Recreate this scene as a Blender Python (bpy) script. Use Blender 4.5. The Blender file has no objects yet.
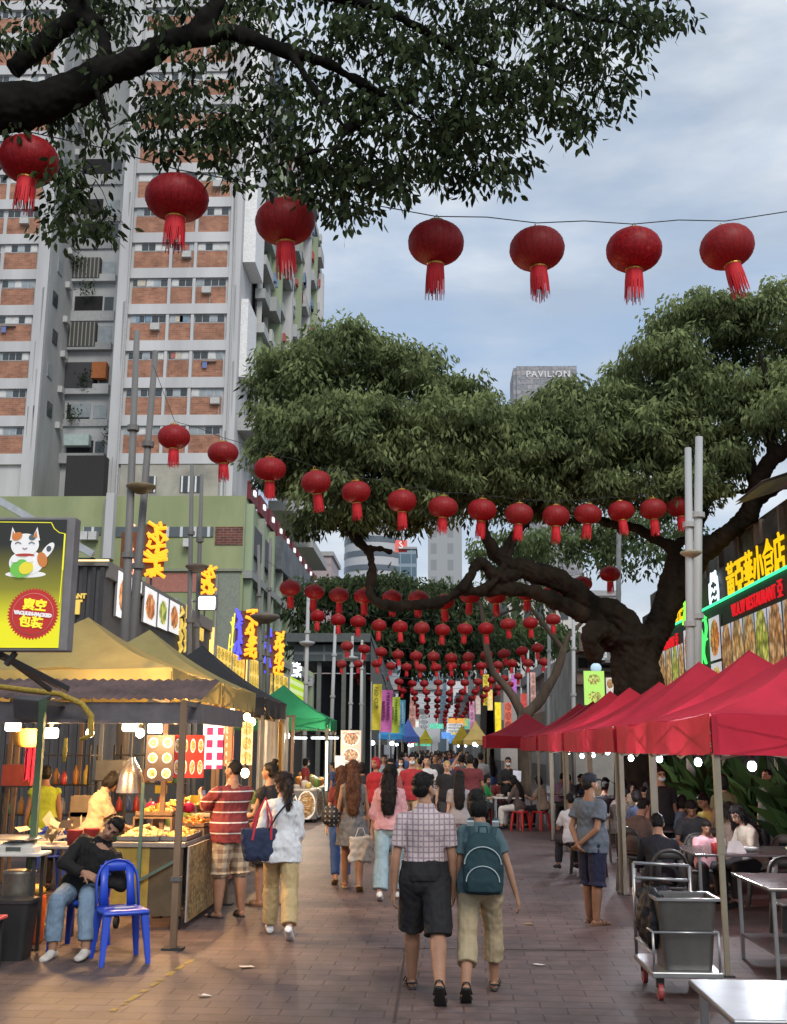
import bpy, math, random
import numpy as np
from mathutils import Vector, Matrix, noise, Euler
random.seed(7)
V=Vector; R=math.radians; PI=math.pi
sc=bpy.context.scene
COL=sc.collection
# ------------------------------------------------------------ camera
W,Hh,F=787,1024,1100.0
YAW,PITCH,ROLL=R(2.11),math.atan(236/1100),.006
CP=V((0,0,1.88))
CM=Matrix.Rotation(YAW,3,'Z')@Matrix.Rotation(PI/2+PITCH,3,'X')@Matrix.Rotation(ROLL,3,'Z')
cd=bpy.data.cameras.new('camera'); cam=bpy.data.objects.new('camera',cd); COL.objects.link(cam)
cam.matrix_world=Matrix.Translation(CP)@CM.to_4x4()
cd.sensor_fit='VERTICAL'; cd.sensor_height=36; cd.lens=F/Hh*36; cd.clip_end=3000; cd.clip_start=.1
sc.camera=cam
def ray(px,py): return CM@V((px-W/2,Hh/2-py,-F))
def P(px,py,Y): d=ray(px,py); return CP+d*(Y/d.y)          # point at street depth Y
def PX(px,py,X): d=ray(px,py); return CP+d*(X/d.x)         # point on the plane x=X
def G(px,py,z=0.): d=ray(px,py); return CP+d*((z-CP.z)/d.z) # point at height z
# ------------------------------------------------------------ render / world
sc.view_settings.view_transform='Standard'; sc.view_settings.look='None'; sc.view_settings.exposure=0; sc.view_settings.gamma=1
sc.cycles.max_bounces=6; sc.cycles.transparent_max_bounces=8; sc.cycles.sample_clamp_indirect=3
sc.cycles.caustics_reflective=False; sc.cycles.caustics_refractive=False
SUN_E,SUN_R=R(42),R(160)
wd=bpy.data.worlds.new('World'); sc.world=wd; wd.use_nodes=True
nt=wd.node_tree; nt.nodes.clear()
def N(nt,t,**kw):
    n=nt.nodes.new(t)
    for k,v in kw.items():
        if k in n.inputs.keys() if isinstance(k,str) else False: n.inputs[k].default_value=v
        else: setattr(n,k,v)
    return n
sky=N(nt,'ShaderNodeTexSky',sky_type='NISHITA',sun_disc=False,sun_elevation=SUN_E,sun_rotation=SUN_R,air_density=1.0,dust_density=2.0,ozone_density=2.0)
tc=N(nt,'ShaderNodeTexCoord')
mp=N(nt,'ShaderNodeMapping'); mp.inputs['Scale'].default_value=(1.2,1.6,3.6); mp.inputs['Location'].default_value=(.35,.2,.15)
nt.links.new(tc.outputs['Generated'],mp.inputs[0])
n1=N(nt,'ShaderNodeTexNoise'); n1.inputs['Scale'].default_value=2.1; n1.inputs['Detail'].default_value=7; n1.inputs['Roughness'].default_value=.55; n1.inputs['Distortion'].default_value=.25
nt.links.new(mp.outputs[0],n1.inputs['Vector'])
cr=N(nt,'ShaderNodeValToRGB'); cr.color_ramp.elements[0].position=.33; cr.color_ramp.elements[1].position=.60
nt.links.new(n1.outputs['Fac'],cr.inputs[0])
n2=N(nt,'ShaderNodeTexNoise'); n2.inputs['Scale'].default_value=4.6; n2.inputs['Detail'].default_value=6
nt.links.new(mp.outputs[0],n2.inputs['Vector'])
cc=N(nt,'ShaderNodeValToRGB'); e=cc.color_ramp.elements
e[0].position=.34; e[0].color=(3.4,3.95,4.7,1); e[1].position=.66; e[1].color=(6.3,6.6,6.9,1)
nt.links.new(n2.outputs['Fac'],cc.inputs[0])
base=N(nt,'ShaderNodeMixRGB',blend_type='MIX'); base.inputs[0].default_value=.62; base.inputs[2].default_value=(3.7,4.7,6.1,1)
nt.links.new(sky.outputs[0],base.inputs[1])
mx=N(nt,'ShaderNodeMixRGB'); nt.links.new(cr.outputs[0],mx.inputs[0]); nt.links.new(base.outputs[0],mx.inputs[1]); nt.links.new(cc.outputs[0],mx.inputs[2])
bg=N(nt,'ShaderNodeBackground'); bg.inputs['Strength'].default_value=.14
nt.links.new(mx.outputs[0],bg.inputs[0])
wo=N(nt,'ShaderNodeOutputWorld'); nt.links.new(bg.outputs[0],wo.inputs[0])
sl=bpy.data.lights.new('sun','SUN'); sl.energy=1.9; sl.angle=R(25); sl.color=(1,.95,.88)
so=bpy.data.objects.new('sun',sl); COL.objects.link(so); so.rotation_euler=(R(90)-SUN_E,0,R(180)-SUN_R); so.location=(0,-10,60)
# ------------------------------------------------------------ materials
def pbr(name,col,rough=.7,var=.18,sc_=6.,bump=.0,bs=None,metal=0.,emit=None,est=1.,spec=.4,dirt=None,stretch=(1,1,1)):
    m=bpy.data.materials.new(name); m.use_nodes=True; t=m.node_tree; b=t.nodes['Principled BSDF']
    b.inputs['Roughness'].default_value=rough; b.inputs['Metallic'].default_value=metal
    b.inputs['Specular IOR Level'].default_value=spec
    c=(col[0],col[1],col[2],1)
    if var>0 or bump>0:
        x=N(t,'ShaderNodeTexCoord'); mpp=N(t,'ShaderNodeMapping'); mpp.inputs['Scale'].default_value=stretch
        t.links.new(x.outputs['Object'],mpp.inputs[0])
        n=N(t,'ShaderNodeTexNoise'); n.inputs['Scale'].default_value=sc_; n.inputs['Detail'].default_value=5; n.inputs['Roughness'].default_value=.6
        t.links.new(mpp.outputs[0],n.inputs['Vector'])
        r=N(t,'ShaderNodeValToRGB'); r.color_ramp.elements[0].position=.3; r.color_ramp.elements[1].position=.7
        k=1-var; k2=1+var
        r.color_ramp.elements[0].color=(c[0]*k,c[1]*k,c[2]*k,1) if dirt is None else (*dirt,1)
        r.color_ramp.elements[1].color=(c[0]*k2,c[1]*k2,c[2]*k2,1)
        t.links.new(n.outputs['Fac'],r.inputs[0]); t.links.new(r.outputs[0],b.inputs['Base Color'])
        if bump>0:
            nb=N(t,'ShaderNodeTexNoise'); nb.inputs['Scale'].default_value=bs or sc_*4; nb.inputs['Detail'].default_value=4
            t.links.new(mpp.outputs[0],nb.inputs['Vector'])
            bp=N(t,'ShaderNodeBump'); bp.inputs['Strength'].default_value=bump; bp.inputs['Distance'].default_value=.02
            t.links.new(nb.outputs['Fac'],bp.inputs['Height']); t.links.new(bp.outputs[0],b.inputs['Normal'])
        if emit:
            t.links.new(r.outputs[0],b.inputs['Emission Color'])
    else: b.inputs['Base Color'].default_value=c
    if emit:
        if not(var>0 or bump>0): b.inputs['Emission Color'].default_value=(emit[0],emit[1],emit[2],1)
        b.inputs['Emission Strength'].default_value=est
    return m
MC={}
def mc(col,rough=.7,var=.15,**k):      # cached plain procedural material
    key=(tuple(round(c,3) for c in col),rough,var,tuple(sorted(k.items())))
    if key not in MC: MC[key]=pbr('surface_%d'%len(MC),col,rough,var,**k)
    return MC[key]
def glow(col,st,var=0): return mc(col,.5,var,emit=col,est=st)
def matmix(name,c1,c2,fn,rough=.7,bump=0):
    """two colours mixed by a node-built factor fn(t, object-coordinate socket)->socket"""
    m=bpy.data.materials.new(name); m.use_nodes=True; t=m.node_tree; b=t.nodes['Principled BSDF']; b.inputs['Roughness'].default_value=rough
    x=N(t,'ShaderNodeTexCoord'); s=fn(t,x.outputs['Object'])
    mm=N(t,'ShaderNodeMixRGB'); mm.inputs[1].default_value=(*c1,1); mm.inputs[2].default_value=(*c2,1)
    t.links.new(s,mm.inputs[0])
    n=N(t,'ShaderNodeTexNoise'); n.inputs['Scale'].default_value=9; n.inputs['Detail'].default_value=5; t.links.new(x.outputs['Object'],n.inputs['Vector'])
    mr=N(t,'ShaderNodeMapRange'); mr.inputs[3].default_value=.72; mr.inputs[4].default_value=1.2; t.links.new(n.outputs['Fac'],mr.inputs[0])
    m2=N(t,'ShaderNodeMixRGB',blend_type='MULTIPLY'); m2.inputs[0].default_value=1; t.links.new(mm.outputs[0],m2.inputs[1]); t.links.new(mr.outputs[0],m2.inputs[2])
    t.links.new(m2.outputs[0],b.inputs['Base Color'])
    return m
def mth(t,op,a,b=None):
    n=N(t,'ShaderNodeMath',operation=op)
    for i,v in enumerate((a,b)):
        if v is None: continue
        if isinstance(v,(int,float)): n.inputs[i].default_value=v
        else: t.links.new(v,n.inputs[i])
    return n.outputs[0]
def sep(t,s): n=N(t,'ShaderNodeSeparateXYZ'); t.links.new(s,n.inputs[0]); return n.outputs
def lines(axis,period,width,off=0.):      # thin lines every period metres along an axis
    def f(t,s):
        o=sep(t,s)[axis]; fr=mth(t,'FRACT',mth(t,'DIVIDE',mth(t,'ADD',o,50+off),period)); return mth(t,'LESS_THAN',fr,width/period)
    return f
# ------------------------------------------------------------ mesh builder
class MB:
    def __init__(s): s.v=[]; s.f=[]; s.m=[]
    def quad(s,a,b,c,d,m=0):
        i=len(s.v); s.v+=[V(a),V(b),V(c),V(d)]; s.f.append((i,i+1,i+2,i+3)); s.m.append(m)
    def poly(s,pts,m=0):
        i=len(s.v); s.v+=[V(p) for p in pts]; s.f.append(tuple(range(i,i+len(pts)))); s.m.append(m)
    def bx(s,x0,x1,y0,y1,z0,z1,m=0):
        i=len(s.v); s.v+=[V((x,y,z)) for z in(z0,z1) for y in(y0,y1) for x in(x0,x1)]
        for q in((0,2,3,1),(4,5,7,6),(0,1,5,4),(2,6,7,3),(0,4,6,2),(1,3,7,5)): s.f.append(tuple(i+k for k in q)); s.m.append(m)
    def box(s,c,d,rot=None,m=0):
        i=len(s.v); s.bx(-d[0]/2,d[0]/2,-d[1]/2,d[1]/2,-d[2]/2,d[2]/2,m)
        M=rot.to_matrix() if isinstance(rot,Euler) else (rot or Matrix.Identity(3))
        for k in range(i,len(s.v)): s.v[k]=M@s.v[k]+V(c)
    def bar(s,a,b,w,h=None,m=0):     # square bar from a to b
        a=V(a);b=V(b);d=b-a; h=h or w; q=d.to_track_quat('Z','Y').to_matrix(); s.box((a+b)/2,(w,h,d.length),q,m)
    def loft(s,rings,n=12,cap=True,m=0,pw=2.):   # rings: (centre, u*rx, v*ry)
        i=len(s.v)
        for c,u,w in rings:
            for k in range(n):
                t=2*PI*k/n; ct,st=math.cos(t),math.sin(t)
                if pw!=2: ct=math.copysign(abs(ct)**(2/pw),ct); st=math.copysign(abs(st)**(2/pw),st)
                s.v.append(c+u*ct+w*st)
        for r in range(len(rings)-1):
            for k in range(n):
                a=i+r*n+k; b=i+r*n+(k+1)%n; s.f.append((a,b,b+n,a+n)); s.m.append(m)
        if cap:
            s.f.append(tuple(i+k for k in range(n-1,-1,-1))); s.m.append(m)
            j=i+(len(rings)-1)*n; s.f.append(tuple(j+k for k in range(n))); s.m.append(m)
    def tube(s,pts,rad,n=8,m=0,cap=True,flat=None):
        pts=[V(p) for p in pts]; rad=rad if isinstance(rad,(list,tuple)) else [rad]*len(pts)
        rings=[]; u=None
        for k,p in enumerate(pts):
            d=(pts[min(k+1,len(pts)-1)]-pts[max(k-1,0)])
            if d.length<1e-9: d=V((0,0,1))
            d.normalize()
            if u is None: u=d.orthogonal().normalized() if flat is None else (V(flat)-d*d.dot(V(flat))).normalized()
            else: u=(u-d*d.dot(u)); u=u.normalized() if u.length>1e-6 else d.orthogonal().normalized()
            w=d.cross(u); r=rad[k]; rr=r if isinstance(r,(tuple,list)) else (r,r)
            rings.append((p,u*rr[0],w*rr[1]))
        s.loft(rings,n,cap,m)
    def cap(s,a,b,ra,rb,n=10,m=0):   # capsule with round ends
        a=V(a);b=V(b);d=(b-a); L=d.length; d=d/L if L>1e-9 else V((0,0,1))
        pts=[];rad=[]
        for t in(80,55,28): pts.append(a-d*ra*math.sin(R(t))); rad.append(ra*math.cos(R(t)))
        pts+=[a,b];rad+=[ra,rb]
        for t in(28,55,80): pts.append(b+d*rb*math.sin(R(t))); rad.append(rb*math.cos(R(t)))
        s.tube(pts,rad,n,m)
    def ell(s,c,r,n=12,k=8,M=None,m=0):
        M=M or Matrix.Identity(3); c=V(c); rings=[]
        if not isinstance(r,(tuple,list)): r=(r,r,r)
        for j in range(k+1):
            t=-PI/2+PI*j/k; ct=max(math.cos(t),.02)
            rings.append((c+M@V((0,0,r[2]*math.sin(t))),M@V((r[0]*ct,0,0)),M@V((0,r[1]*ct,0))))
        s.loft(rings,n,True,m)
    def lathe(s,prof,c=(0,0,0),n=20,m=0,cap=True):
        c=V(c); s.loft([(c+V((0,0,z)),V((r,0,0)),V((0,r,0))) for r,z in prof],n,cap,m)
    def xf(s,M,i=0):
        for k in range(i,len(s.v)): s.v[k]=M@s.v[k]
    def mesh(s,name,mats,smooth=False):
        me=bpy.data.meshes.new(name); me.from_pydata([tuple(v) for v in s.v],[],s.f)
        for mm in (mats if isinstance(mats,(list,tuple)) else [mats]): me.materials.append(mm)
        if any(s.m): me.polygons.foreach_set('material_index',s.m)
        if smooth: me.polygons.foreach_set('use_smooth',[True]*len(me.polygons))
        me.update(); return me
    def build(s,name,mats,parent=None,smooth=False,loc=None,bevel=0,rotz=0):
        o=bpy.data.objects.new(name,s.mesh(name,mats,smooth)); COL.objects.link(o)
        if parent: o.parent=parent
        if loc is not None: o.location=loc
        if rotz: o.rotation_euler=(0,0,rotz)
        if bevel:
            b=o.modifiers.new('bevel','BEVEL'); b.width=bevel; b.segments=2; b.limit_method='ANGLE'
        return o
def tag(o,label=None,cat=None,group=None,kind=None):
    if label: o['label']=label
    if cat: o['category']=cat
    if group: o['group']=group
    if kind: o['kind']=kind
    return o
def thing(name,label,cat,loc=(0,0,0),rotz=0,group=None):
    o=bpy.data.objects.new(name,None); COL.objects.link(o); o.location=loc; o.rotation_euler=(0,0,rotz); o.empty_display_size=.1
    return tag(o,label,cat,group)
def dup(root,loc=None,rotz=None,label=None,group=None,scale=None):
    def cp(o,par):
        c=o.copy(); COL.objects.link(c)
        if par: c.parent=par
        for ch in list(o.children): cp(ch,c)
        return c
    r=cp(root,None)
    if loc is not None: r.location=loc
    if rotz is not None: r.rotation_euler=(0,0,rotz)
    if label: r['label']=label
    if group: r['group']=group
    if scale: r.scale=(scale,)*3
    return r
def recolor(o,i,m):
    o.material_slots[i].link='OBJECT'; o.material_slots[i].material=m
DG=None
def applied(o,mods):   # bake a list of (type,settings) modifiers into a new mesh
    for t,kw in mods:
        md=o.modifiers.new(t,t)
        for k,v in kw.items(): setattr(md,k,v)
    dg=bpy.context.evaluated_depsgraph_get()
    me=bpy.data.meshes.new_from_object(o.evaluated_get(dg))
    o.modifiers.clear(); old=o.data; o.data=me; bpy.data.meshes.remove(old)
    return o
def text(s,size,mat,name,parent=None,M=None,ext=.01,bold=.0,align='CENTER',stretch=1.,spacing=1.):
    cu=bpy.data.curves.new('t','FONT'); cu.body=s; cu.size=size; cu.extrude=ext; cu.align_x=align; cu.align_y='CENTER'; cu.offset=bold; cu.space_character=spacing; cu.resolution_u=2
    t=bpy.data.objects.new('t',cu); COL.objects.link(t)
    dg=bpy.context.evaluated_depsgraph_get(); me=bpy.data.meshes.new_from_object(t.evaluated_get(dg))
    bpy.data.objects.remove(t); bpy.data.curves.remove(cu)
    me.materials.clear(); me.materials.append(mat)
    if stretch!=1: me.transform(Matrix.Scale(stretch,4,V((1,0,0))))
    if M: me.transform(M)
    me.name=name; o=bpy.data.objects.new(name,me); COL.objects.link(o)
    if parent: o.parent=parent
    return o
def frame(origin,right,up):    # matrix putting text/flat art (x right, y up, z out) on a plane
    x=V(right).normalized(); y=V(up); y=(y-x*x.dot(y)).normalized(); z=x.cross(y)
    M=Matrix((x,y,z)).transposed().to_4x4(); M.translation=V(origin); return M
# ------------------------------------------------------------ people
SK=[pbr('skin_light',(.46,.27,.19),.55,.2,spec=.25),pbr('skin_tan',(.33,.18,.115),.55,.2,spec=.25),pbr('skin_brown',(.22,.115,.07),.55,.2,spec=.25)]
MH=pbr('hair_black',(.007,.006,.006),.55,.5,spec=.22,sc_=14,bump=.5,bs=30,stretch=(6,6,1))
MHB=pbr('hair_brown',(.085,.035,.018),.5,.5,spec=.25,sc_=14,bump=.5,bs=30,stretch=(6,6,1))
MEYE=pbr('eye_dark',(.02,.015,.012),.3,0.); MLIP=pbr('lip',(.30,.11,.09),.5,0.)
TOR_M=[(-.10,.10,.085),(-.06,.152,.11),(0,.168,.12),(.08,.158,.108),(.16,.15,.1),(.24,.158,.106),(.33,.173,.114),(.40,.172,.106),(.44,.145,.09),(.47,.105,.075),(.50,.07,.062),(.54,.055,.056)]
TOR_F=[(-.10,.105,.09),(-.06,.16,.118),(0,.172,.124),(.08,.15,.105),(.16,.128,.09),(.24,.138,.098),(.33,.155,.116),(.385,.152,.104),(.425,.13,.086),(.46,.092,.068),(.495,.06,.055),(.54,.047,.048)]
def remesh(mb,name,mats,vox,parent,sm=2,amp=0,fr=7.,sf=.5,zf=.45):
    amp*=1.55 if name!='hair' else 1.3
    o=mb.build(name,mats,parent)
    applied(o,[('REMESH',dict(mode='VOXEL',voxel_size=vox,use_smooth_shade=True)),('SMOOTH',dict(factor=sf,iterations=sm))])
    me=o.data
    if amp:
        n=len(me.vertices); co=np.empty(n*3,np.float32); me.vertices.foreach_get('co',co); no=np.empty(n*3,np.float32); me.vertices.foreach_get('normal',no)
        co=co.reshape(-1,3); no=no.reshape(-1,3); sd=random.random()*50
        a=np.array([noise.noise((c[0]*fr+sd,c[1]*fr,c[2]*fr*zf))+.5*noise.noise((c[0]*fr*2.3+c[2]*9,c[1]*fr*2.3+sd,c[2]*fr*1.9))+.3*noise.noise((c[0]*fr*4,c[1]*fr*4+sd,c[2]*fr*2.5-c[0]*14)) for c in co.tolist()],np.float32)
        me.vertices.foreach_set('co',(co+no*(a*amp)[:,None]).ravel()); me.update()
    me.polygons.foreach_set('use_smooth',[True]*len(me.polygons))
    return o
STAND=[(3,2,2,6,0),(-3,2,3,6,0)]; WALK=[(20,1,6,4,-8),(-16,1,16,4,26)]; WALK2=[(-14,1,18,4,24),(18,1,5,4,-6)]; SIT=[(84,8,84,6,0),(84,8,80,6,0)]
HANG=((.16,-.04,-1),(.10,.20,-1))
def person(label,loc,yaw=0.,H=1.7,w=1.,fem=False,legs=STAND,arms=(HANG,HANG),lean=(0,0,0),head=(0,0,0),top=None,bottom=None,hair='short',hm=None,shoes=('shoe',None),vox=.009,skin=0,group=None,seat=None,curl=(35,35),mask=None,cat='person',cap=None,belly=0,glasses=False,hang=None,apron=None):
    w*=.95 if not fem else .92
    s=H/1.7; hm=hm or MH; sk=SK[skin]
    TOR=TOR_F if fem else TOR_M
    mul=lambda p:V(p)*s
    # legs relative to the hip centre
    J=[]; low=9
    for sg,(tp,ab,kn,fy,fp) in zip((-1,1),legs):
        hip=V((sg*.088,0,-.02)); a=R(tp); b=R(ab)
        th=V((sg*math.sin(b)*max(math.cos(a),.3),math.sin(a),-math.cos(a)*math.cos(b))); th.normalize()
        if abs(tp)>50: th=V((sg*math.sin(b),math.sin(a),-math.cos(a))).normalized()
        k=hip+th*.43; a2=R(tp-kn); sh=V((sg*math.sin(b)*.4,math.sin(a2),-math.cos(a2))).normalized()
        an=k+sh*.40; f=V((sg*math.sin(R(fy)),math.cos(R(fy)),0)); f=(f*math.cos(R(fp))+V((0,0,-math.sin(R(fp))))).normalized()
        up=(V((0,0,1))-f*f.z).normalized()
        heel=an-f*.045-up*.055; toe=an+f*.165-up*.06
        low=min(low,(heel-up*.022).z,(toe-up*.018).z,)
        J.append((hip,k,an,f,up,heel,toe))
    hz=-low if seat is None else (seat/s+.10)
    hip0=V((0,0,hz))
    TM=Matrix.Translation(hip0)@(Matrix.Rotation(R(lean[2]),4,'Z')@Matrix.Rotation(R(lean[1]),4,'Y')@Matrix.Rotation(R(-lean[0]),4,'X'))
    HM=TM@Matrix.Translation((0,.012,.548))@(Matrix.Rotation(R(head[0]),4,'Z')@Matrix.Rotation(R(head[2]),4,'Y')@Matrix.Rotation(R(-head[1]),4,'X'))
    T3=TM.to_3x3(); H3=HM.to_3x3(); S=s
    sw=(.178 if not fem else .155)*w
    A=[]
    for i,sg in enumerate((-1,1)):
        u,f=arms[i][0],arms[i][1]
        sh=TM@V((sg*sw,-.005,.405)); e=sh+(T3@V((sg*u[0],u[1],u[2])).normalized())*.285
        fd=(T3@V((sg*f[0],f[1],f[2])).normalized()); wr=e+fd*.245
        A.append((sh,e,wr,fd,(arms[i][2] if len(arms[i])>2 else None)))
    def leg(mb,r,i,frac=2.,ex=0.,flare=0.):
        hip,k,an,_,_,_,_=[(hip0+q if isinstance(q,V) else q) for q in J[i]]
        if frac<=1:
            q=hip.lerp(k,frac); r2=r[0]+(r[1]-r[0])*frac
            mb.tube([hip,hip.lerp(q,.5),q],[r[0]+ex,(r[0]+r2)/2+ex+flare*.4,r2+ex+flare],14)
        else:
            mb.tube([hip,hip.lerp(k,.5),k],[r[0]+ex,(r[0]+r[1])/2+ex,r[1]+ex],14); mb.ell(k,r[1]+ex,10,8)
            q=k.lerp(an,min(frac-1,.97)); c=k.lerp(an,min(.3,(frac-1)*.5))
            mb.tube([k,c,q],[r[1]+ex,r[1]*1.06+ex+flare*.4,r[1]+(r[2]-r[1])*min(frac-1,1)+ex*1.15+flare],14)
        mb.ell(hip,r[0]+ex*.9,12,8)
    LR=(.092*w,.062*w,.042) if not fem else (.095*w,.06*w,.038)
    AR=(.047*w,.038*w,.026) if not fem else (.040*w,.032*w,.022)
    def torso(mb,z0,z1,ex,bel=0,fl=0.):
        rr=[]
        z_list=[t for t in TOR if z0-.001<=t[0]<=z1+.001]
        def at(z):
            for p,q in zip(TOR[:-1],TOR[1:]):
                if p[0]<=z<=q[0]:
                    f=(z-p[0])/(q[0]-p[0]); return (z,p[1]+(q[1]-p[1])*f,p[2]+(q[2]-p[2])*f)
            return TOR[0] if z<TOR[0][0] else TOR[-1]
        zs=sorted(set([z0,z1]+[t[0] for t in z_list]))
        for z in zs:
            q=at(max(z,-.05)) if z<-.05 else at(z)
            bl=bel*max(0,1-abs(z-.12)/.2); e0=ex; 
            ex_=ex+fl*max(0,min(1,(.2-z)/.15))
            c=TM@V((0,bl*.6 - (.01 if z>.3 else 0),z))
            rr.append((c,T3@V((q[1]*w+ex_,0,0)),T3@V((0,q[2]*(.6+.4*w)+ex_+bl*.6,0))))
        mb.loft(rr,18)
    # ---- body
    b=MB(); torso(b,-.10,.55,0,belly)
    for i in(0,1):
        leg(b,LR,i); hip,k,an,f,up,heel,toe=[(hip0+q) if n_ not in(3,4) else q for n_,q in enumerate(J[i])]
        sd=f.cross(up)
        b.ell(an,.042,8,6)
        b.loft([(heel-f*.012+up*.01,sd*.02,up*.022),(heel+f*.01+up*.006,sd*.031,up*.03),(heel+f*.07+up*.012,sd*.034,up*.034),(heel+f*.13+up*.0,sd*.043,up*.025),(toe-f*.015-up*.0,sd*.043,up*.018),(toe+f*.012,sd*.03,up*.011)],12)
        b.cap(an,heel+f*.07+up*.02,.036,.03,8)
    for i,(sh,e,wr,fd,pn) in enumerate(A):
        sg=(-1,1)[i]
        b.cap(sh,e,AR[0],AR[1],12); b.cap(e,e.lerp(wr,.4),AR[1],AR[1]*.98,12); b.cap(e.lerp(wr,.4),wr,AR[1]*.95,AR[2],12)
        b.cap(TM@V((sg*.05,-.01,.435)),sh,.045,.046*w,10)
        # hand: palm normal pn (torso frame, outward x)
        n0=T3@V((sg*(pn[0] if pn else -1),pn[1] if pn else .25,pn[2] if pn else 0)); n0=(n0-fd*fd.dot(n0)).normalized(); sd=fd.cross(n0)*(1 if (fd.cross(n0)).dot(T3@V((0,1,.001)))>0 else -1)
        # sd points to the thumb side
        b.loft([(wr-fd*.01,sd*.024,n0*.017),(wr+fd*.03,sd*.032,n0*.016),(wr+fd*.075,sd*.039,n0*.014),(wr+fd*.092,sd*.036,n0*.011)],10)
        cu=R(curl[i])
        for q in range(4):
            o=(.028-.0187*q); L=(.072,.080,.075,.058)[q]; p=wr+fd*.085+sd*o; dd=fd.copy(); rr=.0088 if q<3 else .0078
            for sgm,fl in((.42,.35),(.32,1.),(.26,.8)):
                an_=cu*fl; dd=(dd*math.cos(an_)+n0*math.sin(an_)).normalized() if fl<1 else (Matrix.Rotation(cu*fl*.8,3,dd.cross(n0).normalized())@dd).normalized()
                p2=p+dd*L*sgm; b.cap(p,p2,rr,rr*.92,7); p=p2
        tb=wr+fd*.028+sd*.026; td=(fd*.72+sd*.62+n0*.25).normalized(); t2=tb+td*.042; b.cap(tb-td*.01,t2,.0125,.0105,7); td2=(td+fd*.5+n0*.35).normalized(); b.cap(t2,t2+td2*.032,.0102,.0085,7)
    b.tube([TM@V((0,-.008,.46)),HM@V((0,-.012,.06))],[.06 if not fem else .049,.053 if not fem else .043],12)
    def he(mb,c,r,n=14,k=10): mb.ell(HM@V(c),r,n,k,H3)
    he(b,(0,-.004,.125),(.074,.094,.094)); he(b,(0,.028,.075),(.058,.062,.078)); he(b,(0,.058,.025),(.03,.028,.022),10,8); he(b,(0,.045,.06),(.062,.038,.035))
    b.cap(HM@V((0,.088,.115)),HM@V((0,.108,.073)),.009,.013,8); he(b,(.011,.098,.07),(.011,.012,.009),8,6); he(b,(-.011,.098,.07),(.011,.012,.009),8,6)
    b.cap(HM@V((-.017,.084,.043)),HM@V((.017,.084,.043)),.0085,.0085,8); he(b,(0,.082,.124),(.05,.014,.012),8,6)
    for sg in(-1,1): he(b,(sg*.075,-.006,.09),(.012,.02,.031),10,8)
    b.xf(Matrix.Scale(S,4))
    o=remesh(b,'person',[sk,MEYE,MLIP,hm],vox,None,2,sf=.4)
    HI=(Matrix.Scale(S,4)@HM).inverted(); me=o.data
    for p in me.polygons:
        c=HI@p.center
        if c.y>.05 and 0<c.z<.2:
            ax=abs(c.x)
            if abs(ax-.031)<.016 and abs(c.z-.106)<.0055: p.material_index=1
            elif abs(ax-.033)<.021 and abs(c.z-.128)<.005: p.material_index=3
            elif ax<.022 and abs(c.z-.043)<.0075 and c.y>.08: p.material_index=2
    o.location=loc; o.rotation_euler=(0,0,yaw); tag(o,label,cat,group)
    def part(mb,name,m,v=vox,amp=0.,fr=7.,sm=2): mb.xf(Matrix.Scale(S,4)); return remesh(mb,name,m,v,o,sm,amp,fr)
    # ---- clothes
    if bottom:
        k=bottom['k']; m=bottom['m']; ex=bottom.get('ex',.016); c=MB()
        if k=='pants':
            torso(c,-.045,bottom.get('wz',.06),bottom.get('wx',ex*.4)); c.ell(hip0+V((0,-.006,-.05)),(.158*w+ex*.7,.112+ex*.5,.125),18,12); c.ell(hip0+V((0,-.02,-.085)),(.10,.085,.07),12,8)
            for i in(0,1): leg(c,LR,i,bottom['len'],ex,bottom.get('flare',.004))
            part(c,bottom.get('n','trousers'),m,amp=.007,fr=9)
        else:
            L=bottom['len']; rr=[]
            for z,kx,ky in((.1,.15,.11),(0,.19,.145),(-.15,.20,.165),(-L*.6,.205+.02*L,.18),(-L,.215+.06*L,.19+.06*L)):
                rr.append((hip0+V((0,0,z)),V((kx*w,0,0)),V((0,ky*w,0))))
            c.loft(rr,20); part(c,bottom.get('n','skirt'),m,amp=.012,fr=11)
    if top:
        ex=top.get('ex',.014); c=MB(); torso(c,top.get('hem',-.07),.455,ex,belly,0 if top.get('tuck') or top.get('skirt') else .028); sl=top.get('sl',.6)
        nk=[(TM@V((0,-.012,.435)),T3@V((.14*w+ex*.4,0,0)),T3@V((0,.088,0))),(TM@V((0,-.012,.465)),T3@V((.118*w,0,0)),T3@V((0,.080,0))),(TM@V((0,-.008,.492)),T3@V((.086 if not fem else .076,0,0)),T3@V((0,.073,0)))]
        if top.get('collar'): nk.append((TM@V((0,-.006,.530)),T3@V((.070,0,0)),T3@V((0,.071,0))))
        c.loft(nk,16)
        for i,(sh,e,wr,fd,_) in enumerate(A):
            sg=(-1,1)[i]
            if sl>0:
                c.cap(TM@V((sg*.05,-.01,.425)),sh,.05+ex*.3,.048*w+ex*.6,12); c.ell(sh,AR[0]+ex*.85,12,8)
                if sl<=1: c.tube([sh,sh.lerp(e,sl*.6),sh.lerp(e,sl)],[AR[0]+ex,AR[0]*.9+ex*1.2,AR[0]*.87+ex*1.35],12)
                else:
                    c.tube([sh,e],[AR[0]+ex,AR[1]+ex],12); c.ell(e,AR[1]+ex,10,8); c.tube([e,e.lerp(wr,min(sl-1,.96))],[AR[1]+ex,AR[2]+ex*.8],12)
        if top.get('skirt'):
            L=top['skirt']; rr=[]
            for z,kx,ky in((.16,.142,.1),(.06,.175,.125),(-.06,.21,.165),(-L*.6,.225,.19),(-L,.255,.22)): rr.append((hip0+V((0,0,z)),V((kx*w,0,0)),V((0,ky*w,0))))
            c.loft(rr,22)
        part(c,top.get('n','shirt'),top['m'],amp=top.get('amp',.007),fr=8)
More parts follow.
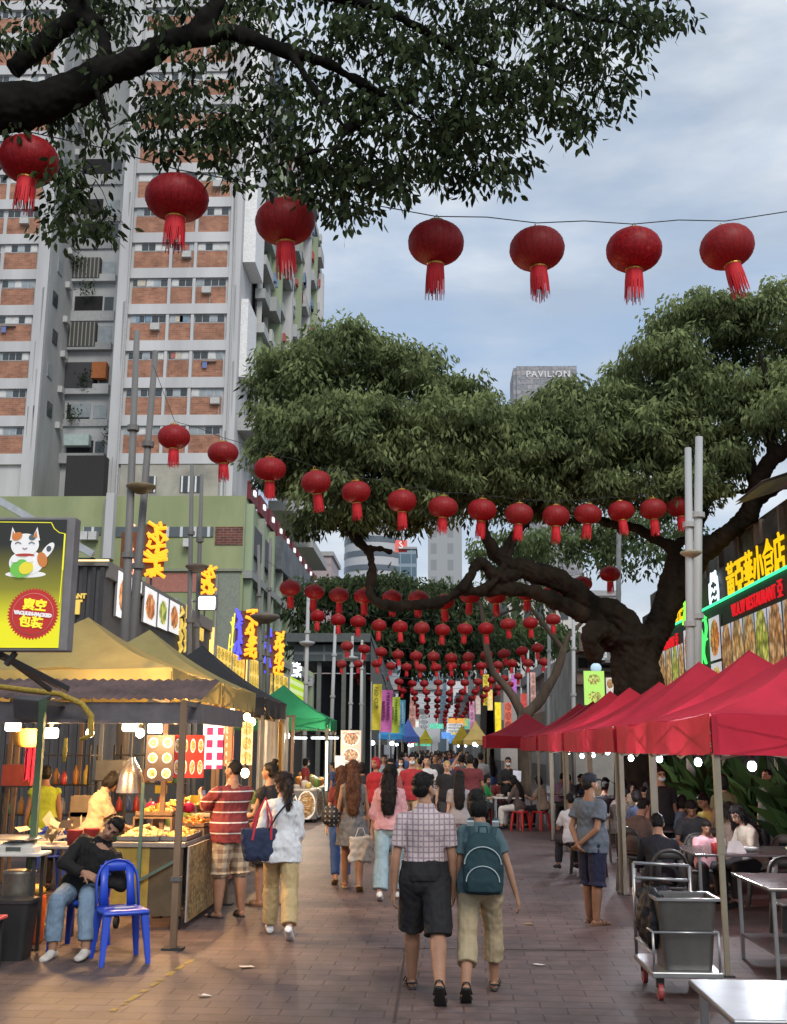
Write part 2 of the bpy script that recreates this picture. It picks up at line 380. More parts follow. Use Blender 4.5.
    # ---- hair
    if hair:
        c=MB()
        if hair!='shaved':
            he(c,(0,-.016,.142),(.083,.094,.089)); he(c,(0,-.045,.10),(.077,.062,.075))
            he(c,(0,.045,.178),(.062,.04,.032),12,8)
        else: he(c,(0,-.010,.137),(.077,.091,.089)); he(c,(0,-.03,.11),(.072,.07,.06))
        if hair=='bob': he(c,(0,-.045,.07),(.088,.064,.10)); [he(c,(sg*.066,.0,.09),(.026,.05,.09)) for sg in(-1,1)]
        if hair in('long','longer'):
            L=.34 if hair=='long' else .44
            he(c,(0,-.04,.08),(.085,.064,.11)); [he(c,(sg*.068,-.005,.08),(.024,.045,.1)) for sg in(-1,1)]
            p0=HM@V((0,-.07,.10)); bk=T3@V((0,-1,0)); dn=T3@V((0,0,-1)); rx=T3@V((1,0,0)); q=TM@V((0,-.125,.42))
            c.loft([(p0,rx*.075,bk*.04),(p0.lerp(q,.6),rx*.095,bk*.045),(q,rx*.105,bk*.036),(q+dn*L*.35+bk*.012,rx*.10,bk*.032),(q+dn*L*.7+bk*.012,rx*.08,bk*.028),(q+dn*L*.85+bk*.01,rx*.05,bk*.018)],16)
        if hair=='pony':
            p0=HM@V((0,-.10,.13)); bk=T3@V((0,-1,0)); c.tube([p0-bk*.02,p0+bk*.03,p0+bk*.05+V((0,0,-.1)),p0+bk*.05+V((0,0,-.24)),p0+bk*.03+V((0,0,-.38))],[.025,.035,.04,.035,.012],12)
        if hair=='bun': he(c,(0,-.09,.20),(.042,.04,.04))
        if hair=='topbun': he(c,(0,-.05,.245),(.038,.038,.034))
        hobj=part(c,'hair',hm,amp=.0035 if hair in('short','bob','shaved','topbun','bun') else .008,fr=22,v=min(vox,.009))
        if vox<=.0125 and hair!='shaved' and not cap:     # loose strands over the hair surface
            hme=hobj.data; nv=len(hme.vertices); co=np.empty(nv*3,np.float32); hme.vertices.foreach_get('co',co); no=np.empty(nv*3,np.float32); hme.vertices.foreach_get('normal',no); co=co.reshape(-1,3); no=no.reshape(-1,3)
            hr=np.random.default_rng(nv); ix=hr.integers(0,nv,2600 if vox<.0085 else 900); p_=co[ix]; n_=no[ix]; cr_=np.array(tuple((Matrix.Scale(S,4)@HM)@V((0,-.05,.235)))); d_=p_-cr_; d_[:,2]-=.05+np.abs(d_[:,2])*.6; d_-=n_*(d_*n_).sum(1,keepdims=True); d_/=np.linalg.norm(d_,axis=1,keepdims=True)+1e-6; lg_='long' in hair or hair in('longer','pony'); d_=d_+n_*(.14 if lg_ else .10)+hr.normal(0,.12,(len(ix),3))
            Lh=(.020 if not lg_ else .08)*(.6+.8*hr.random(len(ix))); sm__=leaf_mesh('hair_strands',p_-n_*.003,d_,Lh,np.full(len(ix),.0042 if vox<.0085 else .007),np.full(len(ix),.5),hm); so_=bpy.data.objects.new('hair_strands',sm__); COL.objects.link(so_); so_.parent=hobj
    if cap:
        c=MB(); he(c,(0,-.008,.15),(.086,.102,.08)); c.loft([(HM@V((0,.055,.148)),H3@V((.07,0,0)),H3@V((0,0,.012))),(HM@V((0,.12,.142)),H3@V((.066,0,0)),H3@V((0,0,.008))),(HM@V((0,.16,.128)),H3@V((.04,0,0)),H3@V((0,0,.006)))],14); part(c,'baseball_cap',cap)
    if mask:
        c=MB(); he(c,(0,.062,.055),(.062,.05,.045)); part(c,'face_mask',mask,sm=3)
    if glasses:
        c=MB()
        for sg in(-1,1):
            c.tube([HM@V((sg*(.032+.023*math.cos(t)),.105,.106+.017*math.sin(t))) for t in [2*PI*q/10 for q in range(11)]],.003,5); c.tube([HM@V((sg*.055,.104,.108)),HM@V((sg*.079,.05,.11)),HM@V((sg*.08,-.01,.105))],.003,5)
        c.xf(Matrix.Scale(S,4)); c.build('glasses',mc((.02,.02,.02),.3,0),o)
    # ---- shoes
    kind,sm_=shoes
    if kind and kind!='bare':
        for i in(0,1):
            hip,k,an,f,up,heel,toe=[(hip0+q) if n_ not in(3,4) else q for n_,q in enumerate(J[i])]; sd=f.cross(up); c=MB()
            if kind=='shoe':
                c.loft([(heel-f*.022-up*.004,sd*.026,up*.02),(heel+up*.012,sd*.04,up*.042),(heel+f*.07+up*.016,sd*.041,up*.045),(heel+f*.13,sd*.047,up*.034),(toe+f*.0-up*.002,sd*.046,up*.026),(toe+f*.028-up*.006,sd*.028,up*.016)],14)
                part(c,'shoe',sm_,v=min(vox,.01))
            else:
                c.loft([(heel-f*.025-up*.019,sd*.028,up*.008),(heel+f*.01-up*.018,sd*.038,up*.009),(heel+f*.08-up*.016,sd*.036,up*.008),(toe-f*.05-up*.018,sd*.047,up*.008),(toe+f*.0-up*.018,sd*.046,up*.007),(toe+f*.025-up*.018,sd*.026,up*.006)],14,pw=2.6)
                def strap(t,hh,wd=.011,ww=.047): c.tube([heel+f*t+sd*ww*math.cos(a_)+up*(-.014+hh*math.sin(a_)) for a_ in [PI*q/8 for q in range(9)]],[(wd,.004)]*9,6,flat=tuple(f))
                if kind=='sandal': strap(.16,.045,.014,.05); strap(.085,.075,.013,.044); c.tube([heel+f*.085+sd*.045-up*.01,heel-f*.02+sd*.02+up*.03,heel-f*.028+up*.03,heel-f*.02-sd*.02+up*.03,heel+f*.085-sd*.045-up*.01],[.008]*5,6)
                else: strap(.13,.05,.028,.05)
                c.xf(Matrix.Scale(S,4)); c.build('sandal' if kind=='sandal' else 'slipper',sm_,o,True)
    o['_hip']=hz*S
    del o['_hip']
    return o
# ------------------------------------------------------------ ground
def paver_mat():
    m=bpy.data.materials.new('brick_pavers'); m.use_nodes=True; t=m.node_tree; b=t.nodes['Principled BSDF']
    x=N(t,'ShaderNodeTexCoord'); mp_=N(t,'ShaderNodeMapping'); mp_.inputs['Rotation'].default_value=(0,0,R(1.5)); t.links.new(x.outputs['Object'],mp_.inputs[0])
    # wobble the joints a little
    nw=N(t,'ShaderNodeTexNoise'); nw.inputs['Scale'].default_value=2.5; t.links.new(mp_.outputs[0],nw.inputs['Vector'])
    vm=N(t,'ShaderNodeMixRGB',blend_type='ADD'); vm.inputs[0].default_value=.018; t.links.new(mp_.outputs[0],vm.inputs[1]); t.links.new(nw.outputs['Color'],vm.inputs[2])
    br=N(t,'ShaderNodeTexBrick'); br.inputs['Scale'].default_value=1; br.inputs['Brick Width'].default_value=.38; br.inputs['Row Height'].default_value=.21
    br.inputs['Mortar Size'].default_value=.010; br.inputs['Mortar Smooth'].default_value=.5; br.inputs['Bias'].default_value=-.1
    br.inputs['Color1'].default_value=(.126,.089,.083,1); br.inputs['Color2'].default_value=(.098,.069,.066,1); br.inputs['Mortar'].default_value=(.056,.040,.039,1)
    t.links.new(vm.outputs[0],br.inputs['Vector'])
    n=N(t,'ShaderNodeTexNoise'); n.inputs['Scale'].default_value=.9; n.inputs['Detail'].default_value=8; n.inputs['Roughness'].default_value=.68; t.links.new(x.outputs['Object'],n.inputs['Vector'])
    r=N(t,'ShaderNodeMapRange'); r.inputs[1].default_value=.3; r.inputs[2].default_value=.7; r.inputs[3].default_value=.45; r.inputs[4].default_value=1.35; t.links.new(n.outputs['Fac'],r.inputs[0])
    m1=N(t,'ShaderNodeMixRGB',blend_type='MULTIPLY'); m1.inputs[0].default_value=1; t.links.new(br.outputs[0],m1.inputs[1]); t.links.new(r.outputs[0],m1.inputs[2])
    n3=N(t,'ShaderNodeTexNoise'); n3.inputs['Scale'].default_value=5; n3.inputs['Detail'].default_value=9; n3.inputs['Roughness'].default_value=.75; t.links.new(x.outputs['Object'],n3.inputs['Vector'])
    r3=N(t,'ShaderNodeMapRange'); r3.inputs[1].default_value=.35; r3.inputs[2].default_value=.65; r3.inputs[3].default_value=.7; r3.inputs[4].default_value=1.25; t.links.new(n3.outputs['Fac'],r3.inputs[0])
    m2=N(t,'ShaderNodeMixRGB',blend_type='MULTIPLY'); m2.inputs[0].default_value=1; t.links.new(m1.outputs[0],m2.inputs[1]); t.links.new(r3.outputs[0],m2.inputs[2])
    # pale specks of trodden litter and gum
    vo=N(t,'ShaderNodeTexVoronoi'); vo.inputs['Scale'].default_value=4.6; t.links.new(x.outputs['Object'],vo.inputs['Vector'])
    sp=mth(t,'LESS_THAN',vo.outputs['Distance'],.045)
    m3=N(t,'ShaderNodeMixRGB'); m3.inputs[2].default_value=(.30,.26,.23,1); t.links.new(mth(t,'MULTIPLY',sp,.5),m3.inputs[0]); t.links.new(m2.outputs[0],m3.inputs[1])
    t.links.new(m3.outputs[0],b.inputs['Base Color'])
    rr=N(t,'ShaderNodeMapRange'); rr.inputs[3].default_value=.42; rr.inputs[4].default_value=.8; t.links.new(n3.outputs['Fac'],rr.inputs[0]); t.links.new(rr.outputs[0],b.inputs['Roughness'])
    bp=N(t,'ShaderNodeBump'); bp.inputs['Strength'].default_value=.35; bp.inputs['Distance'].default_value=.01
    hs=N(t,'ShaderNodeMixRGB',blend_type='ADD'); hs.inputs[0].default_value=.35; inv=mth(t,'SUBTRACT',1.,br.outputs['Fac']); t.links.new(inv,hs.inputs[1]); t.links.new(n3.outputs['Fac'],hs.inputs[2])
    t.links.new(hs.outputs[0],bp.inputs['Height']); t.links.new(bp.outputs[0],b.inputs['Normal'])
    return m
g=MB(); g.quad((-400,-30,0),(400,-30,0),(400,900,0),(-400,900,0)); tag(g.build('ground',paver_mat()),kind='structure')
# faded yellow paint line and a dark drain joint
a=G(112,1012);b=G(186,964); d=(b-a).normalized(); u=V((-d.y,d.x,0))*.035
g=MB()
random.seed(3)
q=0.
while q<(b-a).length:
    L=random.uniform(.06,.22); w1=random.uniform(.4,1.)
    g.poly([a+d*q+u*w1+V((0,0,.004)),a+d*q-u*w1+V((0,0,.004)),a+d*(q+L)-u*random.uniform(.4,1)+V((0,0,.004)),a+d*(q+L)+u*random.uniform(.4,1)+V((0,0,.004))]); q+=L+random.uniform(.02,.16)
tag(g.build('painted_line',pbr('worn_yellow_paint',(.34,.24,.06),.8,.45,sc_=25)),kind='structure')
g=MB(); a=G(407,940);b=G(394,1023); w=V((.010,0,.004)); w2=V((-.010,0,.004))
g.poly([a+w,a+w2,b+w2,b+w]); a=G(380,948);b=G(608,951); g.poly([a+V((0,.012,.005)),a+V((0,-.012,.005)),b+V((0,-.012,.005)),b+V((0,.012,.005))])
tag(g.build('paving_joint',mc((.045,.034,.033),.9)),kind='structure')
# bits of litter
LIT=[(180,910,'small white scrap of litter beside the stall pole'),(204,997,'small white scrap of litter nearest the camera on the paving'),(530,925,'brown leaf lying between the walking couple and the man in the cap'),(522,880,'yellowish scrap of litter on the paving ahead of the couple'),(538,966,'pale crumb of litter near the trolley'),(246,968,'tiny white litter behind the woman in white'),(20,958,'white bottle cap by the black bin'),(188,903,'crumpled receipt in front of the vinyl-clad counter')]
for k,(px,py,lb) in enumerate(LIT):
    g=MB(); c=G(px,py); r=.03+.012*(k%3); n=7
    pts=[c+V((r*1.5*math.cos(2*PI*i/n)*random.uniform(.6,1.1),r*math.sin(2*PI*i/n)*random.uniform(.6,1.1),.008+random.uniform(0,.012))) for i in range(n)]
    for i in range(n): g.poly([c+V((0,0,.014)),pts[i],pts[(i+1)%n]])
    tag(g.build('litter_scrap',mc((.75,.72,.68) if k not in(2,3) else (.33,.22,.07),.8)),lb,'litter')
# ------------------------------------------------------------ helpers for buildings
def B(mb,name,mats,root,smooth=False,bevel=0,kind=None,label=None):
    L=V(root.location); mb.v=[v-L for v in mb.v]; o=mb.build(name,mats,root,smooth,None,bevel)
    if kind: o['kind']=kind
    if label: o['label']=label
    return o
def place(o,M,root=None):
    if root: o.parent=root; o.matrix_basis=(Matrix.Translation(root.location)@Matrix.Rotation(root.rotation_euler.z,4,'Z')).inverted()@M
    else: o.matrix_basis=M
    return o
conc=pbr('weathered_concrete',(.53,.53,.53),.9,.2,sc_=.3,bump=.1,bs=3,stretch=(1,1,.16))
concg=pbr('grey_render',(.43,.44,.44),.9,.22,sc_=.3,stretch=(1,1,.3))
def brick_mat(name,c1,c2,mo,w,h):
    m=bpy.data.materials.new(name); m.use_nodes=True; t=m.node_tree; b=t.nodes['Principled BSDF']; b.inputs['Roughness'].default_value=.9
    x=N(t,'ShaderNodeTexCoord'); mp_=N(t,'ShaderNodeMapping'); mp_.inputs['Rotation'].default_value=(R(90),0,0); t.links.new(x.outputs['Object'],mp_.inputs[0])
    br=N(t,'ShaderNodeTexBrick'); br.inputs['Scale'].default_value=1; br.inputs['Brick Width'].default_value=w; br.inputs['Row Height'].default_value=h; br.inputs['Mortar Size'].default_value=h*.06
    br.inputs['Color1'].default_value=(*c1,1); br.inputs['Color2'].default_value=(*c2,1); br.inputs['Mortar'].default_value=(*mo,1); t.links.new(mp_.outputs[0],br.inputs['Vector'])
    n=N(t,'ShaderNodeTexNoise'); n.inputs['Scale'].default_value=.8; n.inputs['Detail'].default_value=7; n.inputs['Roughness'].default_value=.7; t.links.new(x.outputs['Object'],n.inputs['Vector'])
    r=N(t,'ShaderNodeMapRange'); r.inputs[1].default_value=.3; r.inputs[2].default_value=.7; r.inputs[3].default_value=.55; r.inputs[4].default_value=1.3; t.links.new(n.outputs['Fac'],r.inputs[0])
    m1=N(t,'ShaderNodeMixRGB',blend_type='MULTIPLY'); m1.inputs[0].default_value=1; t.links.new(br.outputs[0],m1.inputs[1]); t.links.new(r.outputs[0],m1.inputs[2]); t.links.new(m1.outputs[0],b.inputs['Base Color'])
    return m
brk=brick_mat('orange_brick',(.43,.195,.115),(.31,.135,.082),(.34,.27,.22),.55,.17)
glass=pbr('dark_window',(.05,.06,.065),.18,.3,sc_=.6,spec=.6); glassl=pbr('pale_window',(.32,.36,.38),.3,.35,sc_=.7); wfr=mc((.55,.55,.55),.7)
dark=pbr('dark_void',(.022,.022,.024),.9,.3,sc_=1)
# ------------------------------------------------------------ brick-panelled apartment tower
random.seed(11)
YT=85.; tw=thing('apartment_tower','tall grey apartment tower with orange brick panels and projecting side balconies behind the green block','building',(-24,YT+6,0))
xl,xr=P(112,400,YT).x,P(236,400,YT).x; zt=72
z0=P(170,378,YT).z; FL=3.2
pod_top=P(160,496,82).z
w=MB(); w.bx(xl,xr,YT,YT+9,pod_top-.5,zt); w.bx(-60,P(38,400,YT).x,YT,YT+8,pod_top-.5,zt); w.bx(P(38,400,YT).x-.5,xl+.5,YT+6.2,YT+9,pod_top-.5,zt)
w.bx(xr-1,xr+.35,YT+9,139,P(238,425,88).z,62.)
B(w,'wall',conc,tw)
# front ribs proud of the wall
bays=[(P(a,340,YT).x,P(b_,340,YT).x) for a,b_ in((129,165.5),(168.5,190.5),(193.5,224.5))]
bl=[(P(-34,340,YT).x,P(-6,340,YT).x),(P(-3,340,YT).x,P(31,340,YT).x)]
rib=MB()
nf=15
for k in range(-2,nf):
    zb=z0+k*FL
    for (a,b_) in ((bays[0][0]-.25,bays[2][1]+.25),(-60,bl[1][1]+.2)): rib.bx(a,b_,YT-.28,YT+.002,zb-.92,zb-.03)
for a,b_ in((bays[0][1],bays[1][0]),(bays[1][1],bays[2][0])): rib.bx(a,b_,YT-.22,YT+.003,z0-2*FL-.8,z0+nf*FL)
for a,b_ in((xl-.02,bays[0][0]-.2),(bays[2][1]+.2,xr+.02),(bl[1][1]+.15,bl[1][1]+1.15)): rib.bx(a,b_,YT-.34,YT+.004,pod_top-.4,zt)
B(rib,'floor_band',conc,tw)
for k in range(-2,nf):
    zb=z0+k*FL
    for j,(a,b_) in enumerate(bays+bl):
        q=MB(); q.bx(a+.05,b_-.05,YT-.09,YT+.001,zb,zb+1.5); B(q,'brick_panel',brk,tw)
        q=MB(); q.bx(a+.04,b_-.04,YT-.05,YT+.0015,zb+1.57,zb+2.26)
        n=max(2,int((b_-a)/.55)); wdt=(b_-a-.1)/n
        for i in range(n):
            m=random.choices((1,2,3),(.45,.35,.2))[0]
            q.bx(a+.08+i*wdt,a+.02+(i+1)*wdt,YT-.075,YT-.051,zb+1.63,zb+2.2,m)
        B(q,'window',[wfr,glass,glassl,mc((.62,.62,.6),.6)],tw)
# things hung on the brick front: air conditioners, downpipes, drying racks, curtains
for k,(j,fl) in enumerate(((0,1),(1,3),(2,5),(0,6),(2,2),(1,8),(0,10),(2,9),(2,-1),(3,2),(4,4),(4,7),(3,8))):
    a,b_=(bays+bl)[j]; zb=z0+fl*FL; x=a+(b_-a)*random.uniform(.2,.7); q=MB(); q.bx(x,x+.75,YT-.50,YT-.091,zb+.85,zb+1.38); B(q,'air_conditioner',mc((.5,.5,.48),.7),tw); q=MB(); q.bx(x+.6,x+.64,YT-.13,YT-.091,zb+.02,zb+.84); B(q,'drain_pipe',mc((.4,.4,.4),.7),tw)
for x in(xl+.9,xr-.55): q=MB(); q.tube([(x,YT-.42,pod_top-.3),(x,YT-.42,zt-1)],.09,8); B(q,'downpipe',mc((.42,.42,.42),.7),tw)
for k in range(22):
    a,b_=random.choice(bays+bl); zb=z0+random.randint(-2,11)*FL; x=a+random.uniform(.2,b_-a-.9); q=MB(); q.bx(x,x+random.uniform(.3,.8),YT-.085,YT-.0765,zb+1.66,zb+2.18); B(q,'curtain',mc(random.choice(((.55,.5,.4),(.4,.15,.12),(.2,.3,.4),(.6,.6,.55),(.08,.08,.08),(.35,.42,.3))),.8),tw)
for k in range(7):
    a,b_=random.choice(bays+bl); zb=z0+random.randint(-1,9)*FL; x=a+random.uniform(.2,b_-a-1.6); q=MB(); q.bx(x,x+random.uniform(.7,1.4),YT-.35,YT-.10,zb+1.3,zb+1.34); B(q,'drying_rack',mc((.3,.3,.3),.6),tw); q=MB(); q.bx(x+.1,x+.5,YT-.30,YT-.28,zb+.75,zb+1.29); B(q,'laundry',mc(random.choice(((.5,.1,.1),(.15,.2,.4),(.6,.6,.58))),.8),tw)
stn=pbr('rain_streak',(.30,.30,.295),.9,.3,sc_=.6,stretch=(3,1,.2))
for k in range(16):
    x=random.choice((random.uniform(xl+.1,bays[0][0]-.3),random.uniform(bays[2][1]+.3,xr-.1),random.uniform(bl[1][1]+.25,bl[1][1]+1.05))); z_=random.uniform(pod_top+2,62); q=MB(); w__=random.uniform(.06,.2); h__=random.uniform(2,7); q.poly([(x,YT-.345,z_),(x+w__,YT-.345,z_+.1),(x+w__*.7,YT-.345,z_-h__),(x+w__*.3,YT-.345,z_-h__*.8)]); B(q,'rain_streak',stn,tw)
# recess: grey back wall with balconies
xa,xb=P(38,400,YT).x,xl; YR=YT+6.2
q=MB(); q.bx(xa-.02,xa+.12,YT+.3,YR,pod_top,zt); q.bx(xa,xb,YR-.12,YR-.02,pod_top,zt); B(q,'recess_wall',concg,tw)
wx0,wx1=P(68,350,YR).x,P(112,350,YR).x
def rec(name,p0,p1,py0,py1,dep,m): # box on the recess back wall given in picture rows
    q=MB(); q.bx(P(p0,350,YR).x,P(p1,350,YR).x,YR-.13-dep,YR-.121,P(90,py1,YR).z,P(90,py0,YR).z); return B(q,name,m,tw)
bm=[concg,mc((.40,.41,.41),.9),mc((.33,.34,.34),.9)]
rows=[(160,176),(200,216),(224,240),(262,277),(297,312),(326,345),(366,386),(405,420),(441,455)]
for k,(r0,r1) in enumerate(rows):
    q=rec('balcony_shade',70+(k%3)*2,100-(k%2)*6,r0,r1,.05,dark)  # solid dark slab, the shade inside the balcony put into its colour
    rec('balcony',68,113,r1,r1+7 if k%2 else r1+10,.55 if k in(3,5,6,8) else .18,bm[k%3])
    rec('window',102-(k%2)*4,111,r0+1,r1-1,.07,glassl if k%2 else glass)
    if k in(5,6,3): rec('balcony_grille',68,97,r0-1,r1+4,.62,matmix('grille_%d'%k,(.06,.06,.055),(.30,.29,.26),lines(0,.35,.09),.7)if k!=6 else mc((.05,.05,.055),.7))
rec('awning',96,110,365,381,.7,mc((.40,.13,.04),.7)); rec('awning',74,98,437,448,.8,mc((.42,.52,.50),.6)); rec('window',76,95,404,418,.1,glassl)
for k,(px,py) in enumerate(((82,205),(88,289),(78,262),(84,380),(72,415),(108,438),(104,214))):
    q=MB(); c=P(px,py,YR-1.0)
    for i in range(160):
        d=V((random.gauss(0,.38),random.gauss(0,.25),random.gauss(0,.42))); r=.13; p=c+d; a=V((random.uniform(-1,1),random.uniform(-1,1),random.uniform(-1,1)))*r; b_=V((random.uniform(-1,1),random.uniform(-1,1),random.uniform(-1,1)))*r
        q.poly([p,p+a,p+a+b_,p+b_])
    B(q,'balcony_plant',mc((.035,.06,.025),.8),tw)
# small windows and units on the recess side wall
for k in range(-1,12):
    zb=z0+k*FL; q=MB(); y0_=YT+1.2+(k%2)*.6; q.bx(xa+.10,xa+.2,y0_,y0_+1.1,zb+.7,zb+1.9); B(q,'window',glass if k%3 else glassl,tw)
    q=MB(); q.bx(xa+.1,xa+.5,YT+4.0,YT+4.8,zb+.2,zb+.75); B(q,'air_conditioner',mc((.5,.5,.49),.7),tw)
# dark lean-to store on the podium roof
q=MB(); q.bx(P(70,440,84).x,P(108,440,84).x,YT-1.5,YT+6,pod_top-.3,P(90,457,84).z); B(q,'roof_store',mc((.035,.032,.032),.9),tw)
# base wall with framed windows below the lowest brick course
zb=P(170,463,YT).z
q=MB(); q.bx(bays[0][0],bays[2][1],YT-.2,YT,pod_top-.4,zb-.1); B(q,'base_wall',pbr('stained_render',(.36,.34,.29),.9,.3,sc_=.5),tw)
for a,b_ in((148,157),(181,203)):
    q=MB(); q.bx(P(a,480,YT).x,P(b_,480,YT).x,YT-.3,YT-.21,P(170,493,YT).z,P(170,477,YT).z); q2=q
    o=B(q2,'window',matmix('white_grid_%d'%a,(.05,.06,.07),(.75,.75,.75),lines(0,.55,.14),.5),tw)
# white projecting boxes next to the corner
for a,b_,ty,by in((240,262,120,274),(238,257,310,386)):
    q=MB(); q.bx(xr+.02,P(b_,200,YT+3).x,YT+.6,YT+5,P(250,by,YT+3).z,P(250,ty,YT+3).z if ty>120 else 66); B(q,'projecting_bay',mc((.80,.80,.79),.85),tw)
grn=pbr('green_render',(.31,.34,.18),.9,.16,sc_=.35,stretch=(1,1,.3),dirt=(.24,.28,.14)); grn2=pbr('green_side_render',(.31,.37,.24),.9,.2,sc_=.3,stretch=(1,1,.3))
# street-side facade: floors of balconies receding along the street
X0=xr+.35
for k in range(-1,12):
    zb=z0+k*FL-.4; off=.0
    q=MB(); q.bx(X0,X0+.9,YT+5.3,138.5,zb,zb+.9)
    for j in range(6):
        if (j+k)%3==0: q.bx(X0+.9,X0+1.5,YT+8+j*7.3,YT+11.5+j*7.3,zb-.1,zb+1.25)
    B(q,'balcony',[mc((.46,.47,.46),.9),mc((.36,.38,.36),.9)][k%2],tw)
    q=MB(); q.bx(X0,X0+.06,YT+5.4,138,zb+.9,zb+FL-.01); B(q,'balcony_shade',dark,tw)  # dark strip painted in for the shade behind the parapet
    q=MB()
    for j in range(13): q.bx(X0+.06,X0+.5,YT+6+j*3.65,YT+6.2+j*3.65+random.choice((0,0,1.6)),zb+.9,zb+FL)
    B(q,'balcony_partition',[mc((.5,.51,.5),.9),grn2,mc((.55,.55,.52),.9)][k%3],tw,kind='stuff')
    q=MB()
    for j in range(14):
        y=YT+7+random.random()*44; q.bx(X0+.9,X0+1.15,y,y+random.uniform(.5,1.2),zb+.3,zb+random.uniform(.8,1.5))
    B(q,'laundry',[mc((.45,.12,.1),.9),mc((.2,.28,.42),.9),mc((.5,.5,.48),.9)][k%3],tw,kind='stuff')
for j in range(6):
    q=MB(); y=YT+11+j*7.3; q.bx(X0,X0+1.5,y,y+(1.2 if j%2 else .6),P(262,455,95).z,62.+(j*37%5)*.5); B(q,'pier',[grn2,conc][j%2],tw)
# big raking slabs above the podium edge
for j,(y0_,y1_,zz) in enumerate(((86,92,27.2),(92.5,104,25.6),(105,122,24.6),(123,140,24.2))):
    q=MB(); q.bx(xr-.2,xr+2.0+.1*j,y0_,y1_,zz,zz+1.0); B(q,'roof_slab',mc((.42,.42,.41),.9),tw)
# ------------------------------------------------------------ green podium block
pdm=thing('podium_block','pale green rendered commercial block with dark sign band below the brick tower','building',(-25,82,0))
PXR=P(244,520,82).x
q=MB(); q.bx(-60,PXR,82,134,0,pod_top); B(q,'wall',grn,pdm)
q=MB(); q.bx(PXR-.1,PXR+.06,82.02,133.9,0,pod_top-.02); B(q,'side_wall',grn2,pdm)
def pod(name,p0,p1,y0,y1,dep,m): 
    q=MB(); q.bx(P(p0,520,82).x,P(p1,520,82).x,82-dep,82.001,P(180,y1,82).z,P(180,y0,82).z); return B(q,name,m,pdm)
pod('window',117,214,527,537,.1,matmix('window_strip',(.10,.12,.13),(.62,.64,.64),lines(0,1.05,.22),.4))
pod('window',84,102,527,535,.1,matmix('window_strip2',(.10,.12,.13),(.62,.64,.64),lines(0,.8,.2),.4))
pod('brick_patch',216,243.5,527,545,.08,brick_mat('red_brick',(.20,.07,.05),(.14,.05,.04),(.3,.25,.2),.6,.2))
pod('pink_panel',150,213,573,592,.06,mc((.40,.17,.13),.9)); pod('pipe',105,108,500,600,.4,mc((.3,.31,.29),.8)); pod('column',108,116,495,560,.8,conc)
pod('ledge',-100,244,569,571.5,.25,mc((.26,.27,.2),.9)); pod('pipe',219,221,575,680,.3,mc((.3,.3,.26),.8)); pod('grey_panel',221,242,573,690,.08,mc((.25,.27,.22),.9))
for a,b_,y in((83,91,533),(92,100,533),(153,160,537),(186,194,540)): pod('air_conditioner',a,b_,y,y+8,.7,pbr('ac_casing',(.55,.55,.53),.6,.2,sc_=2))
def side(name,Y0,Y1,pyA,pyB,dep,m,py0=None):   # box on the side wall, heights given as z
    q=MB(); q.bx(PXR+.05,PXR+.06+dep,Y0,Y1,pyA,pyB); return B(q,name,m,pdm)
side('signboard',84,96,16.6,18.9,.4,mc((.075,.08,.085),.7)); side('signboard',97.5,128,17.6,20.6,.7,pbr('grey_sign',(.13,.14,.15),.7,.4,sc_=.6))
side('ledge',82,134,14.4,15.0,.7,mc((.3,.31,.29),.9)); side('ledge',82,134,9.2,9.7,.6,mc((.3,.31,.29),.9))
for j in range(9): side('pilaster',82.6+j*5.6,83.3+j*5.6,.1,pod_top-.5,.55,[grn2,mc((.33,.36,.3),.9)][j%2])
for j in range(9):
    for zz in(4.2,10.6,15.6): side('window',84.4+j*5.6,87.4+j*5.6,zz,zz+2.2,.12,pbr('dim_pane',(.12,.14,.13),.4,.3) if (j+int(zz))%2 else glass)
for j in range(8): side('air_conditioner',84.5+j*5.6,85.8+j*5.6,7.6+(j%3),8.5+(j%3),.9,mc((.45,.45,.44),.7))
for j in range(10): side('red_awning',82.6+j*5.1,86.4+j*5.1,pod_top-.1,pod_top+1.35,.25,mc((.16,.02,.025),.7)); 
for j in range(10): side('lamp_box',84+j*5.1,84.7+j*5.1,pod_top+.5,pod_top+.9,.4,glow((.9,.95,1),.9))
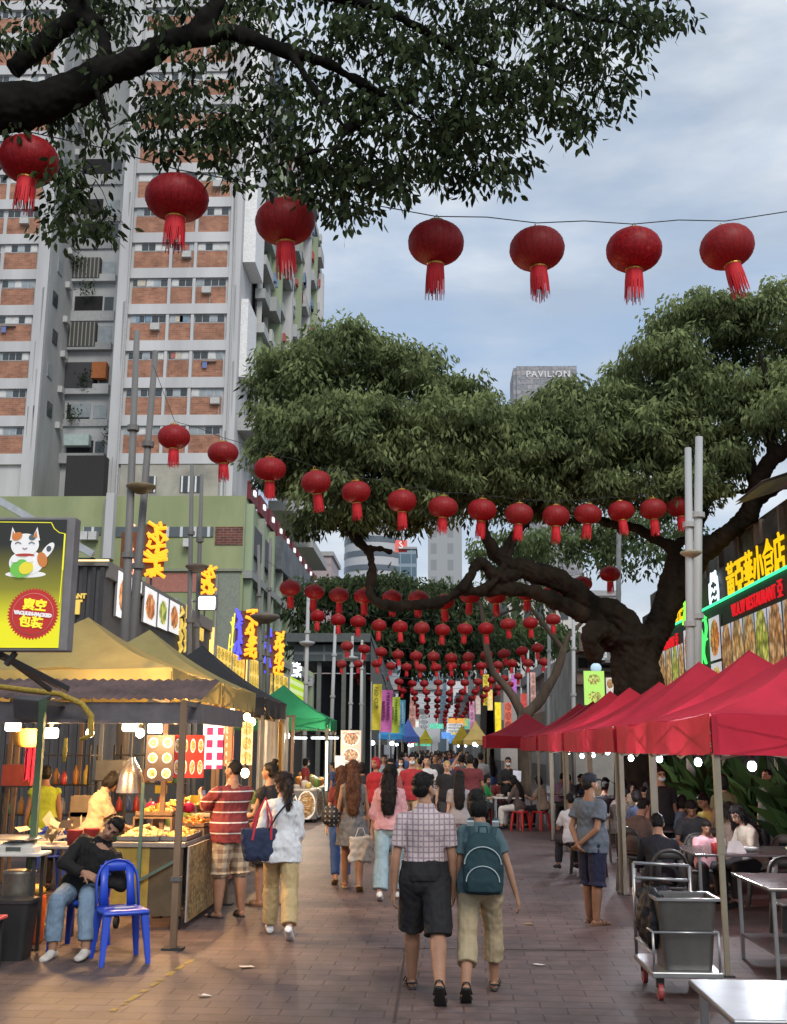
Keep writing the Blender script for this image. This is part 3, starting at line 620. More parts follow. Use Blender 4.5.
# ------------------------------------------------------------ food artwork used on menus and signs
def food_mat(seed,bg,cols,glowst=.0,plate=.40,name='food_print',asp=1.,plates=(1,1),ring=True):
    m=bpy.data.materials.new(name); m.use_nodes=True; t=m.node_tree; b=t.nodes['Principled BSDF']; b.inputs['Roughness'].default_value=.45
    x=N(t,'ShaderNodeTexCoord'); o=sep(t,x.outputs['UV'])
    u=mth(t,'FRACT',mth(t,'MULTIPLY',o[0],plates[0])); v=mth(t,'FRACT',mth(t,'MULTIPLY',o[1],plates[1]))
    du=mth(t,'SUBTRACT',u,.5); dv=mth(t,'SUBTRACT',v,.5); r=mth(t,'SQRT',mth(t,'ADD',mth(t,'MULTIPLY',du,du),mth(t,'MULTIPLY',dv,dv)))
    vo=N(t,'ShaderNodeTexVoronoi'); vo.inputs['Scale'].default_value=7*max(plates); vo.inputs['Randomness'].default_value=1
    mp_=N(t,'ShaderNodeMapping'); mp_.inputs['Location'].default_value=(seed*1.37,seed*.71,0); mp_.inputs['Scale'].default_value=(1,asp,1); t.links.new(x.outputs['UV'],mp_.inputs[0]); t.links.new(mp_.outputs[0],vo.inputs['Vector'])
    n=N(t,'ShaderNodeTexNoise'); n.inputs['Scale'].default_value=9; n.inputs['Detail'].default_value=6; t.links.new(mp_.outputs[0],n.inputs['Vector'])
    rm=N(t,'ShaderNodeValToRGB'); e=rm.color_ramp.elements
    for i,c in enumerate(cols):
        if i<2: q=e[i]; q.position=i/(len(cols)-1)
        else: q=e.new(i/(len(cols)-1))
        q.color=(*c,1)
    s0=sep(t,vo.outputs['Color']); mixv=mth(t,'ADD',mth(t,'MULTIPLY',s0[0],.65),mth(t,'MULTIPLY',n.outputs['Fac'],.45)); t.links.new(mixv,rm.inputs[0])
    dk=N(t,'ShaderNodeMapRange'); dk.inputs[1].default_value=.0; dk.inputs[2].default_value=.75; dk.inputs[3].default_value=1.15; dk.inputs[4].default_value=.3; t.links.new(vo.outputs['Distance'],dk.inputs[0])
    fo=N(t,'ShaderNodeMixRGB',blend_type='MULTIPLY'); fo.inputs[0].default_value=1; t.links.new(rm.outputs[0],fo.inputs[1]); t.links.new(dk.outputs[0],fo.inputs[2])
    rn=mth(t,'ADD',r,mth(t,'MULTIPLY',mth(t,'SUBTRACT',n.outputs['Fac'],.5),.22))
    infood=mth(t,'LESS_THAN',rn,plate)
    m1=N(t,'ShaderNodeMixRGB'); m1.inputs[1].default_value=(*bg,1)
    if ring:
        mr=N(t,'ShaderNodeMixRGB'); mr.inputs[1].default_value=(*bg,1); mr.inputs[2].default_value=(.75,.74,.7,1); t.links.new(mth(t,'LESS_THAN',r,plate+.07),mr.inputs[0]); t.links.new(mr.outputs[0],m1.inputs[1])
    t.links.new(infood,m1.inputs[0]); t.links.new(fo.outputs[0],m1.inputs[2])
    t.links.new(m1.outputs[0],b.inputs['Base Color'])
    if glowst: t.links.new(m1.outputs[0],b.inputs['Emission Color']); b.inputs['Emission Strength'].default_value=glowst
    return m
def panel(name,M,w,h,mat,root=None,th=.03,edge=None):   # flat printed panel with UVs, local x right, y up, z out
    q=MB(); q.quad((-w/2,-h/2,th/2),(w/2,-h/2,th/2),(w/2,h/2,th/2),(-w/2,h/2,th/2),0)
    q.quad((-w/2,h/2,-th/2),(w/2,h/2,-th/2),(w/2,-h/2,-th/2),(-w/2,-h/2,-th/2),1)
    for a,b_ in(((-w/2,-h/2),(w/2,-h/2)),((w/2,-h/2),(w/2,h/2)),((w/2,h/2),(-w/2,h/2)),((-w/2,h/2),(-w/2,-h/2))): q.quad((*a,-th/2),(*b_,-th/2),(*b_,th/2),(*a,th/2),1)
    me=q.mesh(name,[mat,edge or mc((.3,.3,.3),.6)]); uv=me.uv_layers.new(name='uv')
    for p in me.polygons:
        for li in p.loop_indices:
            c=me.vertices[me.loops[li].vertex_index].co; uv.data[li].uv=(c.x/w+.5,c.y/h+.5)
    o=bpy.data.objects.new(name,me); COL.objects.link(o); place(o,M,root); return o
FOODC=[[(.45,.06,.02),(.8,.25,.05),(.95,.55,.15)],[(.35,.10,.03),(.7,.4,.12),(.9,.75,.4)],[(.10,.25,.03),(.55,.6,.08),(.85,.8,.3)],[(.25,.08,.03),(.55,.28,.1),(.85,.6,.3)],[(.5,.3,.04),(.85,.6,.1),(.95,.85,.4)]]
yelm=mc((.55,.38,.02),.5,0,emit=(.95,.68,.05),est=1.0)
# ------------------------------------------------------------ dark restaurant with corrugated cladding on the left
XF=-7.5
rs=thing('restaurant_building','dark grey corrugated restaurant front with backlit dish panels','building',(XF,30,0))
def FP(px,py): return PX(px,py,XF)
ya,yb=FP(106,562).y,FP(211,612).y; zr=FP(106,562).z
corr=pbr('corrugated_cladding',(.045,.045,.048),.55,.25,sc_=.8)
q=MB(); q.bx(-16,XF,ya,yb,0,zr); B(q,'wall',mc((.085,.085,.09),.7),rs)
q=MB()
x=-16.
while x<XF-.05: q.bx(x,x+.10,ya-.06,ya-.001,0,zr-.12); x+=.2
B(q,'corrugated_cladding',corr,rs)
q=MB(); q.bx(XF,XF+.08,ya+.02,yb,zr-.35,zr+.02); q.bx(-16,XF+.08,ya-.10,ya+.02,zr-.1,zr+.05); B(q,'fascia',pbr('fascia_metal',(.20,.19,.18),.5,.15),rs)
q=MB(); q.bx(-12,XF+.1,ya-.13,ya-.101,zr+.0,zr+.035); B(q,'light_strip',glow((1,.75,.35),1.6),rs)
q=MB(); q.poly([(XF-.2,ya-.3,zr+.1),(XF-.2,yb,zr+.1),(-14,yb,zr+3.6),(-14,ya-.3,zr+3.6)]); q.poly([(XF-.2,ya-.3,zr+.02),(-14,ya-.3,zr+3.52),(-14,yb,zr+3.5),(XF-.2,yb,zr+.02)]); q.bx(-9.5,XF-.3,ya,yb,zr+.06,zr+.1)
B(q,'roof',mc((.13,.15,.18),.5),rs)
q=MB(); q.bar((XF-.2,ya-.33,zr+.12),(-14,ya-.33,zr+3.62),.12,.16); B(q,'roof_edge',mc((.42,.45,.48),.5),rs)
DP=[(113,127,573,628),(131.5,138,580,600),(140.5,153,588,633),(154.5,164.5,595,637),(166,176,601,641)]
for k,(a,b_,t_,bo) in enumerate(DP):
    A0,B0=FP(a,(t_+bo)/2),FP(b_,(t_+bo)/2+4); h=(FP(a,t_).z-FP(a,bo-8).z)
    M=frame(((A0.x)+.06,(A0.y+B0.y)/2,(A0.z+B0.z)/2+.15),(0,1,0),(0,0,1)); panel('dish_panel',M,abs(B0.y-A0.y),h,food_mat(k+3,(.8,.8,.82),FOODC[(0,1,0,2,0)[k]],.75,.36,asp=h/abs(B0.y-A0.y)*.7,ring=True),rs,.06)
def ftext(s,px,py,size,m,root,X=None,name='lettering',sp=1.):
    X=X or XF+.05; p=PX(px,py,X); return place(text(s,size,m,name,ext=.03,bold=.008,spacing=sp),frame((X,p.y,p.z),(0,1,0),(0,0,1)),root)
gold=mc((.5,.36,.08),.4,0,emit=(.9,.62,.12),est=.7)
ftext('THAI',199,634,.55,gold,rs)
for k,px in enumerate((180,185)):   # loose gold brush strokes
    q=MB(); p=PX(px,627-k*2,XF+.08)
    for i in range(4): q.tube([p+V((0,-.25+random.random()*.5,.6-i*.35)),p+V((.02,random.random()*.3,.45-i*.35)),p+V((0,.25-random.random()*.5,.25-i*.35))],[.05,.07,.03],6)
    B(q,'gold_lettering',gold,rs)
place(text('ANT',.15,gold,'lettering',ext=.02,bold=.006),frame((P(79,596,ya-.13).x,ya-.1,P(79,596,ya-.13).z),(1,0,0),(0,0,1)),rs)
q=MB(); p=P(77,607,ya-.13); q.bx(p.x-.05,p.x+.05,ya-.11,ya-.065,p.z-.16,p.z+.14); q.bx(p.x-.10,p.x+.10,ya-.111,ya-.064,p.z+.12,p.z+.17); B(q,'lettering',gold,rs)
p=PX(210,640,XF); q=MB(); q.bx(XF+.05,XF+.13,p.y-.06,p.y+.06,4.,zr-.2); B(q,'light_strip',glow((1,.6,.2),1.1),rs)
# ------------------------------------------------------------ row of lower shops with yellow sign panels behind the stalls
def board(px0,px1,pt,pb,X,mat,label,name='shop_signboard',th=.12):
    p0,p1=PX(px0,(pt+pb)/2,X),PX(px1,(pt+pb)/2,X); zc=(PX(px0,pt,X).z+PX(px0,pb,X).z)/2; h=PX(px0,pt,X).z-PX(px0,pb,X).z
    o=panel(name,frame((X,(p0.y+p1.y)/2,zc),(0,1,0),(0,0,1)),abs(p1.y-p0.y),h,mat,None,th); tag(o,label,'signboard'); return o
YB=[(215,230,645,672,'yellow printed shop signboard nearest the dark restaurant'),(231,245,653,681,'yellow printed signboard between the two orange light strips'),(248,257.5,657,690,'yellow printed signboard behind the twin lamp posts'),(269,286.5,669,696,'orange and yellow printed signboard beside the lime board')]
for k,(a,b_,t_,bo,lb) in enumerate(YB): board(a,b_,t_,bo,-7.3,food_mat(20+k,(.80,.52,.10),[(.7,.18,.05),(.85,.6,.06),(.4,.4,.05)],1.0,.45,plates=(4,2),ring=False),lb)
lm=matmix('lime_sign',(.42,.62,.03),(.75,.80,.55),lambda t,s:mth(t,'MULTIPLY',lines(1,.42,.22)(t,s),lines(0,.35,.2)(t,s)),.5)
b0=lm.node_tree.nodes['Principled BSDF']; lm.node_tree.links.new(b0.inputs['Base Color'].links[0].from_socket,b0.inputs['Emission Color']); b0.inputs['Emission Strength'].default_value=.8
board(288.5,303,676,706,-7.2,lm,'glowing lime green shop signboard left of the pale lamp post')
sh=thing('shop_row','low dark row of shop units with flat roofs behind the yellow stalls','building',(-9,50,0))
q=MB(); q.bx(-14,-7.45,yb+.02,80,0,3.6); B(q,'wall',mc((.09,.085,.08),.8),sh); q=MB(); q.bx(-14.2,-7.1,yb+.3,80,3.62,3.8); B(q,'roof',mc((.10,.10,.11),.7),sh)
for px,t_,bo in((211.5,640,668),(246,657,700),(267,668,705)):
    q=MB(); p0=PX(px,t_,-7.1); p1=PX(px,bo,-7.1); q.bx(-7.15,-7.05,p0.y-.07,p0.y+.07,p1.z,p0.z); tag(q.build('light_strip',glow((1,.55,.12),2.)),'vertical orange light strip beside the sign at %s'%{211.5:'the end of the dark restaurant',246:'the middle yellow board',267:'the twin lamp posts'}[px],'light strip')
# neon signs: bundles of bright tubes shaped like upright brush strokes
neo=glow((1,.35,.02),1.5); neb=glow((.06,.06,1.),2.2); new=glow((.8,.88,1),1.4); neg=glow((.08,.85,.15),1.3); ney=glow((.9,.75,.08),1.1)
def neon(px,py,X,h,parts,label,seed,cat='neon sign',back=True):
    random.seed(seed); p=PX(px,py,X); r=thing('neon_sign',label,cat,p)
    for nm,m,off,w_,h_,rad,n in parts:
        q=MB()
        for i in range(n):
            z=h_*(.5-(i+.5)/n); a=V((off-w_/2*random.uniform(.6,1),0,z+random.uniform(-.1,.1)*h_)); b_=V((off+random.uniform(-.2,.2)*w_,-.02,z+random.uniform(-.12,.12)*h_)); c=V((off+w_/2*random.uniform(.6,1),0,z+random.uniform(-.15,.1)*h_)); q.tube([a,b_,c],rad,6)
            a=V((off+random.uniform(-.4,.4)*w_,-.03,z+h_*.6/n)); q.tube([a,a+V((random.uniform(-.1,.1),0,-h_*1.1/n))],rad,6)
        q.tube([V((off,-.02,h_*.46)),V((off+.1*w_,-.02,0)),V((off,-.02,-h_*.48))],rad,6)
        q.build(nm,m,r)
    if back:
        q=MB(); q.bx(-h*.22,h*.22,.05,.08,-h*.48,h*.48); q.build('backing',mc((.16,.06,.02),.6),r)
        q=MB(); q.bar((0,.06,-h*.48),(0,.06,-h*.48-1.6),.05); q.build('bracket',mc((.06,.06,.06),.6),r)
    return r
neon(152,550,-7.6,1.5,[('neon_lettering',neo,.1,.7,1.5,.05,9)],'orange neon sign of stacked strokes above the dark restaurant roof, behind the brown posts',1)
neon(131,556,-7.6,1.3,[('neon_lettering',glow((1,.5,.35),1.0),0,.14,1.6,.03,5)],'slim orange and white neon strip left of the brown posts',5)
neon(205,588,-7.6,1.4,[('neon_lettering',neo,.1,.6,1.5,.05,8)],'orange neon sign partly behind the lamp post by the white floodlight',2)
neon(246,635,-7.0,1.9,[('blue_tube',neb,-.28,.25,1.9,.05,6),('neon_lettering',neo,.20,.5,1.7,.06,8)],'blue and orange neon sign above the yellow boards, the nearer one',3)
neon(274,652,-7.0,1.9,[('blue_tube',neb,-.28,.25,2.0,.05,6),('neon_lettering',neo,.22,.5,1.8,.06,8)],'blue and orange neon sign above the yellow boards, the farther one',4)
neon(297,670,-6.9,1.,[('white_lettering',new,0,.55,.75,.04,5)],'white neon sign on top of the lime green board',6,back=False)
neon(232,636,-7.3,1.2,[('yellow_tube',ney,0,.2,1.5,.025,2)],'thin yellow outline neon left of the nearer blue neon sign',8,back=False)
q=MB()
for i in range(7): q.bx(-9.2,-9.1,38.6+i*.55,39.0+i*.55,PX(217,644,-9.).z-1.2,PX(217,620,-9).z-(i%3)*.2)
tag(q.build('roof_lettering',mc((.42,.43,.44),.6)),'unlit grey letters standing on the shop roof left of the yellow neon','sign')
# ------------------------------------------------------------ right-hand restaurant
XR=7.5
rb=thing('corner_restaurant','dark two-storey restaurant with yellow lettering and wall of dish photos','building',(XR,22,0))
def RP(px,py): return PX(px,py,XR)
zg=RP(787,579).z; yn=12.; yf=RP(652,640).y
q=MB(); q.bx(XR,XR+10,yn,yf,0,7.1); B(q,'wall',pbr('grimy_dark_wall',(.075,.070,.066),.85,.5,sc_=.9),rb)
q=MB(); q.bx(XR+2.3,XR+10,yn,yf-2,7.1,7.6); B(q,'upper_wall',mc((.17,.15,.14),.9),rb)
q=MB(); q.poly([(XR+1.7,yn,7.52),(XR+1.7,yf-1,7.52),(XR+5.0,yf-1,8.6),(XR+5.0,yn,8.6)]); q.poly([(XR+5.0,yn,8.5),(XR+5.0,yf-1,8.5),(XR+1.7,yf-1,7.42),(XR+1.7,yn,7.42)]); q.bx(XR+1.66,XR+1.7,yn,yf-1,7.4,7.56); B(q,'roof_eave',mc((.07,.07,.075),.7),rb)
for k,(y0_,y1_,z_) in enumerate(((25.,27.4,6.85),(21.4,23.4,7.2))):
    q=MB(); q.poly([(XR+.2,y0_,z_+.3),(XR-1.0,y0_,z_-.1),(XR-1.0,y1_,z_-.1),(XR+.2,y1_,z_+.3)]); q.poly([(XR+.2,y1_,z_+.24),(XR-1.0,y1_,z_-.16),(XR-1.0,y0_,z_-.16),(XR+.2,y0_,z_+.24)]); B(q,'awning',pbr('pale_awning',(.42,.42,.42),.6,.3,sc_=3,stretch=(1,6,1)),rb)
for y in(23.4,25.2,21.,28.5):
    q=MB(); q.bx(XR-.06,XR+.1,y,y+1.25,5.75,6.95); B(q,'window',pbr('dim_glass',(.10,.11,.12),.2,.4,sc_=1.5),rb)
    for a_ in((y-.12,y-.01),(y+1.26,y+1.36)): q=MB(); q.bx(XR-.12,XR+.02,a_[0],a_[1],5.7,7.0); B(q,'window_frame',mc((.25,.22,.19),.8),rb)
gt=glow((.05,.85,.35),1.6)
for zz in(zg,zg-2.72):
    q=MB(); q.tube([(XR-.5,yn,zz),(XR-.5,yf,zz)],.032,6); B(q,'neon_tube',gt,rb)
q=MB(); q.bx(XR-.44,XR-.005,yn,yf,zg-2.7,zg+.0); B(q,'sign_box',mc((.02,.055,.04),.6),rb)
q=MB(); q.bx(XR-.3,XR-.002,yn,yf,zg+.05,zg+.9); B(q,'sign_backing',mc((.028,.026,.024),.6),rb)
XS=XR-.30
def rtext(s,px,py,size,m,name,X=XS,st=1.,sp=1.,bd=.0):
    p=PX(px,py,X); return place(text(s,size,m,name,ext=.015,bold=bd,stretch=st,spacing=sp),frame((X-.05,p.y,p.z),(0,-1,0),(0,0,1)),rb)
sgy=mc((.62,.42,.0),.5,0,emit=(1.,.58,.005),est=1.0); sgr=mc((.4,.01,.015),.5,0,emit=(.75,.01,.02),est=.9)
# one panel column per picture; the two shop signs repeat along the front
rtext('黃亞華小食店',755.5,572,.98,sgy,'chinese_lettering',st=.78,bd=.008)
rtext('W.A.W RESTAURANT 亞',757.5,601,.42,sgr,'red_lettering',X=XR-.45,st=.80,sp=1.06)
rtext('黃亞華小食店',668,631,.98,sgy,'chinese_lettering',st=.78,bd=.008)
rtext('W.A.W RESTAURANT 亞',666,646,.42,sgr,'red_lettering',X=XR-.45,st=.80,sp=1.06)
# round-topped beer emblem in white outline tubes
r_=PX(717,592,XS); q=MB(); wl=glow((.75,.9,1),1.3)
def cl(pts,rad=.022): q.tube([V((XS-.08,r_.y-p[0]*.85,r_.z+p[1])) for p in pts],rad,6)
cl([(-.45,.25),(-.5,-.1),(-.4,-.4),(-.15,-.5),(0,-.3),(.2,-.5),(.42,-.42),(.5,-.05),(.42,.35),(.3,.2),(.28,.5),(.15,.25),(.05,.48),(-.1,.3),(-.2,.5),(-.28,.25),(-.45,.25)],.03); cl([(-.38,.0),(-.2,.12),(0,0),(.2,.1),(.38,.02)]); cl([(-.35,-.18),(-.1,-.1),(.1,-.18),(.35,-.12)])
B(q,'emblem',wl,rb); q=MB(); q.bx(XS-.09,XS-.06,r_.y-.5,r_.y+.5,r_.z-.78,r_.z-.64); B(q,'emblem_caption',wl,rb)
# green neon figures
for px,py,hh in((704,640,1.2),(686,606,.95)):
    p=PX(px,py,XR-.55); q=MB(); m=neg if px>700 else glow((.25,.95,.05),1.6)
    q.tube([p+V((0,-.2*math.sin(t*1.0)-.1,hh*(.5-t/6.3))) for t in [i*.42 for i in range(16)]],.04,6); q.tube([p+V((0,.25+.16*math.cos(t),hh*(.45-t/6.6))) for t in [i*.42 for i in range(16)]],.04,6); q.tube([p+V((0,-.3,hh*.45)),p+V((0,.3,hh*.42))],.035,6); q.tube([p+V((0,-.3,0)),p+V((0,.3,-.03))],.035,6)
    B(q,'green_neon',m,rb)
# dish photographs
XD=XR-.47; ztop=zg-.62; k=0
def dish(px0,px1,zt_,zb_,bg,col,sd,**kw):
    y0_=PX(px0,650,XD).y; y1_=PX(px1,650,XD).y
    panel('dish_photo',frame((XD,(y0_+y1_)/2,(zt_+zb_)/2),(0,-1,0),(0,0,1)),abs(y0_-y1_)-.03,zt_-zb_,food_mat(sd,bg,col,.62,kw.get('plate',.42),asp=max(1.,(zt_-zb_)/(abs(y0_-y1_)+.01)*.75),ring=False),rb,.05)
bg=(.52,.56,.68)
for i,(a,b_,c) in enumerate(((786.5,800,3),(770.5,785.5,3),(757.5,770,2),(745.5,757,1),(733.5,745,1),(723,733,0),(643,651,3),(651.5,658,0),(658.5,665.5,3),(666,672,1),(672.5,678.5,2),(679,684,1))): dish(a,b_,ztop-(.0 if a>660 else 0),zg-2.55,(bg if i%3 else (.30,.35,.30)),FOODC[c] if c!=0 else FOODC[3],40+i,plate=.55)
for i,(a,b_,c) in enumerate(((711,722,0),(685,692,0))):
    dish(a,b_,ztop+.32,ztop-.75,(.6,.6,.66),FOODC[c],60+i); dish(a,b_,ztop-.82,zg-2.6,(.62,.62,.66),FOODC[4],70+i)
q=MB()
for i,px in enumerate((777,763,751)):
    p=PX(px,650,XD-.05); q.bx(XD-.06,XD-.04,p.y-.3,p.y+.3,zg-2.42,zg-2.3); 
B(q,'dish_caption',mc((.7,.6,.05),.5,0,emit=(.8,.7,.05),est=.6),rb)
# ------------------------------------------------------------ far buildings and street end
def grid_mat(name,wall,win,pw,ph,fw,fh,axis=0,rough=.5):
    return matmix(name,win,wall,lambda t,s:mth(t,'MAXIMUM',lines(axis,pw,fw)(t,s),lines(2,ph,fh)(t,s)),rough)
def block(name,label,x0,x1,y0,y1,z1,mat,cat='building',trim=None,roof=None,nb=(0,0)):
    r=thing(name,label,cat,((x0+x1)/2,y0,0)); q=MB(); q.bx(x0,x1,y0,y1,0,z1); B(q,'wall',mat,r)
    q=MB(); q.bx(x0-.3,x1+.3,y0-.3,y1+.3,z1+.01,z1+.6); B(q,'parapet',roof or mc((.4,.4,.4),.8),r)
    if nb[0]:
        for i in range(nb[0]):
            for j in range(nb[1]):
                q=MB(); w_=(x1-x0)/nb[0]; h_=z1/nb[1]; a=x0+w_*(i+.2); zb_=h_*(j+.3); q.bx(a,a+w_*.6,y0-.12,y0-.01,zb_,zb_+h_*.5); B(q,'window',trim or glass,r)
    return r
# curved pale condominium tower
ct=thing('curved_tower','pale curved high-rise with ribbon windows far beyond the trees','building',(P(372,560,330).x,330,0))
cx=P(372,560,330).x; rr_=(P(398,560,330).x-P(338,560,330).x)/2; ztop_=P(370,528,330).z
pal=pbr('pale_tower',(.50,.51,.53),.8,.08); q=MB(); q.lathe([(rr_,0),(rr_,ztop_+6)],(cx,330+rr_,0),48); B(q,'wall',pal,ct)
q=MB()
zz=24.
while zz<ztop_+5: q.lathe([(rr_+.15,zz),(rr_+.15,zz+1.7)],(cx,330+rr_,0),48,cap=False); zz+=4.4
B(q,'ribbon_window',pbr('ribbon_glass',(.12,.15,.18),.3,.25),ct)
q=MB(); q.bx(cx-rr_-14,cx-rr_*.3,332,350,0,ztop_-16); B(q,'side_wing',pal,ct)
bt=block('glass_tower','blue-green glass office tower with red roof sign beyond the trees',P(398.5,560,300).x,P(416,560,300).x,300,315,P(405,549,300).z,grid_mat('blue_glass',(.28,.36,.42),(.10,.17,.23),3,3.6,.25,.9))
p=P(402,543,299); q=MB(); q.bx(p.x-2,p.x+1.4,300,301,p.z-2.4,p.z+1); B(q,'roof_sign',mc((.55,.12,.1),.5,0,emit=(.7,.12,.1),est=.5),bt)
place(text('S',2.8,mc((.7,.7,.7),.5,0,emit=(.9,.9,.9),est=.5),'lettering',ext=.1),frame((p.x-.3,299.8,p.z-.5),(1,0,0),(0,0,1)),bt)
block('grey_tower','plain grey concrete tower right of the glass office tower',P(428,560,260).x,P(462,560,260).x,260,280,P(440,500,260).z,grid_mat('grey_tower_face',(.36,.38,.39),(.26,.28,.29),4,4,2.6,1.4))
# pavilion tower
YV=420.; pt=thing('stone_tower','stone-clad square tower top with lettering showing above the tree crowns','building',(P(546,378,YV).x,YV,0))
vx0,vx1=P(516.5,378,YV).x,P(577,378,YV).x; vz=P(546,366,YV).z
q=MB(); q.bx(vx0,vx1,YV,YV+20,0,vz); q.bx(vx0-1.2,vx0,YV+.5,YV+20,0,vz-.6)
B(q,'wall',brick_mat('stone_cladding',(.40,.39,.40),(.28,.29,.31),(.22,.22,.23),5.,2.),pt)
place(text('PAVILION',3.6,mc((.72,.72,.72),.6,0),'lettering',ext=.15,bold=.05,spacing=1.15),frame((P(548,374,YV).x,YV-.2,P(548,374.5,YV).z),(1,0,0),(0,0,1)),pt)
# pink and concrete blocks beyond the podium
block('pink_block','low pale pink block past the end of the green building',P(306,580,150).x,P(331,580,150).x,150,162,P(315,556,150).z,grid_mat('pink_face',(.45,.36,.37),(.36,.27,.28),60,3.2,.2,2.8))
# dark elevated walkway structure on the left
gw=thing('walkway_shed','dark steel walkway structure with sloping roof over tall posts','walkway',(-9,62,0))
zr1=P(330,634,62).z; zr0=P(330,661,62).z; xa_=P(294,650,62).x; xb_=P(371,650,62).x
q=MB(); q.bx(xa_,xb_,62,72,zr0,zr1-.6); B(q,'glazed_gallery',grid_mat('gallery',(.17,.19,.19),(.06,.075,.08),1.1,1.5,.12,.15),gw)
q=MB(); q.poly([(xa_-.4,61.4,zr1),(xb_,61.4,zr1-.1),(P(388,690,62).x,61.4,P(388,690,62).z),(P(388,690,62).x,76,P(388,690,62).z),(xb_,76,zr1-.1),(xa_-.4,76,zr1)]); q.bx(xa_-.4,xb_,61.3,76,zr1-.5,zr1-.02); q.poly([(xb_+.02,61.5,zr1-.3),(P(388,690,62).x,61.5,P(388,690,62).z-.1),(P(388,740,62).x,61.5,P(388,745,62).z),(xb_+.02,61.5,P(371,745,62).z)])
B(q,'roof',mc((.085,.095,.095),.6),gw)
q=MB(); q.bx(xa_,P(375,700,62).x,73,74,0,zr0); B(q,'back_wall',mc((.035,.035,.038),.9),gw)
for px in(318,343,363): q=MB(); x_=P(px,700,62).x; q.bx(x_-.12,x_+.12,62.3,62.6,0,zr0); B(q,'post',mc((.13,.14,.13),.7),gw)
# street end: stacked facades
lb_=pbr('pale_blue_face',(.36,.52,.62),.6,.12,sc_=.2)
block('blue_facade','light blue facade closing the left of the street end',P(398,690,150).x,P(446,690,150).x,150,165,P(420,636,150).z,grid_mat('blue_panels',(.50,.70,.82),(.36,.52,.64),6,9,.5,.6))  # light blue made paler, distance haze put into the colour
block('white_facade','white facade strip at the end of the street',P(447,690,170).x,P(470,690,170).x,170,185,P(455,640,170).z,mc((.80,.81,.83),.8),nb=(3,5))  # white raised to carry the street-end haze in its colour
block('ornate_building','cream classical building with pilasters and cornices behind the forked tree',P(474,640,125).x,P(620,640,125).x,125,150,P(550,596,125).z,pbr('cream_stone',(.66,.63,.59),.9,.14,sc_=.4),nb=(12,5))
oc=thing('old_house','pale old shophouse with tiered roofs left of the big tree trunk','building',(P(600,680,48).x,48,0))
q=MB(); q.bx(P(572,680,48).x,P(640,680,48).x,48,60,0,P(600,650,48).z); B(q,'wall',pbr('old_plaster',(.30,.29,.27),.9,.3,sc_=.7),oc)
for k,(a,b_,y_) in enumerate(((575,600,640),(600,632,651),(572,612,672))):
    q=MB(); z_=P(600,y_,48).z; xa2,xb2=P(a,650,48).x,P(b_,650,48).x; q.poly([(xa2,46.6,z_-.5),(xb2,46.6,z_-.5),(xb2-.3,49,z_+.4),(xa2+.3,49,z_+.4)]); q.bx(xa2,xb2,46.6,48.2,z_-.6,z_-.51); B(q,'roof',[mc((.14,.09,.07),.8),mc((.2,.2,.2),.7)][k%2],oc)
for i in range(5): q=MB(); a=P(578+i*11,660,48).x; q.bx(a,a+.4,47.9,48,P(600,668,48).z,P(600,658,48).z); B(q,'window',dark,oc)
# slatted pergola roof on the far right shops
for k,(px0,px1,y_,py0,py1,lb,c) in enumerate(((458,500,140,700,745,'dim row of shops under the farthest lanterns, right side',(.60,.60,.62)),(395,440,120,690,745,'pale row of shops under the farthest lanterns, left side',(.66,.70,.75)),(440,470,190,700,748,'bright shop fronts closing the far end of the street',(.75,.76,.78)))):  # wall tones lightened, far haze painted into them
    block('far_shop',lb,P(px0,700,y_).x,P(px1,700,y_).x,y_,y_+12,P(450,py0,y_).z,grid_mat('shop_face_%d'%k,c,tuple(v*.35 for v in c),3,3.5,1.2,1.6))
for k,(px0,px1,Y,zz,col,lb) in enumerate(((548,640,62,6.,(.42,.40,.39),'grey shop block behind the red canopies, nearer part'),(500,560,85,6.5,(.46,.42,.40),'brownish shop block beside the forked tree'),(480,520,100,7,(.55,.54,.53),'pale shop block beyond the forked tree'))):
    block('side_shop',lb,P(px0,700,Y).x,P(px1,700,Y).x,Y,Y+15,zz,grid_mat('side_face_%d'%k,col,tuple(v*.3 for v in col),2.4,3,1,1.3))
# bright hanging signs and flags along the right and left
def upright(px,py,w,h,Y,mat,label,name='shop_sign',cat='sign',th=.15): 
    p=P(px,py,Y); o=panel(name,frame((p.x,Y,p.z),(1,0,0),(0,0,1)),w,h,mat,None,th); return tag(o,label,cat)
Y_=44.; mpx=Y_/1100
upright(594,688,20*mpx,33*mpx,Y_,food_mat(90,(.35,.62,.12),[(.5,.55,.05),(.6,.75,.2),(.3,.1,.05)],.8,.3,plates=(1,2),ring=False),'lime green lightbox sign with dish pictures standing above the red canopies')
upright(610,690,8*mpx,24*mpx,Y_+.5,food_mat(91,(.6,.55,.48),FOODC[3],.5,.4,plates=(1,2)),'small beige menu lightbox right of the lime sign')
q=MB(); p=P(596,668,Y_); q.ell((p.x,Y_,p.z),(.22,.1,.2)); tag(q.build('round_sign',mc((.45,.6,.68),.5,0,emit=(.4,.6,.7),est=.5),None,True),'pale blue rounded sign on top of the lime lightbox','sign')
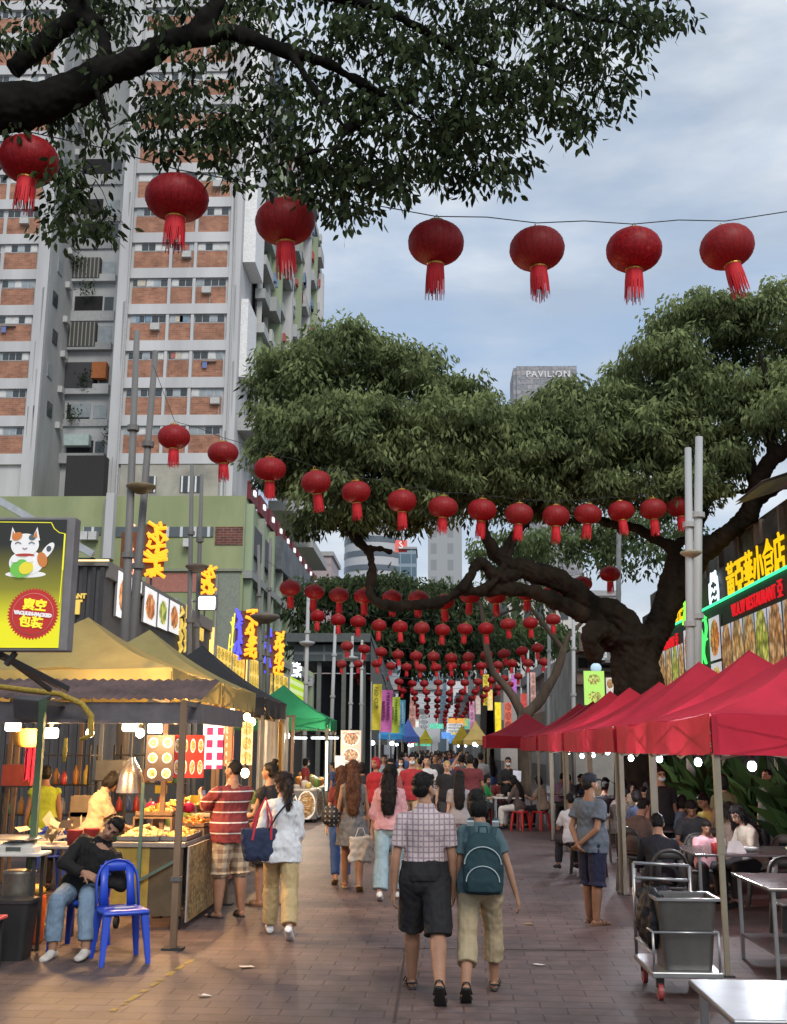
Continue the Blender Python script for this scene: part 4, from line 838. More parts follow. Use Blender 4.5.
for k,(px,py,w_,h_,Y,c,lb) in enumerate(((556,690,7,28,60,(.55,.22,.03),'narrow orange hanging flag left of the thin grey post'),(571,695,6,22,62,(.6,.3,.03),'narrow amber hanging flag beside the lime lightbox'),(553,672,4,14,60,(.12,.08,.35),'small violet flag above the orange flag'),(498,720,6,34,75,(.65,.5,.02),'tall yellow neon strip sign under the far lanterns'),(490,700,5,20,80,(.6,.45,.15),'short yellow strip sign left of the forked trunk'),(514,688,5,26,78,(.3,.1,.35),'purple strip sign behind the forked trunk'),(524,705,6,22,72,(.5,.07,.06),'red strip sign right of the forked trunk'),(478,705,5,18,95,(.5,.4,.35),'pale strip sign near the far lanterns'),(540,700,8,16,70,(.45,.12,.08),'wide red board under the thin posts'))):
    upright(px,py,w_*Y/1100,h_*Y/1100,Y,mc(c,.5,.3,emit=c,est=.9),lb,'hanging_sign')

# lit shop signs closing the street
random.seed(77)
for k in range(26):
    Y=random.uniform(105,165) if k<20 else 118; px=random.uniform(402,478); py=random.uniform(722,744); c=random.choice(((.6,.62,.66),(.1,.25,.6),(.65,.5,.08),(.6,.08,.06),(.1,.45,.3),(.65,.3,.06),(.55,.55,.5)))
    p=P(px,py,Y); hs=1 if px>440 else -1; x=p.x
    o=panel('shop_sign',frame((x,Y,p.z),(1,0,0),(0,0,1)),random.uniform(.8,2.2),random.uniform(.5,1.1),mc(c,.5,.35,emit=c,est=.9),None,.2); tag(o,'small lit sign among the shops at the far end of the street','sign','lit signs at the far street end')
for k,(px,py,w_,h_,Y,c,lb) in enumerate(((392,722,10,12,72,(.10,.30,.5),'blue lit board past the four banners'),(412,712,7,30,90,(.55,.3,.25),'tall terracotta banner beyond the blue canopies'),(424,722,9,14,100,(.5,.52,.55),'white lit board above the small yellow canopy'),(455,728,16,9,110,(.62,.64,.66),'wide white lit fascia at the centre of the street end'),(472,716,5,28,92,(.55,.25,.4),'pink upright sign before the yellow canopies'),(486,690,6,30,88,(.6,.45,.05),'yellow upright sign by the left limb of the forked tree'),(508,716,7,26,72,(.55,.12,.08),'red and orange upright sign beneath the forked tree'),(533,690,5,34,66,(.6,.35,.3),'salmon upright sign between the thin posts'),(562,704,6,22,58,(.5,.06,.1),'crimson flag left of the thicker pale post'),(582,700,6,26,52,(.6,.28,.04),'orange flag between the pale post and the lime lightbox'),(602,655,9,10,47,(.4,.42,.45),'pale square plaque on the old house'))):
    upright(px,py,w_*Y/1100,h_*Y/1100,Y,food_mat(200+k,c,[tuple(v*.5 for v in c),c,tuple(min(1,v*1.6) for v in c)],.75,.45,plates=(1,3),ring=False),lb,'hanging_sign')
# ------------------------------------------------------------ trees
def leaf_mat(name,dark_,light_,trans=.3):
    m=bpy.data.materials.new(name); m.use_nodes=True; t=m.node_tree; b=t.nodes['Principled BSDF']; b.inputs['Roughness'].default_value=.7; b.inputs['Specular IOR Level'].default_value=.08
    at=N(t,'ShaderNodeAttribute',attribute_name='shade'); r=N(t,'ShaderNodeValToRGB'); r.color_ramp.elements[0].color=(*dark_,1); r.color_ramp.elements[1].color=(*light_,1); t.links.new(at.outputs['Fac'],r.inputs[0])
    t.links.new(r.outputs[0],b.inputs['Base Color']); tr=N(t,'ShaderNodeBsdfTranslucent'); t.links.new(r.outputs[0],tr.inputs[0]); ms=N(t,'ShaderNodeMixShader'); ms.inputs[0].default_value=trans
    t.links.new(b.outputs[0],ms.inputs[1]); t.links.new(tr.outputs[0],ms.inputs[2]); t.links.new(ms.outputs[0],t.nodes['Material Output'].inputs[0]); return m
rng=np.random.default_rng(5)
def leaf_mesh(name,p,d,L,Wd,shade,mat,six=False):
    n=len(p); d=d/np.linalg.norm(d,axis=1,keepdims=True)
    r=rng.normal(size=(n,3)); s=np.cross(d,r); s/=np.linalg.norm(s,axis=1,keepdims=True)+1e-9; nn=np.cross(d,s)
    L=L[:,None];Wd=Wd[:,None]
    k=6 if six else 4; v=np.empty((n,k,3),np.float32); v[:,0]=p
    if six: v[:,1]=p+d*L*.32+s*Wd*.5+nn*L*.04; v[:,2]=p+d*L*.68+s*Wd*.40-nn*L*.02; v[:,3]=p+d*L-nn*L*.12; v[:,4]=p+d*L*.68-s*Wd*.40-nn*L*.02; v[:,5]=p+d*L*.32-s*Wd*.5+nn*L*.04
    else: v[:,1]=p+d*L*.45+s*Wd*.5+nn*L*.05; v[:,2]=p+d*L-nn*L*.10; v[:,3]=p+d*L*.45-s*Wd*.5+nn*L*.05
    me=bpy.data.meshes.new(name); me.vertices.add(n*k); me.vertices.foreach_set('co',v.ravel()); me.loops.add(n*k); me.loops.foreach_set('vertex_index',np.arange(n*k,dtype=np.int32)); me.polygons.add(n); me.polygons.foreach_set('loop_start',np.arange(0,n*k,k,dtype=np.int32)); me.polygons.foreach_set('loop_total',np.full(n,k,np.int32))
    a=me.attributes.new('shade','FLOAT','POINT'); a.data.foreach_set('value',np.repeat(np.clip(shade,0,1),k).astype(np.float32)); me.materials.append(mat); me.update(); me.validate(); return me
def crown(lobes,per,rc,nl,L,Wd,droop=1.,shell=.72,up=.0):
    """lobes: (centre, (rx,ry,rz), weight); clumps sit on the lobe shells, drooping leaves hang round each clump"""
    P_,D_,S_,Z_=[],[],[],[]
    for c,r,wt in lobes:
        n=int(per*wt); u=rng.normal(size=(n,3)); u/=np.linalg.norm(u,axis=1,keepdims=True); u[:,2]=np.where(u[:,2]<-.35,-u[:,2],u[:,2])
        f=shell+(1-shell)*rng.random((n,1))**.6; cc=np.array(c)+u*np.array(r)*f; cr=rc*(.6+.8*rng.random(n)); cs=rng.normal(0,.13,n)
        k=nl; o=rng.normal(size=(n,k,3)); o/=np.linalg.norm(o,axis=2,keepdims=True); rad=rng.random((n,k,1))**.45
        off=o*rad*cr[:,None,None]*np.array([1,1,.62]); pos=cc[:,None,:]+off
        d=o*.55*np.array([1,1,.25])+np.array([0,0,-droop])+rng.normal(0,.42,(n,k,3))
        hs=off[:,:,2]/(cr[:,None]*.62); sh=.36+.26*hs+.20*u[:,None,2]+cs[:,None]+rng.normal(0,.10,(n,k))+.12*(rad[:,:,0]-.7)  # crown shading put into leaf colour: lighter tops and rims, darker inside
        P_.append(pos.reshape(-1,3)); D_.append(d.reshape(-1,3)); S_.append(sh.ravel())
    P_=np.concatenate(P_);D_=np.concatenate(D_);S_=np.concatenate(S_); n=len(P_)
    return P_,D_,L*(.65+.7*rng.random(n)),Wd*(.7+.6*rng.random(n)),S_
bark=pbr('dark_bark',(.011,.010,.009),.9,.45,sc_=3,spec=.06,bump=.9,bs=9,stretch=(1,1,.35)); bark2d=pbr('mossy_bark',(.024,.018,.014),.95,.6,sc_=2.2,spec=.08,bump=1.,bs=7,stretch=(1,1,.4),dirt=(.010,.010,.008)); bark2=pbr('brown_bark',(.085,.062,.045),.9,.5,sc_=2.5,bump=1.,bs=8,stretch=(1,1,.3))
def limb(mb,pts,r0,r1,n=10,wob=.04,sub=4,m=0):
    """smooth tapering limb through world points with knots"""
    pts=[V(p) for p in pts]; out=[]
    for i in range(len(pts)-1):
        p0=pts[max(i-1,0)];p1=pts[i];p2=pts[i+1];p3=pts[min(i+2,len(pts)-1)]
        for k in range(sub):
            t=k/sub; out.append(.5*((2*p1)+(p2-p0)*t+(2*p0-5*p1+4*p2-p3)*t*t+(3*p1-p0-3*p2+p3)*t**3))
    out.append(pts[-1]); N_=len(out); rad=[]
    for i in range(N_):
        r=r0+(r1-r0)*(i/(N_-1))**.8; q=out[i]; out[i]=q+V((noise.noise(q*1.7),noise.noise(q*1.7+V((9,0,0))),noise.noise(q*1.7+V((0,9,0)))))*wob; rad.append(r*(1+.22*noise.noise(q*2.3+V((3,3,3)))))
    mb.tube(out,rad,n,m); return out
# ---- foreground tree whose limb reaches in from the left
ft=thing('rain_tree','dark foreground tree reaching overhead from the left with drooping leaflets','tree',(-6.2,9.6,0))
tr=MB(); YF=9.6
limb(tr,[(-6.2,9.6,-.1),(-6.15,9.6,2.5),(-5.8,9.6,5),(-5.0,9.6,6.9),P(-35,95,YF)],.42,.26,14,.05)
br=[]
br.append(limb(tr,[P(-60,110,YF),P(0,108,YF),P(55,98,YF),P(95,78,YF),P(135,60,YF)],.26,.14,14,.02))
br.append(limb(tr,[P(120,70,YF),P(160,48,YF),P(195,30,YF),P(215,10,YF),P(225,-20,YF)],.13,.08,12,.03))
br.append(limb(tr,[P(150,50,YF),P(190,37,YF),P(240,34,YF),P(285,52,YF),P(330,66,YF+.2),P(368,88,YF+.3),P(410,112,YF+.4),P(445,132,YF+.5)],.11,.025,10,.02))
br.append(limb(tr,[P(292,55,YF),P(305,75,YF-.1),P(325,103,YF-.2),P(345,128,YF-.2),P(338,142,YF-.2),P(325,165,YF-.3)],.05,.015,8,.02))
br.append(limb(tr,[P(345,128,YF-.2),P(366,122,YF),P(393,113,YF),P(425,95,YF+.2),P(455,88,YF+.4)],.04,.012,8,.02))
br.append(limb(tr,[P(340,148,YF-.2),P(315,152,YF-.3),P(290,160,YF-.3),P(268,168,YF-.4)],.025,.01,8,.02))
br.append(limb(tr,[P(10,70,YF),P(50,35,YF),P(75,10,YF),P(85,-30,YF)],.11,.07,10,.03)); br.append(limb(tr,[P(60,85,YF),P(100,60,YF),P(98,30,YF),P(70,5,YF),P(60,-30,YF)],.07,.05,10,.03)); br.append(limb(tr,[P(100,20,YF),P(80,5,YF),P(60,-15,YF)],.05,.04,8))
br.append(limb(tr,[P(225,-20,YF),P(300,-15,YF),P(380,10,YF+.2),P(440,40,YF+.3),P(500,70,YF+.3),P(560,85,YF+.4)],.09,.015,8,.03)); br.append(limb(tr,[P(300,-20,YF),P(420,-20,YF+.3),P(520,-5,YF+.5),P(600,20,YF+.6),P(650,25,YF+.7)],.07,.012,8,.03))
br.append(limb(tr,[P(20,112,YF),P(15,128,YF-.1),P(35,122,YF-.1)],.03,.01,6)); br.append(limb(tr,[P(196,36,YF),P(194,70,YF),P(190,110,YF),P(188,140,YF)],.012,.006,6)); br.append(limb(tr,[P(95,85,YF),P(110,130,YF-.2),P(90,165,YF-.2),P(75,195,YF-.3)],.03,.008,6)); br.append(limb(tr,[P(240,36,YF),P(258,75,YF),P(275,110,YF),P(300,140,YF)],.014,.006,6))
pts=[p for b_ in br for p in b_]; 
FLB=[(30,15,80,45,1.),(120,15,70,40,.55),(60,150,60,40,.4),(75,205,42,36,.5),(120,110,55,40,.45),(165,140,45,42,.5),(215,80,60,50,.7),(225,150,40,36,.45),(290,18,90,38,.9),(280,110,60,48,.9),(310,165,60,34,.75),(355,185,55,32,.7),(390,140,75,55,1.3),(360,70,75,50,1.2),(440,80,80,60,1.3),(450,150,50,36,.8),(430,10,100,40,1.3),(500,120,62,55,1.0),(520,50,75,55,1.2),(575,85,52,45,.75),(555,10,80,35,1.1),(610,45,48,38,.6),(650,15,36,26,.4),(345,215,26,18,.18),(490,180,30,18,.25),(575,125,16,22,.18),(200,15,70,34,.55)]
C_=[]
for x,y,rx,ry,wt in FLB:
    k=int(wt*44)
    for i in range(k):
        while 1:
            a,b_=random.uniform(-1,1),random.uniform(-1,1)
            if a*a+b_*b_<1: break
        C_.append(P(x+a*rx,y+b_*ry,YF+random.uniform(-.45,1.9)))
pn=np.array([tuple(p) for p in pts]); tw_=MB(); PP,DD,SS=[],[],[]
for c in C_:
    dv=pn-np.array(c); dist=np.linalg.norm(dv,axis=1); j=int(dist.argmin()); t=V(pn[j]); L_=min(.42,dist[j]); dr=(t-c); dr=dr.normalized() if dr.length>1e-4 else V((0,0,1))
    if random.random()<.7: tw_.tube([c,c+dr*L_*.5+V((0,0,.04)),c+dr*L_],[.0025,.004,.006],4)
    cs=random.gauss(0,.12)
    for i in range(random.randint(13,24)):
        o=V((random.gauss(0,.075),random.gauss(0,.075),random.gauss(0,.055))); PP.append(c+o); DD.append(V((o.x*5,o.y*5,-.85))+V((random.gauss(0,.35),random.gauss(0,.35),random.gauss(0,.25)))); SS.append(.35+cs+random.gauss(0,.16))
n=len(PP); Lr=V(ft.location)
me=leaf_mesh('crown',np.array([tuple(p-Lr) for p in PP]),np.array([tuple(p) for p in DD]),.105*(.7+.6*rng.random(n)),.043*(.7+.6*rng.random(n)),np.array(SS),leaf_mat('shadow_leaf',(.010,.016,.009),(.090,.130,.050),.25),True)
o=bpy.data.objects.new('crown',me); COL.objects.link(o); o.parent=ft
tr.v=[v-Vector(ft.location) for v in tr.v]; remesh(tr,'trunk',bark,.022,ft,2,.018,6.); B(tw_,'twigs',bark,ft)
# ---- big tree on the right
YB_=26.; bt_=thing('angsana_tree','big spreading tree with thick dark twisted limbs behind the red canopies on the right','tree',tuple(V((P(640,720,YB_).x,YB_,0))))
tr=MB()
def Q(l,Y=YB_,dy=0): return [P(a[0],a[1],Y+(a[2] if len(a)>2 else 0)) for a in l]
b0_=V(bt_.location)
limb(tr,[b0_+V((.1,0,-.1)),b0_+V((.05,0,.9))]+Q([(640,690),(634,662),(630,640)]),.66,.52,18,.10,m=0)
limb(tr,Q([(640,665),(652,640),(668,605),(674,583),(675,556)]),.42,.24,14,.06)
limb(tr,Q([(674,570),(672,550),(651,537),(630,526),(600,522,.5),(570,520,1),(520,515,1.5)]),.19,.06,12,.04)
limb(tr,Q([(672,556),(680,543),(697,535),(702,515),(712,499),(752,489,-.5)]),.15,.06,10,.04)
limb(tr,Q([(650,640),(676,592),(702,553,-.5),(742,521,-1),(757,487,-1.4),(772,458,-1.8),(800,440,-2.4)]),.34,.13,14,.05)
limb(tr,Q([(752,500,-1.2),(790,480,-2),(840,470,-3)]),.2,.1,10); limb(tr,Q([(757,487,-1.4),(740,440,-1),(715,400,0),(700,360,0)]),.18,.06,10); limb(tr,Q([(772,458,-1.8),(770,400,-2),(760,350,-2)]),.14,.05,10)
limb(tr,Q([(638,655),(620,622),(596,608,-.3),(560,580,-.6),(526,570,-.8),(500,558,-1),(486,535,-1.2),(478,500,-1.2)]),.40,.11,14,.06)
limb(tr,Q([(600,618,-.3),(568,607,-.6),(540,594,-.8),(512,589,-1),(480,591,-1.2),(464,592,-1.4)]),.20,.11,12,.05)
limb(tr,Q([(520,572,-.8),(495,577,-1.2),(481,562,-1.4),(462,588,-1.5),(440,602,-1.6),(410,605,-1.8),(384,604,-2),(371,596,-2),(373,572,-2),(370,555,-2),(358,540,-2),(345,528,-2),(320,515,-2)]),.155,.075,10,.04)
limb(tr,Q([(466,592,-1.4),(490,585,-1.3),(505,560,-1.1),(520,530,-1)]),.12,.08,10); limb(tr,Q([(362,548,-2),(380,550,-2),(392,552,-1.8)]),.075,.05,8); limb(tr,Q([(612,640),(597,630,-.6),(590,642,-.8),(596,655,-.6)]),.30,.2,10,.08)
limb(tr,Q([(478,510,-1.2),(440,480,-1.4),(400,450,-1.4),(370,420,-1.4)]),.14,.04,8); limb(tr,Q([(500,555,-1),(540,500,-.5),(560,460,0)]),.12,.04,8)
tr.v=[v-Vector(bt_.location) for v in tr.v]; remesh(tr,'trunk',bark2d,.036,bt_,1,.045,3.6)
m1=YB_/1100
def lobes(l,Y): return [((*P(x,y,Y+dy),),(rx*Y/1100,ry2,rz*Y/1100),wt) for x,y,rx,rz,ry2,dy,wt in l]
LB=lobes([(300,395,50,48,1.8,-1.5,1.0),(350,375,60,48,2.2,-1,1.2),(405,400,55,50,2.2,-.5,1.1),(290,450,42,42,1.6,-1.8,.9),(350,450,70,52,2.2,-2,1.4),(430,450,62,50,2.2,-1.5,1.2),(480,445,60,42,2.2,-.3,1.1),(545,445,60,48,2.4,.2,1.2),(500,500,70,36,2.0,-.8,1.1),(595,450,55,50,2.4,.3,1.1),(340,500,50,26,1.5,-2.2,.6),(400,515,50,24,1.5,-2,.6),(335,520,40,16,1.2,-2.2,.35),(600,500,60,22,1.8,-.5,.6),
  (655,390,52,52,2.2,0,1.2),(700,345,60,48,2.4,.3,1.3),(770,335,60,46,2.4,.3,1.3),(830,360,60,60,2.4,.0,1.0),(660,440,50,40,2.0,-.4,.9),(720,420,62,50,2.2,-.2,1.2),(780,410,50,45,2.2,-.8,1.),(715,470,34,22,1.4,-1,.3),(690,490,40,24,1.5,-.8,.5),(560,410,44,20,1.8,1.,.5),(620,420,44,40,2.2,.4,.8),(640,470,50,34,2.,-.2,.7),(520,470,60,36,2.2,-.4,.9),(570,480,60,36,2.2,-.2,.9),(450,490,60,36,2.,-1.2,.8),(390,480,60,36,2.,-1.8,.7),(310,470,45,36,1.6,-2,.7),(700,455,46,30,1.8,-.5,.6),(790,425,36,26,1.6,-2.4,.4),(690,495,34,16,1.2,-1.2,.3),(460,400,35,18,1.6,.8,.4)],YB_)
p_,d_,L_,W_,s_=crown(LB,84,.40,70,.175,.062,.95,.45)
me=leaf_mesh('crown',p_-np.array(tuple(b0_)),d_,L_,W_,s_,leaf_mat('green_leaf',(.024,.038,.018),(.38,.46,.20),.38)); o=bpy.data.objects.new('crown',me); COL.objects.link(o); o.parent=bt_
# ---- smaller trees further along
def tree(label,px,Y,limbs,lob,per,rc,nl,L,Wd,mat,r0,group=None,bk=None):
    b=P(px,740,Y); b.z=0; t=thing('street_tree',label,'tree',tuple(b)); q=MB()
    for l,a,c in limbs: limb(q,[(P(x,y,Y) if not isinstance(x,str) else b+V((0,0,-.1))) for x,y in l],a,c,10,.05)
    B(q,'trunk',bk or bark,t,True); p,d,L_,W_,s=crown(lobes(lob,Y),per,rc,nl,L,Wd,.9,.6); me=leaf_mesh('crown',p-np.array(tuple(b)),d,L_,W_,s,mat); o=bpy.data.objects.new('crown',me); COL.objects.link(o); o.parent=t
lm1=leaf_mat('pale_leaf',(.045,.07,.03),(.20,.26,.11),.35); lm2=leaf_mat('deep_leaf',(.018,.028,.016),(.085,.12,.05),.25)
tree('forked grey-brown tree with thin pale crown behind the far red canopies',524,46,[([('b',0),(523,715)],.3,.24),([(523,718),(513,696),(494,672),(486,646),(484,622),(478,600)],.22,.08),([(523,718),(541,698),(556,672),(563,648)],.24,.16),([(563,650),(550,633),(530,607),(515,585)],.13,.06),([(563,650),(569,635),(584,620),(605,600)],.12,.05),([(486,624),(500,615),(520,608),(535,600)],.08,.03)],[(510,560,50,30,3,0,.8),(570,560,60,35,3,1,1.),(625,555,55,40,3,1,1.0),(660,530,40,40,3,1,.6),(540,600,35,14,2,0,.3)],30,.8,60,.30,.12,lm1,.3,bk=bark2)
tree('broad dark green tree filling the gap below the pale curved tower',400,80,[([('b',0),(405,680),(410,640)],.5,.35),([(410,650),(380,620),(340,600)],.25,.1),([(410,650),(450,620),(470,600)],.25,.1)],[(332,612,42,28,5,0,1.),(388,606,52,28,5,0,1.3),(445,618,46,30,5,0,1.1),(470,640,40,24,5,0,.7),(350,645,46,20,4,-1,.7),(415,650,46,20,4,-1,.7),(318,652,26,20,4,0,.5),(352,600,16,12,3,0,.3)],48,1.5,70,.5,.2,lm2,.5)
tree('mid green tree behind the far lantern rows on the right',490,95,[([('b',0),(492,690),(490,660)],.5,.3)],[(470,655,38,26,5,0,1.),(510,645,45,28,5,0,1.1),(545,650,35,24,5,0,.8),(440,670,30,20,4,0,.6)],40,1.6,60,.55,.22,leaf_mat('mid_leaf',(.03,.05,.022),(.13,.18,.07),.3),.5)
# ------------------------------------------------------------ lanterns on strings
def lantern_mat():
    m=bpy.data.materials.new('red_lantern_cloth'); m.use_nodes=True; t=m.node_tree; b=t.nodes['Principled BSDF']; b.inputs['Roughness'].default_value=.5
    x=N(t,'ShaderNodeTexCoord'); o=sep(t,x.outputs['Object']); an=mth(t,'ARCTAN2',o[1],o[0]); rb_=mth(t,'ABSOLUTE',mth(t,'SINE',mth(t,'MULTIPLY',an,12)))
    mr=N(t,'ShaderNodeMapRange'); mr.inputs[1].default_value=0; mr.inputs[2].default_value=.25; mr.inputs[3].default_value=.55; mr.inputs[4].default_value=1; t.links.new(rb_,mr.inputs[0])
    n=N(t,'ShaderNodeTexNoise'); n.inputs['Scale'].default_value=26; n.inputs['Detail'].default_value=5; n.inputs['Roughness'].default_value=.75; t.links.new(x.outputs['Object'],n.inputs['Vector'])
    r=N(t,'ShaderNodeValToRGB'); e=r.color_ramp.elements; e[0].position=.35; e[0].color=(.30,.008,.015,1); e[1].position=.62; e[1].color=(.68,.02,.032,1); q=e.new(.72); q.color=(.78,.20,.13,1); t.links.new(n.outputs['Fac'],r.inputs[0])
    oi=N(t,'ShaderNodeObjectInfo'); fd=N(t,'ShaderNodeMixRGB'); fd.inputs[2].default_value=(.46,.075,.07,1); t.links.new(mth(t,'MULTIPLY',oi.outputs['Random'],.55),fd.inputs[0]); t.links.new(r.outputs[0],fd.inputs[1]); mm=N(t,'ShaderNodeMixRGB',blend_type='MULTIPLY'); mm.inputs[0].default_value=1; t.links.new(fd.outputs[0],mm.inputs[1]); t.links.new(mr.outputs[0],mm.inputs[2]); t.links.new(mm.outputs[0],b.inputs['Base Color'])
    tr=N(t,'ShaderNodeBsdfTranslucent'); t.links.new(mm.outputs[0],tr.inputs[0]); ms=N(t,'ShaderNodeMixShader'); ms.inputs[0].default_value=.5; t.links.new(b.outputs[0],ms.inputs[1]); t.links.new(tr.outputs[0],ms.inputs[2]); t.links.new(ms.outputs[0],t.nodes['Material Output'].inputs[0]); return m
ml=lantern_mat(); mgold=pbr('gold_trim',(.50,.30,.06),.35,.25,metal=.6); mtas=pbr('red_tassel',(.62,.02,.03),.7,.4,sc_=30,stretch=(1,1,.05))
def make_lantern(label,nseg=24):
    r=thing('lantern',label,'lantern')
    q=MB(); prof=[]
    for i in range(13):
        a=-PI/2+PI*i/12; prof.append((max(.30*math.cos(a)**.80 if math.cos(a)>1e-6 else 0,.075),.215*math.sin(a)))
    n=48; q.loft([(V((0,0,z)),V((rr,0,0)),V((0,rr,0))) for rr,z in prof],n)
    for k in range(len(q.v)):      # scalloped ribs
        v=q.v[k]; a=math.atan2(v.y,v.x); f=1-.022*abs(math.cos(a*12)); v.x*=f; v.y*=f
    q.build('lantern_body',ml,r,True)
    q=MB(); q.lathe([(.07,.20),(.085,.215),(.085,.235),(.05,.238)],n=16); q.tube([(-.05,0,.235),(0,0,.30),(.05,0,.235)],.005,5); q.build('cap',mgold,r)
    q=MB(); q.lathe([(.085,-.238),(.096,-.234),(.096,-.220),(.08,-.208)],n=16); q.build('ring',mgold,r)
    q=MB(); n=40
    q.lathe([(.09,-.235),(.10,-.36)],n=24,cap=False)
    for i in range(n):
        a=2*PI*i/n+random.uniform(-.04,.04); L=.25+.09*random.random(); c,s_=math.cos(a),math.sin(a); c2,s2=math.cos(a+2*PI/n),math.sin(a+2*PI/n)
        q.quad((.0985*c,.0985*s_,-.33),(.0985*c2,.0985*s2,-.33),(.106*(.4*c+.6*c2),.106*(.4*s_+.6*s2),-.25-L),(.104*c,.104*s_,-.25-L+.01))
    q.build('tassel',mtas,r); return r
LANT=make_lantern('x'); LANT2=make_lantern('x'); first=[True,True]
def hang(p,w,label,group=None):
    k=random.randint(0,1); src=(LANT,LANT2)[k]
    if first[k]: r=src; first[k]=False; r['label']=label
    else: r=dup(src,label=label)
    r.location=p; r.rotation_euler=(random.gauss(0,.075),random.gauss(0,.075),random.random()*6); r.scale=(w/.55*random.uniform(.96,1.05),w/.55*random.uniform(.96,1.05),w/.55*random.uniform(.95,1.06))
    if group: r['group']=group
    return r
mw=mc((.03,.03,.032),.6)
def string(pts,label,rad=.006):
    q=MB(); q.tube(pts,rad,5); o=q.build('lantern_string',mw); tag(o,label,'string'); return o
ORD=['leftmost','second from the left','third from the left','fourth from the left','fifth from the left','sixth from the left','seventh from the left','eighth from the left','ninth from the left','tenth from the left','eleventh from the left','twelfth from the left','thirteenth from the left','rightmost']
def row(items,w,label,Yfix=None,ends=None,group=None,strlabel=None,sc_=1.,lift=.0):
    tops=[]
    n=len(items)
    for i,(px,py,pw) in enumerate(items):
        Y=Yfix if Yfix else w*1100/pw
        p=P(px,py,Y); od='rightmost' if i==n-1 else ORD[i]
        hang(p,w*sc_,label%od if '%s' in label else label,group); tops.append(p+V((0,0,.30*w/.55*sc_)))
    pts=[]
    if ends: pts.append(ends[0])
    for a,b_ in zip(tops[:-1],tops[1:]): pts+= [a,a.lerp(b_,.5)+V((0,0,.03))]
    pts.append(tops[-1])
    if ends: pts.append(ends[1])
    string(pts,strlabel)
row([(29,160,62),(177,198,62),(285,222,60),(436,243,57),(537,249,55.5),(634,250,55),(727,247,55)],.55,'large red lantern, %s in the nearest overhead row',None,(P(-40,120,9.6),P(830,205,11)),strlabel='dark string carrying the nearest large lanterns under the tree')
row([(174,437,31),(223,453,30),(270,469,29.5),(316,482,29),(356,492,28.5),(402,501,28),(443,507,27.5),(482,510,27),(519,514,26.5),(556,516,26.2),(588,514,26),(621,511,25.7),(653,509,25.5),(680,507,25)],.55,'red lantern, %s in the second row before the big tree crown',None,(P(153,365,19.5),P(698,440,23.6)),strlabel='string of the second lantern row strung between the tall posts')
row([(290,588,1),(314.5,592,1),(339,595,1),(364,596,1),(392,597.5,1),(418.6,598,1),(444,602,1),(470,596,1),(496,596,1),(527,593,1),(554,591,1),(582,584,1),(610,574,1)],.5,'red lantern, %s in the third row near the low dark limb',29,(P(266,560,29),P(618,540,29)),strlabel='string of the third lantern row')
row([(317.5,616,1),(338,620,1),(358,621.6,1),(379,625.5,1),(400,627,1),(421.7,628,1),(442.5,630,1),(465,629,1),(486,628.5,1),(508,624,1),(530.5,623,1),(553,619.5,1)],.5,'small red lantern, %s in the fourth row',38.5,(P(307,600,38.5),P(573,600,38.5)),strlabel='string of the fourth lantern row')
row([(347,646,1),(364,649,1),(381,652,1),(398,654.7,1),(416,656,1),(433.5,656.5,1),(451,658,1),(468.5,657,1),(486.7,655,1),(504,653.7,1),(522,651,1),(537.5,648,1)],.5,'small red lantern, %s in the fifth row',48,(P(335,630,48),P(548,625,48)),strlabel='string of the fifth lantern row')
row([(341.6,664,1),(358,664,1),(376.5,663.6,1),(390.7,666,1),(406.5,667,1),(421,668,1),(436,667.5,1),(451.7,666,1),(466,667,1),(481,666,1),(498,665,1),(512,663.5,1),(528,663,1),(544,662,1)],.5,'small red lantern, %s in the sixth row',57.5,(P(333,652,57.5),P(552,648,57.5)),strlabel='string of the sixth lantern row')
# farther rows: same lanterns every nine and a half metres, too small to tell apart
for k in range(16):
    Y=67+9.5*k; xm=P(440,700,Y).x; n=13; L=[]
    for i in range(n):
        x=(i-(n-1)/2)*(.80+.03*k)+random.gauss(0,.05); sag=((i-(n-1)/2)/((n-1)/2))**2*(.45+.15*k)
        p=V((.3+x,Y,5.70-.12*k+sag+random.gauss(0,.03))); hang(p,.5,'tiny red lantern among the farthest rows hung down the street','lanterns in the farthest rows'); L.append(p+V((0,0,.27)))
    string([L[0]+V((-1.2,0,.5))]+L+[L[-1]+V((1.2,0,.5))],'string among the farthest lantern rows',.012)['group']='strings of the farthest rows'
# ------------------------------------------------------------ tall poles
pg=pbr('galvanised_pole',(.17,.165,.16),.6,.25,sc_=2,stretch=(1,1,.2)); pw_=pbr('pale_pole',(.42,.43,.43),.55,.15,sc_=2,stretch=(1,1,.2))
def pole(px0,py0,px1,py1,Y,d0,d1,m,label,disc=None,dm=None,group=None,collars=(.55,.8)):
    a=P(px0,py0,Y); b=P(px1,py1,Y); dr=(b-a); base=a-dr*(a.z/dr.z); r=thing('lamp_post',label,'post',tuple(base),group=group); q=MB(); L=base
    q.tube([base,base.lerp(b,.45),b],[d0/2,(d0*.6+d1*.4)/2,d1/2],12); B(q,'shaft',m,r,True)
    q=MB(); q.lathe([(d0*.95,0),(d0*.95,.03),(d0*.62,.05),(d0*.62,.3)],tuple(base),12); B(q,'base_plate',m,r)
    for f in collars: q=MB(); c=base.lerp(b,f); q.tube([c-V((0,0,.05)),c+V((0,0,.05))],[d0*.6,d0*.6],10); B(q,'collar',m,r)
    if disc:
        px,py,w=disc; c=P(px,py,Y); R_=w*Y/1100/2; q=MB(); q.lathe([(R_*.3,-R_*.45),(R_*.7,-R_*.25),(R_,.0),(R_*.96,R_*.12),(R_*.25,R_*.3)],tuple(c),20); B(q,'lamp_disc',dm or m,r,True)
    return r
dm=pbr('dull_brass_disc',(.20,.16,.09),.5,.2)
